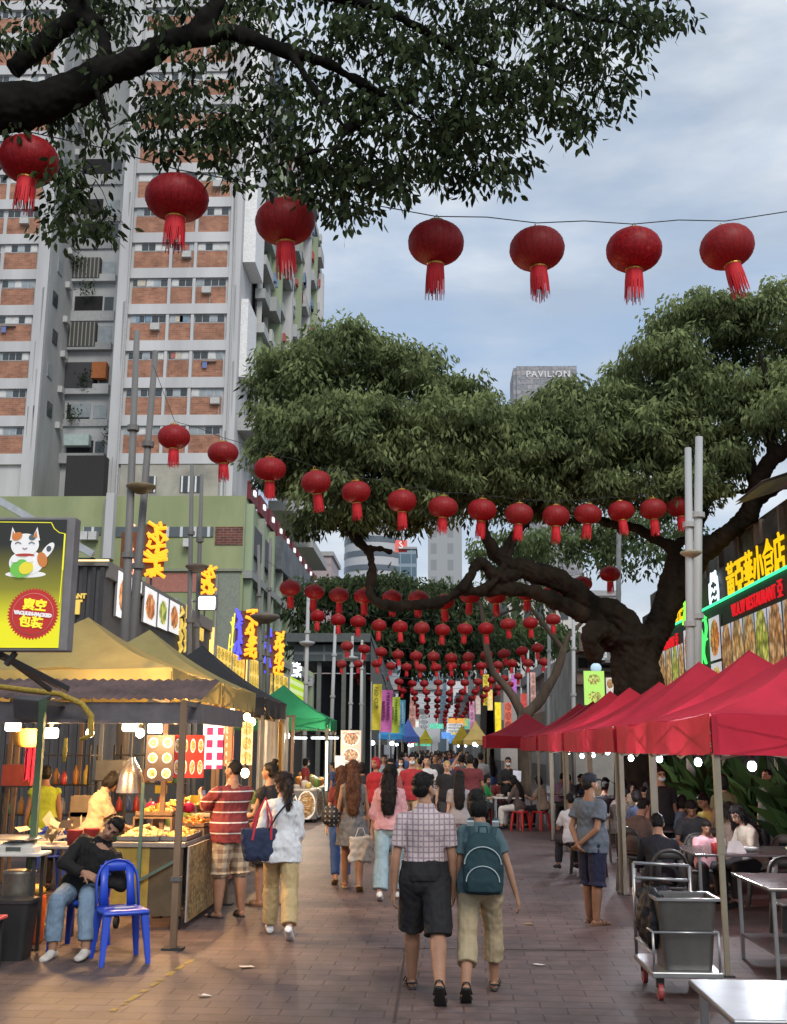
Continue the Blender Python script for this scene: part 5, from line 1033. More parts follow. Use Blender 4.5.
pole(125,640,137,331,19.5,.19,.11,pg,'tall brownish lamp post, left of the leaning pair above the yellow canopies',(141,487,31),dm)
pole(132.5,640,155.5,351,20,.19,.11,pg,'tall brownish lamp post, right leaning one of the pair above the yellow canopies')
pole(189,648,192,465,28,.17,.10,pg,'grey lamp post, left of the pair by the white floodlight',(197,567,24),pbr('brown_disc',(.14,.11,.09),.6))
pole(196.5,648,202,474,28.6,.17,.10,pg,'grey lamp post, right of the pair by the white floodlight')
pole(261,690,258.5,545,37,.17,.10,pg,'grey twin lamp post before the blue neon signs, left one',(265,617,30),pbr('brown_disc2',(.16,.13,.11),.6))
pole(267,690,270.5,538,37.6,.17,.10,pg,'grey twin lamp post before the blue neon signs, right one')
pole(305,720,308.5,592,43,.2,.13,pw_,'pale lamp post left of the dark walkway',(307,643,16))
pole(331.5,725,335.5,622,51,.2,.14,pw_,'pale post in front of the dark walkway, the leftmost of three')
pole(350,730,352.5,636,54,.2,.13,pw_,'pale post in front of the dark walkway, the middle one with a lamp disc',(351.5,658,14))
pole(361,735,362,640,60,.2,.14,pw_,'pale post in front of the dark walkway, the rightmost')
for k,px in enumerate((375,383,391,398,405)): pole(px,740,px+.5,690+k*4,70+k*12,.16,.12,pw_,'slim pale post along the far left side of the street',group='far slim posts on the left',collars=())
pole(690.5,662,688,448,21,.20,.13,pw_,'pale lamp post, left of the pair before the dish photos',(691,553,22),pbr('cream_disc',(.40,.36,.25),.5))
pole(696.5,662,699,437,21.5,.22,.15,pw_,'pale lamp post, taller right one of the pair before the dish photos')
pole(618,660,619,520,34,.2,.14,mc((.22,.23,.23),.6),'grey post half hidden behind the leaning tree trunk',collars=())
pole(573.5,700,573.5,612,44,.2,.13,pw_,'pale post right of the forked tree, the thicker one')
pole(549,715,549,616,50,.2,.13,pw_,'pale post between the limbs of the forked tree')
for k,(px,t_) in enumerate(((528,650),(536,642),(521,655),(514,660))): pole(px,740,px,t_,62+k*9,.16,.12,pw_,'slim pale post among the far right lantern rows',group='far slim posts on the right',collars=())
# floodlight on the second pair of posts
p=P(207,603,28.3); r=thing('floodlight','blinding white floodlight head fixed to the grey lamp post','floodlight',tuple(p)); q=MB(); q.box((0,.06,.02),(.5,.12,.4)); q.box((-.25,.05,.05),(.3,.04,.04)); q.build('housing',mc((.1,.1,.1),.5),r); q=MB(); q.box((0,-.02,0),(.42,.04,.32)); q.build('lamp_face',glow((.92,.97,1),9),r,bevel=.015)
# ------------------------------------------------------------ lime, pink and blue banners, left far side
def banner(px,pt,pb,w,Y,col,label,txt,tc):
    p0,p1=P(px,pt,Y),P(px,pb,Y); h=p0.z-p1.z; r=thing('feather_banner',label,'banner',(p1.x,Y,0)); W_=w*Y/1100; q=MB(); nx,nz=5,14
    for i in range(nx):
        for j in range(nz):
            def g(i_,j_): u=i_/nx-.5; v=j_/nz; return (u*W_+.05*v,.05*math.sin(v*9+u*4),p1.z+h*v)
            q.quad(g(i,j),g(i+1,j),g(i+1,j+1),g(i,j+1))
    q.build('banner_cloth',pbr('banner',col,.7,.12),r,True); q=MB(); q.tube([(-W_*.55,.03,0),(-W_*.55,.03,p0.z+.1)],.025,6); q.build('banner_pole',mc((.5,.5,.5),.5),r)
    q=MB(); z=p0.z-h*.07; random.seed(int(px))
    if txt: place(text(txt,W_*.62,mc(tc,.7,0),'lettering',ext=.004,align='LEFT'),frame((p1.x,Y-.09,p0.z-h*.06),(0,0,-1),(1,0,0)),r)
    else:
        for c_ in (-.22,.2):
            zz=p0.z-h*(.07+.2*(c_<0))
            while zz>p1.z+h*.35:
                l=W_*random.uniform(.12,.3); q.bx(p1.x+W_*(c_-.12),p1.x+W_*(c_+.12),Y-.11,Y-.10,zz-l,zz); zz-=l+W_*.08
        B(q,'lettering',mc(tc,.7,0),r)
banner(376,684,730,9,47,(.62,.52,.05),'tall narrow yellow street banner with dark vertical lettering','BIO CUP',(.05,.05,.05)); banner(386,690,732,11,50,(.62,.16,.45),'pink street banner with dark vertical lettering','',(.2,.03,.15)); banner(394.5,697,733,9,52,(.48,.60,.06),'lime street banner right of the pink one','',(.1,.2,.02)); banner(401,700,736,7,56,(.10,.35,.5),'blue street banner farthest right of the four','',(.4,.5,.6))
# ------------------------------------------------------------ pop-up canopies
steel=pbr('brushed_steel',(.33,.335,.34),.34,.12,sc_=8,metal=.85,stretch=(1,12,1)); legm=pbr('khaki_leg',(.23,.205,.15),.55,.2,sc_=3); darkm=mc((.03,.03,.03),.6); wood=pbr('worn_wood',(.20,.13,.08),.7,.35,sc_=4,stretch=(1,1,.2))
def canopy(x0,x1,y0,y1,zv,vh,zp,mat,label,group=None,tagm=None,truss=True,legs=(1,1,1,1),lm=None):
    cx,cy=(x0+x1)/2,(y0+y1)/2; r=thing('pop_up_canopy',label,'canopy',(cx,cy,0),group=group); q=MB(); ze=zv+vh; n=14; sd=random.random()*50
    cs=[(x0,y0),(x1,y0),(x1,y1),(x0,y1)]; pk=V((cx,cy,zp))
    for k in range(4):
        a=V((*cs[k],ze)); b=V((*cs[(k+1)%4],ze)); i0=len(q.v); rows=12
        for i in range(rows+1):
            t=i/rows
            for j in range(n+1):
                u=j/n; p=a.lerp(b,u).lerp(pk,t); s_=math.sin(PI*u); p.z-= .13*s_*(1-t)*min(1,t*5)*.9+.05*s_*(1-t)*.4 + .10*math.sin(PI*t)
                w_=noise.noise((p.x*1.9+sd,p.y*1.9,k))*.035*s_+noise.noise((p.x*5,p.y*5+sd,k))*.014*s_; p.z+=w_; q.v.append(p)
        for i in range(rows):
            for j in range(n): o=i0+i*(n+1)+j; q.f.append((o,o+1,o+n+2,o+n+1)); q.m.append(0)
    q2=MB(); N_=26
    for k in range(4):
        a=V((*cs[k],0)); b=V((*cs[(k+1)%4],0)); nr=(b-a).normalized(); nr=V((nr.y,-nr.x,0)); i0=len(q2.v)
        for i in range(4):
            for j in range(N_+1):
                u=j/N_; s_=math.sin(PI*u); p=a.lerp(b,u)+nr*(.012+(1-i/3)*.02*math.sin(u*23+sd+k)*s_+noise.noise((u*5+sd,i*.4,k))*.03*(1-i/3)); p.z=zv+vh*i/3-.021*s_*(i/3)-.012*s_+noise.noise((u*9+sd,k,2))*.012*(1-i/3); q2.v.append(p)
        for i in range(3):
            for j in range(N_): o=i0+i*(N_+1)+j; q2.f.append((o,o+1,o+N_+2,o+N_+1)); q2.m.append(0)
    B(q,'canopy_roof',mat,r,True); B(q2,'valance',mat,r,True)
    for k,(x,y) in enumerate(cs):
        if not legs[k]: continue
        x+=.035*(1 if x<cx else -1); y+=.035*(1 if y<cy else -1); q=MB(); q.bx(x-.022,x+.022,y-.022,y+.022,.012,1.05); q.bx(x-.028,x+.028,y-.028,y+.028,1.0,ze-.04); L_=B(q,'leg',lm or legm,r); q=MB(); q.bx(x-.05,x+.05,y-.05,y+.05,0,.012); o=B(q,'foot_plate',darkm,r); o.parent=L_
    if truss:
        q=MB()
        for k in range(4):
            a=V((*cs[k],ze-.12));b=V((*cs[(k+1)%4],ze-.12)); c_=V((cx,cy,0)); a+=(V((cx,cy,ze-.12))-a)*.03; b+=(V((cx,cy,ze-.12))-b)*.03; m=(a+b)/2; q.bar(a,m+V((0,0,-.28)),.018); q.bar(a+V((0,0,-.28)),m,.018); q.bar(m+V((0,0,-.28)),b,.018); q.bar(m,b+V((0,0,-.28)),.018)
        B(q,'truss',legm,r)
    if tagm:
        q=MB(); q.bx(x0-.03,x0-.022,y0+.02,y0+.05,zv+.09,zv+.22); B(q,'corner_tag',tagm,r)
    return r
def cloth(name,c,tr=.25):
    m=pbr(name,c,.75,.17,sc_=1.6,bump=.35,bs=7); t=m.node_tree; b=t.nodes['Principled BSDF']; tl=N(t,'ShaderNodeBsdfTranslucent'); src=b.inputs['Base Color'].links[0].from_socket; t.links.new(src,tl.inputs[0]); ms=N(t,'ShaderNodeMixShader'); ms.inputs[0].default_value=tr; t.links.new(b.outputs[0],ms.inputs[1]); t.links.new(tl.outputs[0],ms.inputs[2]); t.links.new(ms.outputs[0],t.nodes['Material Output'].inputs[0]); return m
redc=cloth('red_canopy_cloth',(.50,.022,.048),.34); yelc=cloth('mustard_canopy_cloth',(.38,.32,.125),.22); blkc=cloth('black_canopy_cloth',(.02,.02,.022),.05); grnc=cloth('green_canopy_cloth',(.03,.27,.12)); bluc=cloth('blue_canopy_cloth',(.06,.34,.72)); bluc2=cloth('deep_blue_canopy_cloth',(.07,.13,.42)); yc2=cloth('pale_yellow_canopy_cloth',(.58,.42,.14))
ty=mc((.5,.38,.08),.7)
RC=[10.0,13.05,15.4,18.3,21.6,24.2,26.9,29.6,32.3]
nm_=['nearest','second','third','fourth','fifth','sixth','seventh','eighth']
for k in range(8):
    canopy(2.46+.04*(k%2),5.55,RC[k]+.02,RC[k+1]-.02,1.84,.36,3.06+.06*(k%3),redc,'red pop-up canopy over the dining tables, %s from the camera along the right side'%nm_[k],'red canopies over the right hand tables',ty if k in(1,3,5) else None,legs=(1,1,1,1) if k<5 else (1,1,0,0))
canopy(P(487,740,32.8).x,P(487,740,32.8).x+2.5,32.8,35.6,1.90,.36,2.95,redc,'red pop-up canopy farthest away, jutting out into the street','red canopies over the right hand tables')
canopy(-6.07,-3.07,12.9,15.9,2.47,.32,3.55,yelc,'mustard yellow pop-up canopy nearest, partly behind the cat signboard','mustard canopies over the left stalls',lm=wood)
canopy(-6.07,-3.07,16.1,19.1,2.47,.32,3.72,yelc,'mustard yellow pop-up canopy in the middle, before the black canopy','mustard canopies over the left stalls',lm=wood)
canopy(-6.07,-3.07,20.2,23.2,2.45,.32,3.85,blkc,'black pop-up canopy behind the mustard canopies')
canopy(-6.07,-3.07,32.3,35.4,2.40,.32,3.75,grnc,'green pop-up canopy over the stall with white tube lights')
canopy(P(379,740,56).x,P(403,740,56).x,55,57.5,2.3,.25,3.3,bluc,'light blue canopy at the left in the far crowd'); canopy(P(397,740,62).x,P(419,740,62).x,61,64,2.2,.3,3.5,bluc2,'deep blue canopy right of the light blue one in the far crowd')
canopy(P(463,740,70).x,P(489,740,70).x,69,72,2.1,.3,3.6,yc2,'pale yellow canopy at the end of the red row, nearer one'); canopy(P(452,740,95).x,P(472,740,95).x,94,97,2.2,.3,3.9,cloth('lemon_canopy_cloth',(.62,.46,.05)),'lemon yellow canopy farther down the street'); canopy(P(419,740,80).x,P(432,740,80).x,79,81,2.2,.3,3.3,cloth('yellow_blue_canopy',(.60,.52,.05)),'small yellow canopy in the middle of the far crowd')
# ------------------------------------------------------------ lamps
white=glow((.85,.93,1),11); warm=glow((1,.68,.32),14); warmw=glow((1,.86,.62),14)
def plight(p,e,col,rad=.07): 
    l=bpy.data.lights.new('lamp_light','POINT'); l.energy=e*(5.2 if col[2]<.7 else 3.9); l.color=col; l.shadow_soft_size=rad; o=bpy.data.objects.new('lamp_light',l); COL.objects.link(o); o.location=p; return o
def bulb(p,top,m,label,group=None,r=.045,rect=False):
    t=thing('hanging_bulb',label,'lamp',p,group=group); q=MB()
    if rect: q.box((0,0,0),(.16,.07,.11)); q.build('bulb',m,t,True,bevel=.02)
    else: q.ell((0,0,0),(r,r,r*1.15),14,10); q.build('bulb',m,t,True)
    q=MB(); q.lathe([(.02,r*.9),(.024,r*1.0+.05),(.012,r+.07)],n=10); q.build('socket',darkm,t); q=MB(); q.tube([(0,0,r+.06),(.0,.01,(top-p[2])*.5),(0,0,top-p[2])],.005,5); q.build('cord',darkm,t); return t
for k,(Y,nm) in enumerate(((10.4,'first from the right'),(12.5,'second from the right'),(14.7,'third from the right'),(16.8,'fourth from the right'),(19.1,'fifth from the right'),(20.9,'sixth from the right'),(22.4,'seventh from the right'),(24.7,'eighth from the right'))):
    pb=P((752,698,659.5,631,607.6,593,582,568.6)[k],(766,762,759,758,752,754.6,756,752)[k],Y*1.08+.2); bulb(tuple(pb),2.25,white,'white round bulb hanging under the red canopies, '+nm)
    if k in(0,1,3,5): plight((pb.x,pb.y,pb.z-.12),19,(.86,.93,1))
for k,(px,py,Y) in enumerate(((13,726,12.0),(51,733,12.3),(130,726,12.0),(140,733,12.9),(155,728.5,12.7),(90,733,13.6))):
    p=P(px,py,Y); bulb(tuple(p),2.32 if k!=5 else 2.6,warmw,'glaring warm lamp under the dark awning, '+('far left by the grey bracket','left of the yellow rope','nearest right one, the brightest','below and right of the brightest','rightmost by the menu boards','small one deep behind the rope')[k],rect=k in(0,1,2,4),r=.05)
for p,e in (((-4.2,12.2,1.95),42),((-3.2,11.95,2.05),38),((-3.2,13.8,2.0),40),((-3.6,16.,2.1),38),((-3.6,20.5,2.1),36),((-3.4,27.5,2.1),45),((-3.2,33.,2.0),45),((-2.9,24.,2.1),22)): plight(p,e,(1,.56,.23) if p[1]<22 else (1,.78,.55))
for k,(px,py,Y) in enumerate(((232,713,17.),(247,717,18.5),(252,722,18.),(245,773,16.),(282,732,24),(287,736,24.5))): bulb(tuple(P(px,py,Y)),2.5,[warm,warmw][k>3],('warm bulb under the second mustard canopy, upper left one','warm bulb under the second mustard canopy, right one','small warm bulb by the orange posters','warm bulb low behind the striped shirt man','white bulb left of the green canopy, upper one','white bulb left of the green canopy, lower one')[k],r=.06)
for k,(px,Y) in enumerate(((300,32.),(318,32.),(332,32.5))):
    p=P(px,738,Y); t=thing('tube_lamp','bright white tube lamp under the green canopy edge, '+('left one','middle one','right one')[k],'lamp',tuple(p)); q=MB(); q.tube([(-.19,0,0),(.19,0,0)],.024,8); q.build('tube',white,t,True); q=MB(); q.bx(-.3,.3,-.03,.03,.05,.08); q.build('holder',darkm,t); q=MB(); q.bar((0,0,.08),(0,0,.3),.02); q.build('hanger',darkm,t)
p=P(326.5,768,30.5); t=thing('upright_tube','upright greenish white light tube on the stall post under the green canopy','lamp',(p.x,p.y,0)); q=MB(); q.tube([(0,0,.75),(0,0,2.05)],.028,8); q.build('tube',glow((.85,1,.75),3.5),t); q=MB(); q.bx(-.03,.03,.06,.12,0,2.4); q.build('post',legm,t)
for k in range(14):
    Y=50+k*5; x=random.choice((-1,1))*random.uniform(1.6,3.2)+.1; t=tag(None or (lambda q:(q.ell((0,0,0),.10),q.build('far_bulb',white,None,True,(x,Y,2.1)))[1])(MB()),'tiny bright lamp among the far stalls','lamp','tiny lamps of the far stalls')
# ------------------------------------------------------------ left front stall (authored, then moved down the street)
DY=.68; P0_=P; before=set(o.name for o in bpy.data.objects)
def P(px,py,Y): return P0_(px,py,Y+DY)-V((0,DY,0))
random.seed(21)
aw=thing('stall_awning','dark front awning with purplish corrugated roof and grey gutter over the snack stall','awning',(-3.6,11.2,0))
q=MB(); nC=60
for i in range(nC):
    x0=-5.6+i*(3.2/nC); x1=x0+3.2/nC; h=.012*(1 if i%2 else -1)
    q.quad((x0,10.75,2.36+h),(x1,10.75,2.36-h),(x1+.0,11.75,2.62-h),(x0,11.75,2.62+h))
B(q,'corrugated_roof',pbr('brown_roof',(.11,.065,.060),.6,.45,sc_=3),aw)
q=MB(); q.bx(-5.6,-2.42,10.8,10.86,2.13,2.33); q.bx(-5.6,-2.42,10.7,10.8,2.11,2.15); B(q,'gutter',pbr('grey_gutter',(.13,.12,.13),.5,.25),aw)
q=MB(); q.bx(-2.47,-2.41,10.86,13.4,2.12,2.32); B(q,'side_rail',mc((.13,.12,.12),.6),aw)
for nm,x,y,m in(('post',-2.47,10.3,wood),('post',-3.85,10.2,mc((.10,.16,.09),.7)),('post',-2.55,13.35,wood)):
    q=MB(); q.bx(x-.03,x+.03,y-.03,y+.03,.02,2.33); pp=B(q,nm,m,aw); q=MB(); q.bx(x-.10,x+.10,y-.07,y+.07,0,.02); b_=B(q,'foot_plate',darkm,aw); b_.parent=pp
for a_,b_,w__ in(((-2.47,10.3,2.3),(-2.47,10.9,2.3),.05),((-3.85,10.2,2.3),(-3.85,10.9,2.3),.05),((-2.47,10.3,.62),(-2.47,10.3,.66),.09)): q=MB(); q.bar(a_,b_,w__); B(q,'bracket',mc((.12,.11,.1),.6),aw)
q=MB(); q.bar((-5.5,10.9,2.2),(-2.45,10.9,2.2),.04); q.bar((-4.6,11,2.2),(-4.6,13,2.5),.04); q.bar((-3.3,11,2.2),(-3.3,13,2.5),.04); B(q,'frame',mc((.10,.13,.10),.6),aw)
q=MB(); pts=[P(-20,684,10.7),P(25,690,10.65),P(60,694,10.6),P(82,704,10.6),P(91,716,10.6),P(91,735,10.6),P(80,740,10.6)]; q.tube(pts,[.025,.03,.028,.03,.035,.03,.02],8); q.tube([P(66,738,10.6),P(65,750,10.6),P(64,762,10.6)],[.02,.025,.02],6); tag(q.build('yellow_rope',pbr('yellow_rope',(.38,.27,.05),.9,.45,sc_=60),None,True),'yellow twisted rope draped along the dark awning','rope')
q=MB(); p=P(30,708,10.55); q.box(p,(.34,.12,.22),Euler((.3,.1,-.35))); q.box(p+V((.16,0,.1)),(.06,.1,.05),Euler((.3,.1,-.35))); tag(q.build('lamp_bracket',mc((.08,.08,.085),.5),bevel=.015),'dark grey bracket box holding the far left lamp','bracket')
# snack counter
cn=thing('snack_counter','snack stall counter with printed vinyl skirt and yellowed front panel','counter',(-3.03,12.4,0))
q=MB(); q.bx(-3.42,-2.64,11.4,13.6,.83,.88); B(q,'counter_top',pbr('zinc_top',(.32,.30,.27),.4,.3,metal=.4),cn,bevel=.006)
q=MB(); q.bx(-3.40,-3.02,11.42,11.45,.14,.83); B(q,'front_panel',pbr('yellow_panel',(.42,.29,.06),.6,.4,sc_=3),cn)
q=MB(); q.bx(-3.02,-2.66,11.42,11.45,.14,.83); B(q,'dark_front_panel',pbr('brown_panel',(.10,.075,.045),.6,.4,sc_=3),cn)
panel('vinyl_skirt',frame((-2.60,12.45,.46),(0,1,0),(0,0,1)),2.1,.76,food_mat(120,(.36,.22,.09),[(.28,.09,.04),(.42,.30,.12),(.62,.5,.25)],0,.5,plates=(5,2),ring=False,asp=.5),cn,.02)
q=MB(); q.bx(-3.4,-2.62,13.55,13.58,.1,.83); B(q,'rear_panel',darkm,cn)
for x,y in((-3.36,11.5),(-2.7,11.5),(-3.36,13.5),(-2.7,13.5)): q=MB(); q.bx(x-.025,x+.025,y-.025,y+.025,.12,.83); L_=B(q,'leg',darkm,cn); q=MB(); q.tube([(x-.02,y,.06),(x+.02,y,.06)],.06,12); o=B(q,'caster',darkm,cn); o.parent=L_
q=MB(); q.bar((-3.1,11.39,.5),(-2.7,11.39,.72),.03); q.bar((-3.12,11.40,.15),(-3.12,11.40,1.5),.035); B(q,'green_brace',mc((.10,.17,.14),.6),cn)
fry=pbr('fried_snack',(.62,.33,.06),.5,.45,sc_=30); fry2=pbr('orange_snack',(.70,.24,.03),.5,.4,sc_=30); cream=pbr('pale_snack',(.70,.48,.18),.5,.35,sc_=30)
def tray(x0,x1,y0,y1,z,m,label,n,r,hgt,pan=None,ln=1.6):
    t=thing('food_tray',label,'tray',((x0+x1)/2,(y0+y1)/2,z)); q=MB(); q.bx(x0,x1,y0,y1,z,z+.012); 
    for a in((x0,x0+.012,y0,y1),(x1-.012,x1,y0,y1),(x0+.012,x1-.012,y0,y0+.012),(x0+.012,x1-.012,y1-.012,y1)): q.bx(a[0],a[1],a[2],a[3],z+.0005,z+.055)
    B(q,'pan',pan or steel,t); q=MB()
    for i in range(n):
        u,v=random.random(),random.random(); zz=z+.02+hgt*math.sin(PI*u)*math.sin(PI*v)*random.random()**.5; q.ell((x0+.04+u*(x1-x0-.08),y0+.04+v*(y1-y0-.08),zz+r*.5),(r*ln,r,r*.8),8,5,Euler((random.random()*.6,random.random()*.6,random.random()*6)).to_matrix())
    o=B(q,'fried_food',m,t,True,kind=None); return t
tray(-3.40,-2.95,11.5,12.1,.88,cream,'steel tray heaped with pale golden fritters, nearest the sleeping man',90,.035,.10)
tray(-2.94,-2.66,11.55,12.35,.88,fry,'steel tray of orange brown fritters at the counter corner',70,.032,.07)
tray(-3.40,-2.98,12.2,12.7,1.10,fry2,'raised tray of round orange snacks with price cards',70,.035,.09,wood,1.1)
tray(-2.96,-2.66,12.45,13.0,.96,fry2,'tray of long orange fried sticks',50,.03,.08,wood,2.6)
tray(-3.40,-2.70,13.05,13.5,1.12,fry,'far raised tray heaped with brown fried rolls',70,.036,.09,wood,2.)
q=MB(); q.bx(-3.42,-2.97,12.18,12.72,.88,1.10); q.bx(-3.42,-2.69,13.03,13.52,.88,1.12); q.bx(-2.97,-2.65,12.43,13.02,.88,.96); 
for a in((-3.42,-2.97,12.18,12.72,.885,1.098,'slatted wooden riser under the round orange snacks'),(-3.42,-2.69,13.03,13.52,.885,1.118,'slatted wooden riser under the far tray'),(-2.97,-2.65,12.43,13.02,.885,.958,'low wooden riser under the fried sticks')):
    t=thing('wooden_riser',a[6],'riser',(a[0],a[2],.88)); q=MB(); q.bx(a[0],a[1],a[2],a[3],a[5]-.02,a[5]); B(q,'top_board',wood,t); q=MB(); q.bx(a[0],a[0]+.02,a[2],a[3],.8805,a[5]-.021); q.bx(a[1]-.02,a[1],a[2],a[3],.8805,a[5]-.021); B(q,'side_board',wood,t)
for k,(x,y) in enumerate(((-3.22,12.62),(-2.86,12.9))):
    t=thing('price_card','small yellow price card on a stick, '+('left one above the orange snacks','right one above the fried sticks')[k],'price card',(x,y,1.12 if k==0 else 1.0)); q=MB(); q.bx(-.008,.008,-.004,.004,0,.24); q.build('stick',mc((.6,.6,.5)),t); q=MB(); q.bx(-.07,.07,-.006,.006,.22,.31); q.build('card',mc((.75,.48,.03),.6,0,emit=(.8,.5,.05),est=.25),t)
q=MB(); q.lathe([(.06,0),(.075,.02),(.08,.15),(.078,.16)],(-2.78,13.2,.88),16); tag(q.build('tub',mc((.62,.55,.45),.5),None,True),'cream plastic tub at the street end of the counter','tub')
t=thing('sauce_bottles','yellow sauce bottle standing between the price cards','bottle',(-3.02,12.8,1.1)); q=MB(); q.lathe([(.04,0),(.04,.22),(.025,.26),(.012,.34),(.008,.36)],n=12); q.build('bottle',mc((.75,.45,.02),.4),t,True)
t.name='sauce_bottle'
for k,(x,c,lb) in enumerate(((-3.36,(.7,.03,.14),'pink plastic bag tied beside the orange snacks'),(-2.93,(.65,.02,.1),'magenta plastic bag between the trays'))): q=MB(); q.ell((x,12.75+.1*k,1.17),(.07,.06,.07)); tag(q.build('plastic_bag',mc(c,.4),None,True),lb,'bag')
# steel heat hood
p=P(131,775,12.4); t=thing('heat_hood','dome shaped brushed steel heat hood hanging beside the vendor','hood',tuple(p)); q=MB(); q.lathe([(.165,-.20),(.16,-.16),(.14,-.02),(.10,.09),(.05,.16),(.03,.2)],n=24,cap=False); q.build('hood',pbr('hood_steel',(.42,.38,.33),.25,.2,metal=.9,sc_=12),t,True); q=MB(); q.tube([(0,0,.19),(0,0,.62)],.012,6); q.build('chain',darkm,t)
# menus
def board_thing(name,px0,px1,py0,py1,Y,mat,label,cat='menu board',rot=0.,legz=None):
    p0,p1=P(px0,py0,Y),P(px1,py1,Y); c=(p0+p1)/2; w=abs(p1.x-p0.x); h=abs(p0.z-p1.z); M=frame(c,(math.cos(rot),math.sin(rot),0),(0,0,1)); o=panel(name,M,w,h,mat,None,.02); tag(o,label,cat); return o
ov=lambda sd,bg,nx,ny,gl=.45:food_mat(sd,bg,[(.35,.1,.03),(.8,.45,.1),(.9,.8,.6)],gl,.26,plates=(nx,ny))
board_thing('menu_board',147,173,735,781,12.0,ov(131,(.03,.02,.02),2,3),'black hanging menu board with six oval dish pictures')
board_thing('menu_board',174.5,203,735,778,12.2,ov(132,(.50,.03,.02),4,2),'red hanging menu board with eight oval dish pictures',rot=.25)
lbm=matmix('lightbox_print',(.80,.80,.82),(.62,.04,.12),lambda t,s:mth(t,'MULTIPLY',lines(1,.15,.09)(t,s),lines(0,.13,.075)(t,s)),.4); b0=lbm.node_tree.nodes['Principled BSDF']; lbm.node_tree.links.new(b0.inputs['Base Color'].links[0].from_socket,b0.inputs['Emission Color']); b0.inputs['Emission Strength'].default_value=.9
board_thing('menu_lightbox',204,222,718,769,13.0,lbm,'glowing white menu lightbox with red printing','menu lightbox',.35)
board_thing('menu_strip',225,233,733,766,14.5,ov(134,(.45,.05,.02),1,4,.4),'narrow hanging red menu strip with dishes','menu board'); board_thing('menu_strip',222,234,722,736,14.2,ov(135,(.02,.02,.02),3,1,.3),'small dark menu strip above the red strip','menu board')
board_thing('hanging_poster',242,252,722,765,15.5,food_mat(136,(.75,.55,.3),[(.8,.2,.03),(.85,.5,.1),(.95,.8,.5)],.55,.42,plates=(1,3),ring=False),'tall orange poster hanging behind the striped shirt man','poster')
# left table with scale
def box_table(label,x0,x1,y0,y1,z,mt,ml_=None,th=.03,name='table',cat='table',leg=.03,shelf=False):
    t=thing(name,label,cat,((x0+x1)/2,(y0+y1)/2,0)); q=MB(); q.bx(x0,x1,y0,y1,z-th,z); B(q,'tabletop',mt,t,bevel=.008)
    for x,y in((x0+.06,y0+.06),(x1-.06,y0+.06),(x0+.06,y1-.06),(x1-.06,y1-.06)): q=MB(); q.bx(x-leg/2,x+leg/2,y-leg/2,y+leg/2,0,z-th); B(q,'leg',ml_ or mt,t)
    if shelf: q=MB(); q.bx(x0+.05,x1-.05,y0+.05,y1-.05,.2,.22); B(q,'shelf',mt,t)
    return t
box_table('white topped side table carrying the kitchen scale',-4.7,-3.66,9.85,10.2,.90,mc((.6,.58,.54),.5),darkm)
t=thing('kitchen_scale','white electronic scale with steel pan on the side table','scale',(-3.92,10.02,.90)); q=MB(); q.loft([(V((0,0,.0)),V((.19,0,0)),V((0,.14,0))),(V((0,0,.05)),V((.185,0,0)),V((0,.14,0))),(V((0,.02,.09)),V((.13,0,0)),V((0,.10,0)))],20,pw=5); q.build('body',mc((.55,.53,.48),.5),t); q=MB(); q.bx(-.07,.07,-.145,-.13,.02,.055); q.build('display',mc((.08,.1,.09),.3),t); q=MB(); q.lathe([(.04,.088),(.04,.11),(.19,.115),(.20,.125)],(0,.02,0),24); q.build('pan',steel,t)
q=MB()
for i in range(24): c=V((-3.95+random.gauss(0,.13),11.2+random.gauss(0,.1),.99+abs(random.gauss(0,.07)))); a=V((random.uniform(-1,1),random.uniform(-1,1),random.uniform(-1,1)))*.11; b_=V((random.uniform(-1,1),random.uniform(-1,1),random.uniform(-1,1)))*.11; q.poly([c,c+a,c+a+b_,c+b_*.8])
tag(q.build('paper_bags',mc((.42,.33,.2),.8)),'crumpled heap of brown paper bags behind the scale','paper bags')
box_table('low back table behind the scale with bags and red tubs',-4.7,-3.6,10.9,11.5,.88,mc((.35,.33,.3),.5),darkm)
for k,(x,y) in enumerate(((-3.72,11.05),(-3.62,11.3))): q=MB(); q.lathe([(.07,0),(.085,.14),(.09,.15)],(x,y,.88),16); tag(q.build('tub',mc((.32,.03,.03),.5),None,True),('dark red plastic tub left of the vendor','second dark red tub close to the vendor')[k],'tub')
# orange drink barrel, black bin, metal can, brass drum
t=thing('drink_barrel','orange insulated barrel with yellow top under the side table','barrel',(-3.98,10.55,0)); q=MB(); q.lathe([(.15,0),(.165,.03),(.17,.42),(.16,.46)],n=24); q.build('barrel',mc((.70,.12,.02),.45),t,True); q=MB(); q.lathe([(.165,.46),(.16,.50),(.12,.54),(.05,.55)],n=24); q.build('lid',mc((.62,.36,.04),.45),t,True); q=MB(); q.tube([(0,-.17,.12),(0,-.23,.12),(0,-.23,.06)],.018,8); q.build('tap',darkm,t)
t=thing('waste_bin','black rectangular plastic bin below the side table','bin',(-3.82,9.75,0)); q=MB(); q.loft([(V((0,0,0)),V((.15,0,0)),V((0,.13,0))),(V((0,0,.5)),V((.19,0,0)),V((0,.16,0)))],24,pw=7); q.build('bin_body',mc((.02,.02,.02),.5),t); q=MB(); q.loft([(V((0,0,.49)),V((.20,0,0)),V((0,.17,0))),(V((0,0,.52)),V((.20,0,0)),V((0,.17,0)))],24,pw=7); q.build('rim',mc((.03,.03,.03),.4),t)
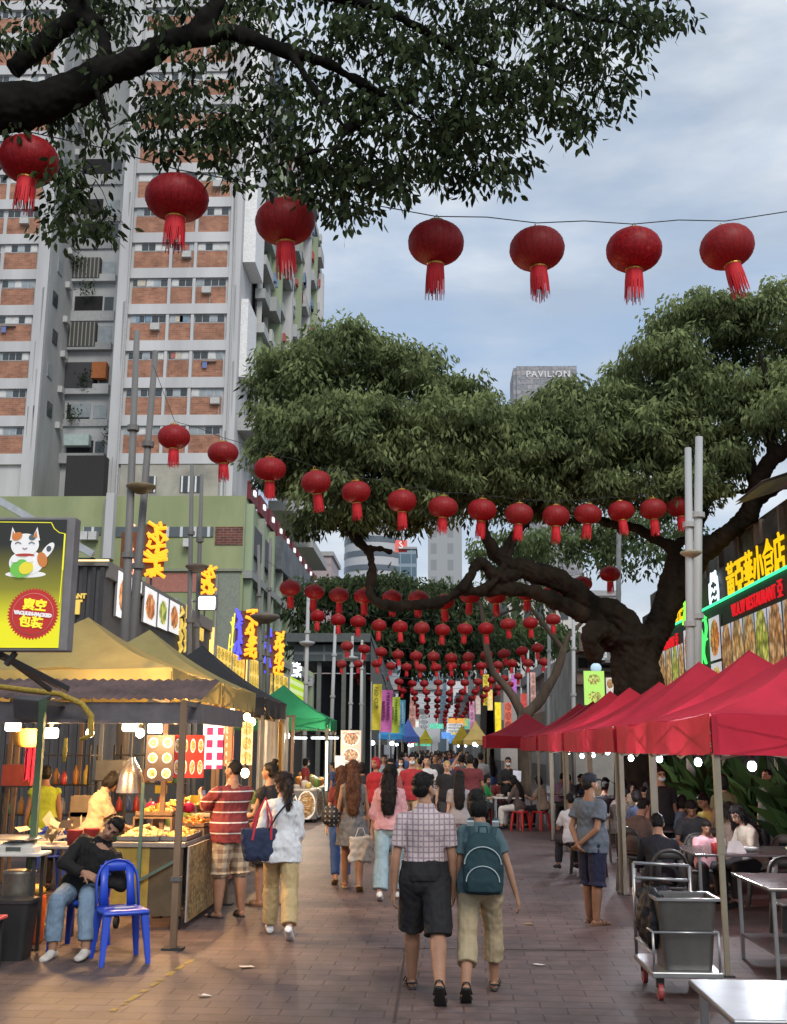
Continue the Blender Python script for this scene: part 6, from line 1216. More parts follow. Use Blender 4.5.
t=thing('steel_can','tall dull steel can behind the black bin','can',(-3.92,10.1,0)); q=MB(); q.lathe([(.14,0),(.15,.02),(.15,.70),(.155,.72),(.13,.73)],n=24); q.build('can_body',pbr('dull_can',(.22,.20,.17),.4,.4,metal=.6),t,True); q=MB(); q.tube([(-.155,0,.5),(-.2,0,.48),(-.2,0,.36),(-.155,0,.34)],.01,6); q.build('handle',darkm,t)
t=thing('brass_drum','patterned brass drum at the far left edge','drum',(-4.02,9.7,.0)); q=MB(); q.lathe([(.20,0),(.21,.04),(.21,.82),(.2,.86)],n=28); q.build('drum_body',matmix('brass_pattern',(.10,.06,.02),(.45,.28,.06),lambda t,s:mth(t,'MULTIPLY',lines(2,.06,.035)(t,s),lines(0,.05,.03)(t,s)),.4),t,True); q=MB(); q.lathe([(.215,.86),(.215,.885),(.05,.89)],n=28); q.build('lid',mc((.2,.13,.05),.4),t)
t.location=(-4.30,9.45,0)
t=thing('serving_tray_stand','low stand with a pink tray at the left edge','stand',(-3.86,9.3,0)); q=MB(); q.bx(-.22,.12,-.2,.1,.40,.43); q.build('tray',mc((.62,.10,.10),.5),t,bevel=.01); 
for a in((-.18,-.16),(.08,-.16),(-.18,.06),(.08,.06)): q=MB(); q.bx(a[0]-.012,a[0]+.012,a[1]-.012,a[1]+.012,0,.40); q.build('leg',darkm,t)
# hanging cloths in the dark behind
q=MB()
for i in range(14):
    u0,u1=i/14,(i+1)/14; a=P(26,742,12.5);b=P(41,742,12.5); f=lambda u:.05*math.sin(u*17); A_,B_=a.lerp(b,u0),a.lerp(b,u1); q.quad(A_+V((0,f(u0),0)),B_+V((0,f(u1),0)),B_+V((0,f(u1)*1.3,-.42)),A_+V((0,f(u0)*1.3,-.47+.04*math.sin(u0*9))))
tag(q.build('hanging_cloth',cloth('pink_cloth',(.55,.04,.12)),None,True),'crimson pink cloth hanging behind the green post','cloth')
t=thing('wicker_basket','yellow wicker basket hung below the awning beside the lamp','basket',tuple(P(27,738,11.8))); q=MB(); q.lathe([(.10,-.10),(.14,-.06),(.16,.08),(.165,.1)],n=20,cap=False); q.build('basket',pbr('wicker',(.45,.25,.06),.7,.4,sc_=50),t,True); q=MB(); q.tube([(-.16,0,.1),(-.1,0,.28),(0,0,.34),(.1,0,.28),(.16,0,.1)],.01,6); q.build('handle',wood,t)
# plastic chairs and stools
blue=pbr('blue_plastic',(.025,.075,.52),.35,.12,sc_=3,spec=.5); redp=pbr('red_plastic',(.55,.03,.03),.35,.12)
def chair(label,loc,yaw,m,group=None,arm=False):
    t=thing('plastic_chair',label,'chair',loc,yaw,group)
    q=MB(); rr=[]
    for y,w_,z in((-.21,.19,.44),(-.1,.205,.432),(.05,.21,.432),(.16,.21,.44),(.21,.20,.425)): rr.append((V((0,y,z)),V((w_,0,0)),V((0,0,.016))))
    q.loft(rr,20,pw=6); q.build('seat',m,t,True)
    for sx in(-1,1):
        for y,ty_ in((.17,.225),(-.18,-.235)): q=MB(); q.loft([(V((sx*.165,y,.43)),V((.04,0,0)),V((0,.032,0))),(V((sx*.205,ty_,.0)),V((.022,0,0)),V((0,.018,0)))],10,pw=4); q.build('leg',m,t)
    q=MB(); pts=[]
    for i in range(17):
        a=PI*i/16; x=.195*math.cos(a); z=.44+(.40*math.sin(a)**.42 if math.sin(a)>1e-5 else 0); pts.append(V((x,-.19-.11*(z-.44)/.4,z)))
    q.tube(pts,[(.030,.011)]*17,8,flat=(0,1,0)); 
    # central splats either side of the opening
    for x0,x1 in((-.17,-.085),(.085,.17)): q.loft([(V(((x0+x1)/2,-.195,.44)),V(((x1-x0)/2,0,0)),V((0,.011,0))),(V(((x0+x1)/2*.95,-.25,.65)),V(((x1-x0)/2*.8,0,0)),V((0,.011,0))),(V(((x0+x1)/2*.9,-.292,.80)),V(((x1-x0)/2,0,0)),V((0,.011,0)))],8,pw=5)
    q.loft([(V((0,-.285,.745)),V((.14,0,0)),V((0,.012,0))),(V((0,-.30,.835)),V((.115,0,0)),V((0,.012,0)))],10,pw=5)
    q.build('backrest',m,t,True); return t
def stool(label,loc,m,group=None):
    t=thing('plastic_stool',label,'stool',loc,random.random()); q=MB(); q.loft([(V((0,0,.40)),V((.16,0,0)),V((0,.16,0))),(V((0,0,.445)),V((.15,0,0)),V((0,.15,0)))],20,pw=5); q.build('seat',m,t,True)
    for sx in(-1,1):
        for sy in(-1,1): q=MB(); q.loft([(V((sx*.125,sy*.125,.40)),V((.028,0,0)),V((0,.028,0))),(V((sx*.165,sy*.165,0)),V((.02,0,0)),V((0,.02,0)))],8,pw=4); q.build('leg',m,t)
    if group: t['group']=group
    return t
_c=P0_(117,888,10.62); CH=(_c.x+.469*.25,10.62-.883*.25-DY,0); CB=P0_(81,905,10.98); CB.y-=DY
chair('empty blue plastic chair the sleeping man leans on',CH,R(-152),blue); chair('blue plastic chair under the sleeping man',(CB.x,CB.y,0),R(176),blue)
q=MB(); q.bx(-.09,.09,-.02,.02,0,.006); o=q.build('tissue',mc((.7,.7,.7),.8),None,False,(CH[0]+.02,CH[1],.452),rotz=.6); tag(o,'white strip of tissue on the empty blue chair','tissue')
for k,(x,y,yw,lb) in enumerate(((-5.2,14.6,.5,'blue plastic chair in the dark dining space, left one'),(-4.7,15.1,-1.2,'blue plastic chair in the dark dining space, right one'))): chair(lb,(x,y,0),yw,blue)
box_table('pale dining table in the dark behind the green post',-6.0,-4.7,13.2,13.9,.76,mc((.5,.47,.45),.3),darkm)
for o in bpy.data.objects:
    if o.name not in before and o.parent is None: o.location.y+=DY
P=P0_
# drinks rack and clutter in the dark behind the snack stall
random.seed(31)
for kk,(x0,x1,y,lb) in enumerate(((-6.6,-5.3,17.2,'dark wire rack of coloured bottles behind the lime vest worker'),(-5.2,-4.1,18.2,'dark wire rack of coloured bottles behind the vendor'))):
    t=thing('drinks_rack',lb,'rack',((x0+x1)/2,y,0)); q=MB()
    for x in(x0,x1):
        for yy in(y,y+.4): q.bar((x,yy,0),(x,yy,1.9),.03)
    for z in(.4,.85,1.3,1.75): q.bx(x0-.02,x1+.02,y-.02,y+.42,z-.02,z)
    B(q,'rack_frame',darkm,t)
    for z in(.4,.85,1.3):
        for i in range(8):
            q=MB(); x=x0+.08+i*(x1-x0-.16)/7; h=random.uniform(.16,.30); q.lathe([(.045,0),(.05,.02),(.05,h*.65),(.02,h*.85),(.018,h)],(x,y+random.uniform(.05,.2),z),10); B(q,'bottle',mc(random.choice(((.4,.04,.03),(.05,.2,.06),(.5,.35,.05),(.3,.3,.32),(.04,.08,.3),(.35,.15,.03))),.35),t,True)
for k,(px,py,Y,c,lb) in enumerate(((88,806,15.6,(.30,.25,.18),'brown carton stacked behind the vendor, upper one'),(86,822,15.6,(.26,.20,.14),'brown carton stacked behind the vendor, lower one'),(112,770,16.5,(.12,.13,.14),'grey box beside the heat hood in the dark'),(20,775,15.5,(.35,.07,.05),'red crate in the dark left of the lime vest'))):
    p=P(px,py,Y); q=MB(); q.bx(-.2,.2,-.15,.15,-.14,.14); q.bx(-.21,.21,-.004,.004,.141,.145); tag(q.build('carton',mc(c,.8),None,False,tuple(p),bevel=.005),lb,'carton')
    q=MB(); q.bx(-.25,.25,-.2,.2,p.z-.16,p.z-.14); 
    for x in(-.22,.22): q.bar((x,0,0),(x,0,p.z-.16),.03)
    if k in(1,2,3): tag(q.build('shelf_stand',darkm,None,False,(p.x,Y,0)),'dark shelf stand under the '+('x','lower brown carton','grey box','red crate')[k],'stand')
# goods stalls between the mustard and green canopies
def goods(x0,x1,y0,y1,label,sd,skirt,items,z=.82):
    t=box_table(label,x0,x1,y0,y1,z,mc((.35,.3,.25),.6),darkm,name='stall_table',cat='stall table'); panel('skirt',frame((x1+.015,(y0+y1)/2,z/2+.03),(0,1,0),(0,0,1)),y1-y0,z-.12,skirt,t,.01); panel('skirt',frame(((x0+x1)/2,y0-.015,z/2+.03),(1,0,0),(0,0,1)),x1-x0,z-.12,skirt,t,.01)
    random.seed(sd)
    for i in range(items):
        x=random.uniform(x0+.1,x1-.1); y=y0+.15+(y1-y0-.3)*i/items; c=random.choice(((.6,.3,.06),(.55,.05,.04),(.7,.55,.2),(.2,.32,.08),(.65,.62,.55),(.5,.2,.05))); q=MB(); r=random.uniform(.07,.11); h=random.uniform(.08,.22); q.lathe([(r*.8,0),(r,h),(r*1.05,h+.01),(r*.7,h+.04),(.02,h+.06)],(x,y,z),14)
        tag(q.build('food_tub',mc(c,.5),None,True),'food tub on %s'%label.replace('stall table ','the table '),'tub','food tubs on %s'%label)
sk1=food_mat(140,(.25,.08,.05),[(.3,.12,.05),(.6,.4,.15),(.7,.6,.4)],0,.45,plates=(3,1),ring=False); sk2=food_mat(141,(.10,.10,.10),[(.4,.1,.04),(.6,.35,.12),(.7,.62,.45)],.05,.44,plates=(3,1))
goods(-3.7,-2.85,14.3,18.8,'stall table under the second mustard canopy',1,sk1,12); goods(-3.9,-3.0,20.3,24.5,'stall table under the black canopy',2,mc((.06,.05,.05),.7),10); goods(-4.4,-3.02,29.0,34.5,'stall table with picture skirt under the green canopy',3,sk2,14); goods(-4.6,-3.2,36.5,42,'far stall table past the green canopy',4,sk1,8)
for k,(px,py,Y,c,lb) in enumerate(((232,792,15.0,(.58,.46,.34),'beige carton on the stall before the striped man'),(222,800,14.6,(.55,.4,.28),'tan carton left of the striped man'))):
    p=P(px,py,Y); q=MB(); q.bx(-.16,.16,-.12,.12,0,.22); q.bx(-.17,.17,-.005,.005,.221,.225); tag(q.build('carton',mc(c,.8),None,False,(p.x-.2,Y,.82),bevel=.004),lb,'carton')
# white drop curtains with a yellow stripe
for k,(p0,p1,c,lb) in enumerate(((258,279,(.58,.56,.50),'off-white drop curtain by the black canopy, left one'),(283,289,(.5,.48,.44),'narrow off-white drop curtain by the black canopy, right one'),(277.5,282.5,(.55,.36,.08),'mustard stripe curtain between the two white curtains'))):
    Y=23.4+.06*k; a,b_=P(p0,720,Y),P(p1,720,Y); q=MB(); n=12
    for i in range(n):
        A_,B_=a.lerp(b_,i/n),a.lerp(b_,(i+1)/n); f=lambda u:.04*math.sin(u*22)+.02*math.sin(u*9); zt_=P(270,720,Y).z; q.quad(V((A_.x,Y+f(i/n),.3)),V((B_.x,Y+f((i+1)/n),.3)),V((B_.x,Y+f((i+1)/n),2.5)),V((A_.x,Y+f(i/n),2.5)))
    tag(q.build('drop_curtain',cloth('curtain_%d'%k,c,.35),None,True),lb,'curtain')
q=MB(); q.bar((-4.6,23.45,2.52),(-2.9,23.45,2.52),.04); q.bar((-2.95,23.45,0),(-2.95,23.45,2.5),.06); q.bar((-4.6,23.45,0),(-4.6,23.45,2.5),.06); tag(q.build('curtain_rail',wood),'wooden rail frame carrying the drop curtains','rail')
# dish poster stand in the street
t=thing('poster_stand','free-standing poster board with two dish pictures beside the green canopy stall','poster stand',(P(351,745,25).x,25,0)); 
panel('poster',frame((P(351,745,25).x,24.97,P(351,747,25).z),(1,0,0),(0,0,1)),20*25/1100,32*25/1100,food_mat(150,(.52,.46,.38),[(.4,.1,.05),(.6,.35,.2),(.8,.7,.5)],.25,.36,plates=(1,2)),t,.03)
place(text('STREET FOOD',.055,mc((.3,.05,.04),.6,0),'lettering',ext=.002),frame((P(351,745,25).x,24.95,P(351,733.5,25).z),(1,0,0),(0,0,1)),t)
q=MB(); q.bx(-.02,.02,-.02,.02,0,2.3); q.bx(-.25,.25,-.2,.2,0,.03); q.build('post',darkm,t); 
tag(panel('price_sheet',frame(P(340,762,24.6),(1,0,0),(0,0,1)),10*24.6/1100,12*24.6/1100,mc((.68,.68,.66),.6),None,.01),'small white price sheet hung left of the dish poster','sheet')
# ------------------------------------------------------------ cat signboard at the top left
SY=9.4; s0,s1=P(-70,560,SY),P(75.5,520,SY); sg=thing('lightbox_sign','black to yellow lightbox sign with lucky cat and red vacuum packed badge','sign',(P(0,590,SY).x,SY,P(0,652,SY).z))
zt_,zb_=P(70,517,SY).z,P(70,651,SY).z; xl_,xr_=s0.x,s1.x
def sign_mat():
    m=bpy.data.materials.new('gradient_lightbox'); m.use_nodes=True; t=m.node_tree; b=t.nodes['Principled BSDF']; x=N(t,'ShaderNodeTexCoord'); o=sep(t,x.outputs['UV']); r=N(t,'ShaderNodeValToRGB'); e=r.color_ramp.elements; e[0].position=.18; e[0].color=(.66,.62,.01,1); e[1].position=.80; e[1].color=(.018,.018,.014,1); q=e.new(.45); q.color=(.20,.19,.015,1); t.links.new(o[1],r.inputs[0]); t.links.new(r.outputs[0],b.inputs['Base Color']); t.links.new(r.outputs[0],b.inputs['Emission Color']); b.inputs['Emission Strength'].default_value=.55; b.inputs['Roughness'].default_value=.3; return m
q=MB(); q.bx(xl_,xr_,SY,SY+.16,zb_,zt_); B(q,'sign_case',mc((.20,.19,.19),.5),sg,bevel=.01)
w_=xr_-xl_; h_=zt_-zb_; panel('sign_face',frame(((xl_+xr_)/2-.03,SY-.006,(zt_+zb_)/2),(1,0,0),(0,0,1)),w_-.08,h_-.05,sign_mat(),sg,.008)
def sp(px,py,d=.0): p=P(px,py,SY); return V((p.x,SY-.012-d,p.z))
ylw=mc((.75,.70,.03),.4,0,emit=(.85,.8,.05),est=.5)
q=MB(); pl=[sp(-60,521.5),sp(52,523),sp(55,529),sp(60,533),sp(65.5,534),sp(63,570),sp(60,603)]
for a,b_ in zip(pl[:-1],pl[1:]): q.bar(a,b_,.013,.006)
B(q,'yellow_border',ylw,sg)
def disc(name,px,py,rx,ry,m,d,n=32,teeth=0,rot=0.):   # rx, ry in picture pixels converted to metres at the sign
    s_=SY/1100; c=sp(px,py,d); pts=[]
    for i in range(n):
        a=2*PI*i/n; k=1+(.05*(1 if i%2 else -1) if teeth else 0); u,v=rx*s_*k*math.cos(a),ry*s_*k*math.sin(a); pts.append(c+V((u*math.cos(rot)-v*math.sin(rot),0,u*math.sin(rot)+v*math.cos(rot))))
    q=MB(); q.poly(pts); i0=[p+V((0,.004,0)) for p in pts]
    for i in range(n): q.quad(pts[i],pts[(i+1)%n],i0[(i+1)%n],i0[i])
    return B(q,name,m,sg)
rdb=mc((.45,.03,.025),.5,0,emit=(.5,.03,.03),est=.3); wht=mc((.72,.72,.72),.5,0,emit=(.8,.8,.8),est=.35); orng=mc((.62,.22,.06),.5,0,emit=(.6,.2,.05),est=.2); grnm=mc((.16,.5,.08),.5,0,emit=(.15,.45,.08),est=.3)
disc('badge',33.5,614,25.5,25.5,rdb,.0,96,1); disc('badge_ring',33.5,614,21.2,21.2,mc((.7,.3,.25),.5,0),.005,48); disc('badge_centre',33.5,614,20.6,20.6,rdb,.009,48)
def stx(s,px,py,size,m,rot=-.10,b=.004): M=frame(sp(px,py,.018),(math.cos(rot),0,math.sin(rot)),(-math.sin(rot),0,math.cos(rot))); return place(text(s,size,m,'lettering',ext=.002,bold=b),M,sg)
stx('真空',36,606,.105,ylw); stx('VACUUM-PACKED',34,614.5,.040,wht); stx('包装',32,623,.105,ylw)
# generic lucky cat made of flat shapes
disc('cat_base',26,574.5,21,3.4,wht,.0); disc('cat_tail',48,551,4.3,10,wht,.001,rot=-.6); disc('cat_body',27,563,18,13,wht,.005); disc('cat_patch',43,560,5,8,orng,.010,rot=.3); disc('cat_tail_tip',49.5,549,2.5,3,mc((.1,.12,.14),.5),.006); disc('cat_head',26,545.5,14.5,12,wht,.014)
for a,b_,c in((-1,15.5,orng),(1,36.5,mc((.2,.2,.2),.5))):
    q=MB(); x=b_; q.poly([sp(x-4.5,541,.012),sp(x+4.5,541,.012),sp(x+a*2,527.5,.012)][::1]); B(q,'cat_ear',wht,sg); q=MB(); q.poly([sp(x-2.3,538,.0205),sp(x+2.3,538,.0205),sp(x+a*1.2,531,.0205)]); B(q,'cat_ear_inner',c if a<0 else orng,sg)
disc('cat_patch',18.5,537,5.5,4,orng,.020,rot=.5); disc('cat_patch',33.5,538,3.6,3,mc((.12,.16,.18),.5),.020)
for x in(19.5,33): q=MB(); q.tube([sp(x-3,544.2,.022),sp(x,542.6,.022),sp(x+3,544.2,.022)],.004,5); B(q,'cat_eye',mc((.05,.05,.05),.5),sg)
q=MB(); q.tube([sp(24,548.5,.022),sp(26.2,549.8,.022),sp(28.5,548.5,.022)],.004,5); B(q,'cat_mouth',mc((.3,.08,.06),.5),sg)
disc('cat_collar',26,555.5,10,1.6,mc((.5,.06,.04),.5),.017); disc('fruit',22,569,11,9.5,grnm,.020,rot=.2); disc('fruit_flesh',27.5,568.5,7.5,6.3,mc((.75,.62,.05),.5,0,emit=(.8,.7,.05),est=.3),.024,rot=.5); disc('cat_paw',16.5,560,4,3.2,wht,.028); disc('cat_paw',31,560,4,3.2,wht,.028)
for a_,b_,w__ in(((xl_+.6,SY+.08,zb_),(xl_+1.0,SY+.9,2.4),.05),(P(12,652,SY)+V((0,.08,0)),P(2,664,SY)+V((0,.1,0)),.04),(P(0,655,SY)+V((0,.08,0)),P(50,690,10.6),.035)): q=MB(); q.bar(a_,b_,w__); B(q,'bracket',mc((.03,.03,.03),.5),sg)
q=MB(); q.bx(xl_+.2,xl_+.28,SY+.03,SY+.11,-.0-sg.location.z*0,zb_); B(q,'post',mc((.06,.06,.06),.5),sg)
# ------------------------------------------------------------ right side: tables, trolley, plants
dk=pbr('dark_steel_top',(.20,.19,.19),.22,.25,metal=.7,sc_=3)
st_t=pbr('worn_steel_top',(.21,.22,.24),.33,.3,metal=.75,sc_=3)
box_table('stainless steel table closest to the camera at the bottom right corner',1.28,2.6,5.11,5.97,.75,st_t,steel,.03,leg=.035)
box_table('stainless table under the nearest red canopy beside its corner leg',2.80,4.1,9.79,10.97,.75,dk,steel,.03,shelf=True)
TB=[(2.90,4.5,12.85,14.0,'long steel dining table before the boy in pink'),(2.95,4.5,16.4,17.5,'steel dining table behind the boy in pink'),(2.95,4.5,19.6,20.7,'steel dining table in the middle of the red row'),(2.8,4.3,23.0,24.,'steel dining table behind the cap man, farther back'),(1.42,2.1,26.9,27.6,'small pale table beside the waiter'),(2.8,4.2,28.6,29.5,'far dining table behind the women on red stools')]
for a in TB: box_table(a[4],*a[:4],.75,dk if a[0]!=1.42 else mc((.5,.5,.48),.4),steel,.03)
for k,(x,y,c) in enumerate(((3.15,13.0,(.55,.05,.05)),(3.6,13.2,(.7,.7,.68)),(3.4,13.6,(.75,.75,.72)),(4.1,13.2,(.6,.58,.5)),(3.2,16.7,(.6,.05,.05)),(3.8,16.9,(.7,.68,.6)),(1.8,27.2,(.5,.35,.3)),(1.6,27.4,(.65,.65,.65)),(3.5,20.,(.6,.55,.5)))):
    q=MB(); q.lathe([(.05,0),(.09,.035),(.10,.05),(.085,.045),(.03,.02)],(x,y,.75),18) if k%2 else q.lathe([(.03,0),(.036,.1),(.03,.11)],(x,y,.75),12)
    tag(q.build('bowl' if k%2 else 'cup',mc(c,.4),None,True),('red cup before the boy in pink','white bowl before the boy in pink','white cup between bowls on the long steel table','beige bowl near the woman in cream','red cup on the table behind the boy','pale bowl on the table behind the boy','brown cup on the small pale table','white bowl on the small pale table','pale cup on the middle table')[k],'tableware')
for k,(x,y) in enumerate(((3.4,13.02),(4.15,12.98))):
    q=MB(); c=V((x,y,.75)); q.poly([c+V((-.11,0,.002)),c+V((.11,-.02,.002)),c+V((.06,.03,.13)),c+V((-.07,.04,.12))]); q.poly([c+V((-.11,0,.003)),c+V((-.02,-.10,.003)),c+V((.10,-.08,.003)),c+V((.11,-.02,.003))]); tag(q.build('napkin',mc((.68,.64,.6),.8)),('crumpled napkin in front of the boy in pink','crumpled napkin by the woman in cream')[k],'napkin')
# trolley with steel bin
t=thing('service_trolley','stainless steel service trolley with rails and red wheels','trolley',(1.94,9.43,0)); q=MB(); q.bx(-.27,.27,-.40,.40,.17,.215); q.build('platform',steel,t,bevel=.008)
q=MB()
for a,b_ in(((-.25,.38,.215),(-.25,.38,.94)),((.22,.38,.215),(.22,.38,.92)),((-.25,.38,.94),(.22,.38,.92)),((-.25,.38,.82),(.22,.38,.80))): q.tube([a,b_],.014,10)
q.build('push_handle',steel,t,True); q=MB()
for a,b_ in(((-.25,-.38,.215),(-.25,-.38,.50)),((.25,-.38,.215),(.25,-.38,.50)),((-.25,-.38,.50),(.25,-.38,.50)),((-.25,-.38,.50),(-.25,.38,.50)),((-.25,-.38,.34),(-.25,.38,.34)),((.25,-.38,.50),(.25,.38,.50))): q.tube([a,b_],.010,8)
q.build('guard_rail',steel,t,True)
for x,y in((-.2,-.32),(.2,-.32),(-.2,.32),(.2,.32)):
    q=MB(); q.bx(x-.03,x+.03,y-.012,y+.012,.09,.17); f_=q.build('caster_fork',darkm,t); q=MB(); q.tube([(x-.018,y,.062),(x+.018,y,.062)],.062,18); w2=q.build('wheel',mc((.30,.05,.05),.5),t); w2.parent=f_; q=MB(); q.tube([(x-.021,y,.062),(x+.021,y,.062)],.026,12); h2=q.build('hub',steel,t); h2.parent=w2; h2.parent=f_
t=thing('steel_bin','tapered stainless steel bin standing on the trolley','bin',(1.97,9.28,.217)); q=MB(); q.loft([(V((0,0,0)),V((.185,0,0)),V((0,.17,0))),(V((0,0,.52)),V((.235,0,0)),V((0,.21,0)))],32,pw=9,cap=False); q.loft([(V((0,0,.02)),V((.18,0,0)),V((0,.165,0))),(V((0,0,.021)),V((.1,0,0)),V((0,.1,0)))],32,pw=9); q.build('bin_body',pbr('bin_steel',(.17,.165,.155),.33,.25,metal=.8,sc_=2),t); q=MB()
for a,b_ in(((-.245,-.22),(.245,-.22)),((.245,-.22),(.245,.22)),((.245,.22),(-.245,.22)),((-.245,.22),(-.245,-.22))): q.bar((*a,.525),(*b_,.525),.02,.02)
q.build('rim',steel,t); q=MB(); q.bx(-.19,.19,-.165,.165,.38,.39); q.build('contents',mc((.03,.03,.03),.8),t)
q=MB(); q.ell((1.76,9.42,.56),(.12,.24,.24),20,14); q.ell((1.86,9.66,.70),(.18,.13,.05),16,8); o=remesh(q,'rubbish_bag',[pbr('black_bag',(.014,.015,.018),.6,.08,spec=.2)],.014,None,2,.022,9); tag(o,'slumped black rubbish bag between the steel bin and trolley handle','bag')
# planter with broad leaves behind the tables
lfm=leaf_mat('broad_leaf',(.02,.045,.018),(.08,.16,.05),.25)
for k,(x,y) in enumerate(((5.2,18.6),(5.0,20.6),(5.2,23.0),(5.3,16.6),(5.3,25.8),(5.3,28.4),(5.9,15.0))):
    t=thing('potted_plant','broad-leaved pot plant behind the dining tables, '+('right of the standing olive shirt','behind the masked man','middle of the leafy row','nearest, left of the mint shirt','sixth along the row','last of the row','at the far right edge')[k],'plant',(x,y,0)); q=MB(); q.lathe([(.20,0),(.27,.45),(.29,.5),(.25,.49)],n=20); q.build('pot',mc((.16,.08,.05),.8),t,True)
    n=70; a=rng.random(n)*6.28; el=rng.random(n); d=np.stack([np.cos(a)*(.3+.6*el),np.sin(a)*(.3+.6*el),1.1-.9*el],1); p=np.stack([np.cos(a)*.08,np.sin(a)*.08,.5+.75*rng.random(n)],1); me=leaf_mesh('leaves',p,d,.55+.35*rng.random(n),.17+.10*rng.random(n),.45+.25*rng.normal(size=n),lfm); o=bpy.data.objects.new('leaves',me); COL.objects.link(o); o.parent=t
stool('red plastic stool under the woman in brown',(2.05,27.0,0),redp); stool('red plastic stool under the woman in beige beside her',(2.52,27.1,0),redp); stool('red plastic stool beside the green shirt diner',(1.2,28.0,0),redp)
gch=pbr('dark_plastic',(.06,.055,.05),.45,.2)
for x,y,yw,lb in((2.5,12.55,0,'dark plastic chair under the man in black sweatshirt'),(3.35,14.35,PI,'dark plastic chair under the boy in pink'),(4.15,14.3,2.2,'dark plastic chair under the woman in cream'),(2.80,15.9,-.6,'dark plastic chair under the man in brown'),(2.35,17.6,.2,'dark plastic chair under the white shirt diner'),(3.4,17.9,PI,'dark plastic chair on the far side of the second table'),(3.75,15.9,.1,'dark plastic chair near the second table'),(3.5,11.3,PI,'empty dark chair at the near table')): chair(lb,(x,y,0),yw,gch)
# ------------------------------------------------------------ the people of the market
random.seed(42)
def fold(c,v=.14,**k): return pbr('fabric',c,.85,v,sc_=7,bump=.25,bs=18,**k)
def atp(px,py,t): r=G(px,py); return r,P(px,t,r.y).z
checks=matmix('checked_cotton',(.50,.42,.42),(.20,.13,.17),lambda t,s:mth(t,'MAXIMUM',mth(t,'MULTIPLY',lines(0,.042,.011)(t,s),.75),mth(t,'MULTIPLY',lines(2,.042,.011)(t,s),.75)),.85)
stripes=matmix('striped_jersey',(.16,.022,.026),(.62,.58,.56),lines(2,.115,.014,.03),.85)
plaid=matmix('plaid_cotton',(.46,.38,.27),(.20,.13,.09),lambda t,s:mth(t,'MULTIPLY',mth(t,'ADD',lines(0,.10,.045)(t,s),lines(2,.10,.045)(t,s)),.5),.85)
jean=matmix('worn_denim',(.09,.15,.24),(.24,.33,.42),lambda t,s:(lambda n:(n.inputs['Scale'].__setattr__('default_value',3.2),t.links.new(s,n.inputs['Vector']),mth(t,'MULTIPLY',n.outputs['Fac'],.95))[2])(N(t,'ShaderNodeTexNoise')),.9)
blk=fold((.014,.014,.016)); navy=fold((.009,.012,.036)); wh=fold((.62,.64,.66),.06); khaki=fold((.36,.29,.18)); tan_=fold((.42,.32,.16)); sand=mc((.02,.02,.02),.5); sneaker=mc((.72,.72,.72),.5)
# couple walking away
p,h=atp(425,996,770)
person('man in checked short-sleeved shirt and black shorts walking away in sandals',p,R(2),1.73,1.02,legs=[(23,1,8,6,-8),(-17,1,27,7,44)],arms=(((.20,-.05,-1),(.06,.16,-1)),((.14,.02,-1),(.05,.25,-1))),lean=(2,0,0),head=(-42,-4,0),top=dict(m=checks,sl=.72,hem=.02,collar=1,tuck=1,ex=.016,amp=.006),bottom=dict(k='pants',n='shorts',len=1.0,m=blk,ex=.03,flare=.02,wz=.10,wx=.032),shoes=('sandal',sand),vox=.0065,skin=1,glasses=True)
p,h=atp(481,996,793)
wm=person('woman with teal shirt and khaki cropped trousers walking away beside the checked shirt man',p,R(-4),1.58,1.02,True,legs=[(-15,2,24,4,38),(20,2,8,3,-7)],arms=(((.12,.02,-1),(.02,.2,-1)),((.34,-.05,-.95),(.28,.12,-1))),lean=(4,0,0),head=(8,6,-8),top=dict(m=fold((.065,.115,.135)),sl=.62,hem=-.09,ex=.018),bottom=dict(k='pants',len=1.58,m=khaki,ex=.022,flare=.014),hair='bob',shoes=('sandal',sand),vox=.0065,skin=1)
# backpack
bz=.78; t=thing('backpack','dark teal backpack worn by the woman in the teal shirt','backpack',(p.x+.02,p.y-.185,bz),R(-4)); tb=fold((.012,.038,.047)); q=MB(); q.loft([(V((0,0,0)),V((.13,0,0)),V((0,.06,0))),(V((0,0,.03)),V((.155,0,0)),V((0,.085,0))),(V((0,-.005,.2)),V((.16,0,0)),V((0,.09,0))),(V((0,.01,.36)),V((.14,0,0)),V((0,.075,0))),(V((0,.03,.44)),V((.09,0,0)),V((0,.045,0))),(V((0,.035,.455)),V((.05,0,0)),V((0,.02,0)))],24,pw=3.2); o=remesh(q,'bag_body',tb,.009,t,3,.006,9)
q=MB(); q.loft([(V((0,-.085,.02)),V((.12,0,0)),V((0,.03,0))),(V((0,-.09,.10)),V((.125,0,0)),V((0,.035,0))),(V((0,-.08,.20)),V((.11,0,0)),V((0,.028,0)))],20,pw=3.4); remesh(q,'front_pocket',tb,.008,t,3,.003,12)
zm=mc((.35,.42,.43),.5); q=MB(); q.tube([V((.128*math.cos(a),-.118,.10+.115*math.sin(a))) for a in [PI*i/12 for i in range(13)]],.0045,5); q.build('zip',zm,t); q=MB(); q.tube([V((.142*math.cos(a),-.082,.225+.13*math.sin(a))) for a in [PI*i/12 for i in range(13)]],.0045,5); q.build('zip',zm,t)
for sx in(-1,1): q=MB(); q.tube([(sx*.08,.05,.43),(sx*.10,.10,.535),(sx*.105,.19,.55),(sx*.11,.29,.48)],[(.022,.006)]*4,6,flat=(1,0,0)); q.build('strap',mc((.02,.05,.06),.8),t); q=MB(); q.box((sx*.10,.075,.52),(.055,.02,.04),Euler((.5,0,0))); q.build('buckle',zm,t)
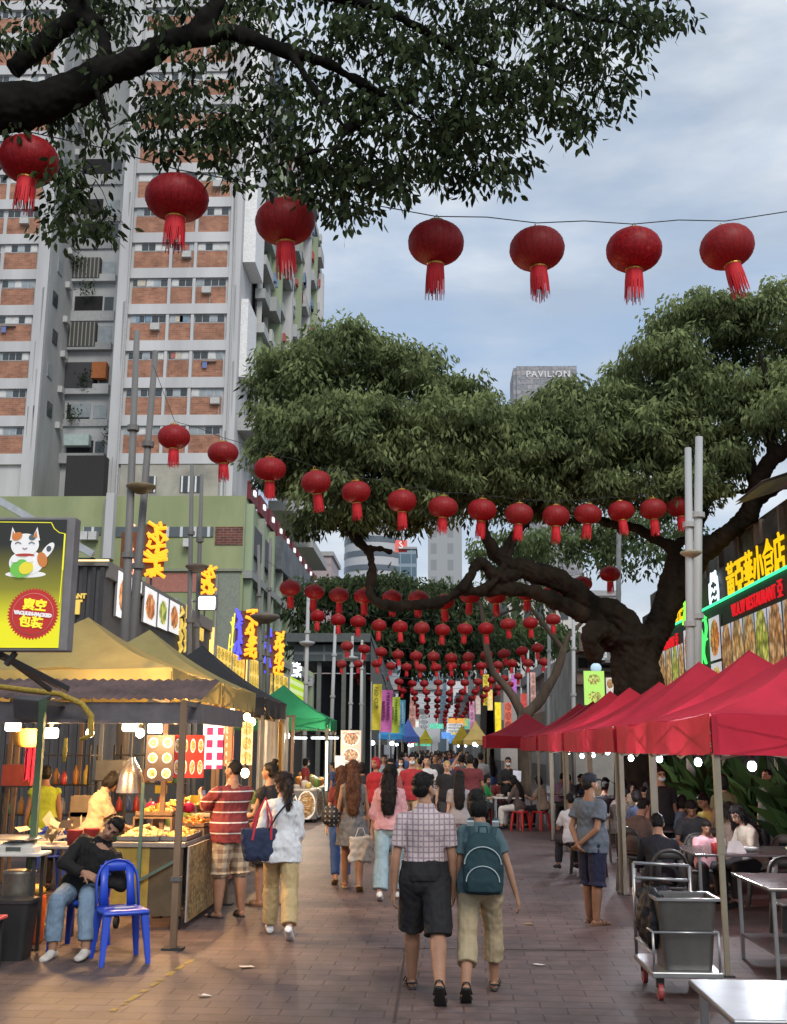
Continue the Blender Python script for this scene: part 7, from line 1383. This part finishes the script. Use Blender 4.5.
q=MB(); q.tube([(-.035,.03,.45),(-.03,.02,.50),(.03,.02,.50),(.035,.03,.45)],.008,6); q.build('grab_handle',mc((.02,.05,.06),.8),t)
# woman in white with tote
p,h=atp(279,937,772)
person('woman in loose white shirt and beige trousers walking away with ponytail',p,R(6),1.64,1.03,True,legs=[(19,2,9,6,-6),(-14,2,20,5,30)],arms=(((.28,-.02,-.95),(-.1,.5,-.7)),((.16,.05,-1),(-.2,.8,-.6))),lean=(2,0,0),head=(38,0,0),top=dict(m=wh,sl=1.8,hem=-.16,ex=.032,amp=.014),bottom=dict(k='pants',len=1.95,m=tan_,ex=.026,flare=.012),hair='pony',hm=pbr('hair_dark_brown',(.022,.012,.009),.4,.4,sc_=14,bump=.5,bs=30,stretch=(6,6,1)),shoes=('shoe',sneaker),vox=.007,skin=0)
t=thing('tote_bag','navy tote bag with red straps on the shoulder of the woman in white','bag',(p.x-.20,p.y-.16,.76),R(28)); q=MB(); q.loft([(V((0,0,0)),V((.15,0,0)),V((0,.05,0))),(V((0,0,.05)),V((.17,0,0)),V((0,.07,0))),(V((0,0,.28)),V((.20,0,0)),V((0,.05,0))),(V((0,0,.31)),V((.20,0,0)),V((0,.03,0)))],22,pw=3.4); remesh(q,'bag_body',fold((.018,.028,.065)),.009,t,2,.012,8)
rs_=mc((.50,.03,.05),.7)
for dy,dx in((-.055,0),(.05,.02)): q=MB(); q.tube([(-.10,dy,.20),(-.06+dx,dy,.42),(.04+dx,dy*.5,.615),(.10,dy,.42),(.10,dy,.20)],[(.012,.004)]*5,6,flat=(1,0,0)); q.build('strap',rs_,t)
q=MB(); q.tube([V((p.x-.13,p.y-.14,1.02)),V((p.x-.03,p.y-.19,1.20)),V((p.x+.10,p.y-.155,1.36)),V((p.x+.13,p.y-.02,1.40))],[(.012,.004)]*4,6); o=B(q,'cross_strap',mc((.02,.02,.04),.8),t); o.matrix_basis=Matrix.Rotation(R(-28),4,'Z')@o.matrix_basis
# striped shirt man with phone
p,h=atp(228,917,762)
person('stout man in maroon white-striped shirt and plaid shorts photographing the snacks',p,R(42),1.74,1.16,legs=[(2,4,3,14,0),(-3,4,2,12,0)],arms=(((.10,.75,-.55),(-.28,.85,.62)),((.10,.75,-.60),(-.55,.80,.50))),head=(22,-6,0),lean=(0,0,0),top=dict(m=stripes,sl=.85,hem=-.13,ex=.03,amp=.010),bottom=dict(k='pants',n='shorts',len=1.05,m=plaid,ex=.03,flare=.02),hair='shaved',shoes=('slipper',sand),vox=.007,skin=1,belly=.10,curl=(60,60))
q=MB(); q.box((0,0,0),(.075,.012,.15),Euler((-.35,0,R(50)))); tag(q.build('phone',mc((.30,.30,.42),.3,0,emit=(.3,.32,.5),est=.2),None,False,(p.x-.42,p.y+.42,1.30),bevel=.006),'mobile phone held up by the striped shirt man','phone')
p,h=atp(266,905,762)
person('woman in black sleeveless top and shorts standing behind the woman in white',p,R(60),1.70,1.05,True,legs=STAND,arms=(((.1,.3,-.9),(-.2,.8,-.2)),((.1,.1,-1),(-.2,.7,-.3))),head=(10,-8,0),top=dict(m=blk,sl=.25,hem=-.14,ex=.035,amp=.012),bottom=dict(k='pants',n='shorts',len=1.0,m=blk,ex=.03,flare=.02),hair='topbun',shoes=('slipper',mc((.15,.08,.04),.6)),vox=.009,skin=1)
# grey dress, jeans friend, pink shirt
p,h=atp(352,890,763)
person('woman in grey sleeveless dress with very long brown hair walking away',p,R(4),1.70,1.0,True,legs=[(12,1,6,6,-3),(-10,1,14,4,22)],arms=(((.2,-.05,-1),(.05,.2,-1)),((.2,.0,-1),(.05,.2,-1))),top=dict(m=fold((.135,.145,.155)),sl=0,skirt=.36,n='dress',amp=.014),hair='longer',hm=MHB,shoes=('slipper',mc((.45,.30,.16),.6)),vox=.009,skin=1)
q=MB(); q.ell((0,0,0),(.12,.09,.15),14,10); o=remesh(q,'shoulder_bag',[matmix('patterned_leather',(.02,.02,.02),(.35,.33,.3),lambda t,s:mth(t,'MULTIPLY',lines(0,.06,.02)(t,s),lines(2,.06,.02)(t,s)),.5)],.012,None,2,.02,8); o.location=(p.x-.30,p.y-.05,.98); tag(o,'black patterned bag hanging by the grey dress woman','bag')
q=MB(); q.tube([(0,0,.1),(.06,.02,.3),(.12,.05,.42)],.008,6); s_=q.build('strap',mc((.02,.02,.02)),o)
person('person in dark red top and blue jeans ahead of the grey dress woman',(p.x-.22,p.y+.75,0),R(10),1.62,1.,True,legs=[(-12,1,14,4,22),(12,1,6,4,-3)],top=dict(m=fold((.16,.03,.03)),sl=.6,hem=-.08),bottom=dict(k='pants',len=1.95,m=fold((.04,.10,.30))),hair='long',hm=MHB,shoes=('slipper',mc((.3,.2,.1))),vox=.011,skin=0)
p,h=atp(389,900,766)
person('woman in pale pink shirt and light blue jeans with long black hair',p,R(-4),1.66,1.,True,legs=[(-9,1,12,4,18),(12,1,6,4,-3)],arms=(((.25,-.02,-1),(.05,.2,-1)),((.14,.1,-1),(-.3,.7,-.4))),head=(-10,0,0),top=dict(m=fold((.55,.29,.31),.08),sl=1.3,hem=-.06,ex=.03,amp=.012),bottom=dict(k='pants',len=1.93,m=fold((.27,.38,.43),.2),ex=.03,flare=.025,wz=.10),hair='long',shoes=('shoe',sneaker),vox=.009,skin=0)
q=MB(); q.loft([(V((0,0,0)),V((.15,0,0)),V((0,.05,0))),(V((0,0,.30)),V((.16,0,0)),V((0,.05,0)))],20,pw=4); o=remesh(q,'carrier_bag',[cloth('white_bag',(.6,.58,.54),.3)],.014,None,2,.03,7); o.location=(p.x-.40,p.y+.5,.42); tag(o,'white carrier bag hanging between the grey dress and pink shirt women','bag')
q=MB(); q.tube([(-.08,0,.28),(-.03,0,.42),(.03,0,.42),(.08,0,.28)],.006,6); q.build('bag_handle',mc((.6,.58,.54)),o)
# cap man
p,h=atp(594,924,779)
person('man in dark cap and grey T-shirt standing with hands clasped behind his back',p,R(-52),1.62,1.0,legs=[(4,2,2,10,0),(-4,2,2,14,0)],arms=(((.12,-.38,-.9),(-.62,-.30,-.62)),((.12,-.38,-.9),(-.62,-.32,-.58))),head=(-16,-3,0),top=dict(m=fold((.085,.105,.13)),sl=.62,hem=-.13,ex=.034,amp=.01),bottom=dict(k='pants',n='shorts',len=1.12,m=navy,ex=.028,flare=.018),hair='short',cap=fold((.012,.014,.022)),shoes=('slipper',mc((.14,.07,.04),.6)),vox=.007,skin=2)
# sleeping man on the blue chair
MAN=(CB.x,CB.y+DY-.02,0)
person('young man dozing on a chair in black jumper and ripped jeans',MAN,R(184),1.72,1.0,legs=[(85,10,72,-6,0),(84,3,80,10,0)],seat=.445,arms=(((.62,.42,-.50),(-.86,.36,.0),(-.3,-.5,-.6)),((.10,.62,-.62),(-.96,.26,.16),(-.2,-.6,-.5))),lean=(8,-25,-6),head=(14,6,-20),top=dict(collar=1,m=fold((.009,.0085,.009)),sl=1.93,hem=-.09,ex=.024,amp=.011),bottom=dict(k='pants',len=1.84,m=jean,ex=.022,flare=.0),hair='short',shoes=('shoe',mc((.55,.52,.47),.6)),vox=.0065,skin=1,curl=(50,45))
# vendor
person('vendor with dark cropped hair in cream T-shirt bending over the food counter',(-3.95,13.1,0),R(-66),1.64,1.0,True,legs=STAND,arms=(((.2,.5,-.8),(.0,.95,-.15)),((.15,.62,-.75),(-.1,.95,-.12))),lean=(14,0,0),head=(-4,28,0),top=dict(m=fold((.40,.31,.20),.08),sl=.72,hem=-.12,ex=.03,amp=.012),bottom=dict(k='pants',len=1.95,m=fold((.10,.09,.09))),hair='bob',shoes=('shoe',blk),vox=.008,skin=0)
q=MB(); c=P(43,788,14.6)
person('worker in lime vest seen from behind in the dark dining space',(P(45,790,15.2).x,15.2,0),R(20),1.62,1.,top=dict(m=fold((.26,.34,.03)),sl=.1,hem=-.1,ex=.02),bottom=dict(k='pants',len=1.95,m=blk),hair='short',shoes=('shoe',blk),vox=.014,skin=2)
# ------------------------------------------------------------ diners on the right
def sit(label,px,py,Y,yaw,c,fem=False,hair='short',H=1.62,skin=1,lean=14,head=(0,10,0),sl=.7,seat=.45,arms=None,hm=None,bc=(.03,.03,.035),w=1.,mask=None):
    p=P(px,py,Y); arms=arms or (((.2,.55,-.75),(-.25,.75,.45)),((.2,.55,-.75),(-.3,.85,.25)))
    return person(label,(p.x,Y,0),R(yaw),H,w,fem,legs=SIT,seat=seat,arms=arms,lean=(lean,0,0),head=head,top=dict(m=c if not isinstance(c,tuple) else fold(c),sl=sl,hem=-.08,ex=.022),bottom=dict(k='pants',len=1.93,m=fold(bc)),hair=hair,hm=hm,shoes=('shoe',blk),vox=.012,skin=skin,mask=mask)
sit('diner in black sweatshirt seated with back to camera behind the trolley',659,830,12.55,-8,(.012,.013,.018),H=1.52,sl=1.93,lean=20)
sit('small boy in pink shirt eating at the steel table',704,830,14.3,184,(.55,.30,.33),H=1.18,skin=1,lean=10,seat=.44,head=(0,14,0))
sit('woman in cream sweater with long dark hair seated at the table end',752,812,14.3,110,(.38,.33,.27),True,'long',1.58,0,18,(10,14,0),1.9)
sit('dark-haired diner half hidden behind the nearest canopy leg',735,810,15.1,20,(.25,.20,.17),True,'long',1.52,1,12)
sit('man in dark shirt bending to eat right of the second canopy leg',693,800,16.1,160,(.05,.055,.06),H=1.6,lean=22,head=(10,20,0))
sit('man in brown shirt eating at the left end of the second table',634,804,15.95,-48,(.10,.065,.05),H=1.56,lean=18,sl=.8)
sit('diner in grey top facing the camera behind the black sweatshirt',664,812,17.95,176,(.13,.13,.14),H=1.52,lean=16)
sit('diner in white T-shirt seated behind the man in the cap',573,795,17.7,10,(.55,.55,.57),H=1.5,lean=10)
sit('diner in charcoal shirt at the middle table',620,790,19.2,-30,(.06,.055,.055),H=1.6); sit('woman diner in dusky rose at the middle table',648,790,20.9,150,(.28,.13,.13),True,'bob',1.55,0)
sit('diner in black at the fourth table left side',603,785,22.6,-20,(.025,.025,.03),H=1.6); sit('diner in beige at the fourth table right side',632,782,24.3,170,(.35,.28,.2),True,'long',1.55,0); sit('diner in teal at the fourth table corner',650,784,22.7,10,(.05,.16,.17),H=1.6)
sit('woman in brown blouse and white trousers seated on a red stool',519,790,27.0,62,(.085,.06,.055),True,'long',1.62,0,12,bc=(.6,.58,.55),sl=1.7); sit('woman in beige top seated on the right red stool',543,790,27.1,50,(.32,.24,.17),True,'bob',1.58,0,10)
sit('diner in bright green shirt seated left of the pale table',482,788,28.0,-120,(.02,.26,.08),True,'bob',1.6,0,10); sit('diner in white shirt across from the green shirt',470,790,29.2,-100,(.5,.5,.52),H=1.58); sit('diner in dark red at the far pale table',500,788,29.4,180,(.18,.03,.03),H=1.6)
sit('diner in grey at the far table behind the red stools',572,780,29.0,30,(.14,.14,.15),H=1.62); sit('diner in navy at the far table right side',588,780,29.2,100,(.03,.04,.09),H=1.62)
msk=mc((.55,.62,.66),.7)
def stand(label,px,Y,top,yaw,c,fem=False,hair='short',skin=1,mask=None,bc=(.03,.03,.035),legs=STAND,vox=.014,arms=(HANG,HANG),sl=.6,H=None,cap=None,w=1.,hm=None,head=(0,0,0)):
    p=P(px,top,Y); H=H or p.z; return person(label,(p.x,Y,0),R(yaw),H,w,fem,legs=legs,arms=arms,top=dict(m=fold(c),sl=sl,hem=-.1,ex=.024),bottom=dict(k='pants',len=1.93,m=fold(bc)),hair=hair,hm=hm,shoes=('shoe',blk),vox=vox,skin=skin,mask=mask,cap=cap,head=head)
stand('masked man in black standing behind the diners',660,17.0,767,185,(.014,.014,.016),mask=msk,H=1.62)
stand('person in olive shirt with black shoulder strap standing at the table',722,16.2,773,10,(.16,.15,.07),hair='bob',fem=True,H=1.55)
stand('man with shaved head in grey-green shirt at the right edge',767,17.6,768,120,(.09,.12,.10),hair='shaved',skin=0,H=1.6); stand('person in mint shirt at the right edge seen from behind',783,17.0,779,-20,(.30,.55,.42),skin=0,H=1.45)
stand('masked waiter in black holding a white sheet beside the pale table',508,27.8,757,178,(.012,.012,.014),mask=msk,arms=(((.12,.3,-.95),(-.3,.8,.1)),((.2,.35,-.9),(-.5,.85,.1))),sl=1.9)
p=P(517,776,27.45); q=MB(); q.box((0,0,0),(.20,.01,.28),Euler((-.5,.1,0))); tag(q.build('paper_sheet',mc((.72,.76,.85),.6),None,False,p),'white order sheet in the hands of the masked waiter','sheet')
# more diners, copies with their own clothes
dn=[o for o in bpy.data.objects if o.get('category')=='person' and o.get('label','').startswith(('diner in charcoal','woman diner in dusky'))]
DC=[((.5,.5,.52),'white shirt'),((.04,.05,.09),'navy shirt'),((.30,.06,.05),'red shirt'),((.20,.22,.16),'sage shirt'),((.36,.30,.2),'sand shirt'),((.03,.03,.03),'black shirt'),((.22,.14,.2),'plum top'),((.10,.18,.26),'blue shirt'),((.5,.42,.1),'mustard top')]
for k,(px,py,Y,yw) in enumerate(((612,785,20.4,-100),(641,786,19.0,20),(668,792,18.6,80),(625,780,25.5,10),(598,780,26.2,-80),(583,778,31,160),(560,776,30.5,-30),(680,800,16.9,-20),(712,806,17.2,120))):
    p=P(px,py,Y); c,nm=DC[k]; o=dup(dn[k%len(dn)],(p.x,Y,0),R(yw),'seated diner in %s, %s'%(nm,('left of the middle table','beside the middle table','at the middle table right end','at the fourth table end','left of the fourth table','far behind the red stools','near the far table','between the first and second tables','behind the boy in pink')[k]))
    for ch in o.children:
        if ch.name.startswith('shirt'): recolor(ch,0,fold(c))
# ------------------------------------------------------------ walkers facing and leaving, farther down the street
stand('masked man in bright red T-shirt walking towards the camera',412,23,753,182,(.36,.03,.04),mask=msk,bc=(.45,.36,.25),legs=WALK,skin=0,vox=.011)
stand('masked woman in dusty pink dress top walking towards the camera',391,21,758,170,(.34,.10,.10),True,'long',0,msk,(.16,.05,.05),WALK,.011)
stand('person in bright red hooded top walking near the left stalls',376,22,756,150,(.36,.02,.03),True,'bob',hm=fold((.34,.02,.03)),legs=WALK2,sl=1.8)
stand('person in white shirt with straps in the mid crowd',427,26,755,176,(.55,.56,.58),legs=WALK,skin=0)
stand('fair-haired person all in black facing the camera',447,24,760,184,(.014,.014,.016),hm=pbr('blond',(.35,.24,.08),.5,.3),legs=WALK2,skin=0)
stand('broad person in maroon shirt seen from behind',470,25,746,-10,(.13,.025,.03),w=1.15,arms=(((.4,.3,.2),(-.4,.3,.8)),((.2,.2,-.9),(0,.5,-.5))),H=1.75)
stand('woman in pale grey dress partly behind the teal shirt woman',459,17.5,778,0,(.30,.28,.29),True,'long',0,bc=(.36,.35,.37),H=1.55)
stand('dark-haired man in charcoal at the crowd centre',436,30,752,178,(.05,.05,.055),legs=WALK); stand('woman in white blouse left of the red T-shirt man',401,29,757,180,(.5,.5,.5),True,'long',0,msk,(.2,.22,.28),WALK)
stand('man in pale blue shirt behind the pink dress woman',384,31,754,176,(.33,.42,.52),legs=WALK2,skin=0); stand('person in black before the dish poster',362,23,762,20,(.03,.025,.025),True,'bob',1); stand('masked person in navy left of the maroon shirt',457,28,758,182,(.03,.035,.07),mask=msk,legs=WALK)
stand('customer in dark blue at the green canopy stall',333,30.3,762,80,(.05,.07,.14)); stand('vendor in red apron behind the green canopy stall',306,31.5,758,-80,(.32,.04,.04),True,'bob',0,msk); stand('customer in rust top at the green canopy stall',342,32.2,764,60,(.30,.10,.05),True,'long',0)
protos=[stand('tiny figure in the far crowd at the end of the street',437,38,752,180,(.05,.05,.06),vox=.028,legs=WALK,H=1.7),stand('tiny figure in the far crowd at the end of the street',446,40,752,0,(.5,.5,.5),True,'long',vox=.028,legs=WALK2,H=1.62)]
CC=[fold(c) for c in((.03,.03,.03),(.5,.5,.5),(.4,.05,.05),(.06,.1,.25),(.3,.28,.2),(.45,.25,.25),(.08,.2,.15),(.12,.12,.13),(.5,.4,.12))]
for o in protos: o['group']='far crowd at the end of the street'
for k in range(76):
    Y=30+k*1.05+random.uniform(-.6,.6); xr_=min(1.1+.012*Y,2.3); o=dup(protos[k%2],(.25+random.uniform(-xr_,xr_),Y,0),R(random.choice((0,180,180)))+random.uniform(-.4,.4),scale=random.uniform(.93,1.05))
    for c in o.children:
        if c.name.startswith('shirt'): recolor(c,0,random.choice(CC))
        elif c.name.startswith('trousers'): recolor(c,0,random.choice(CC[:2]+CC[3:4]+CC[7:8]))
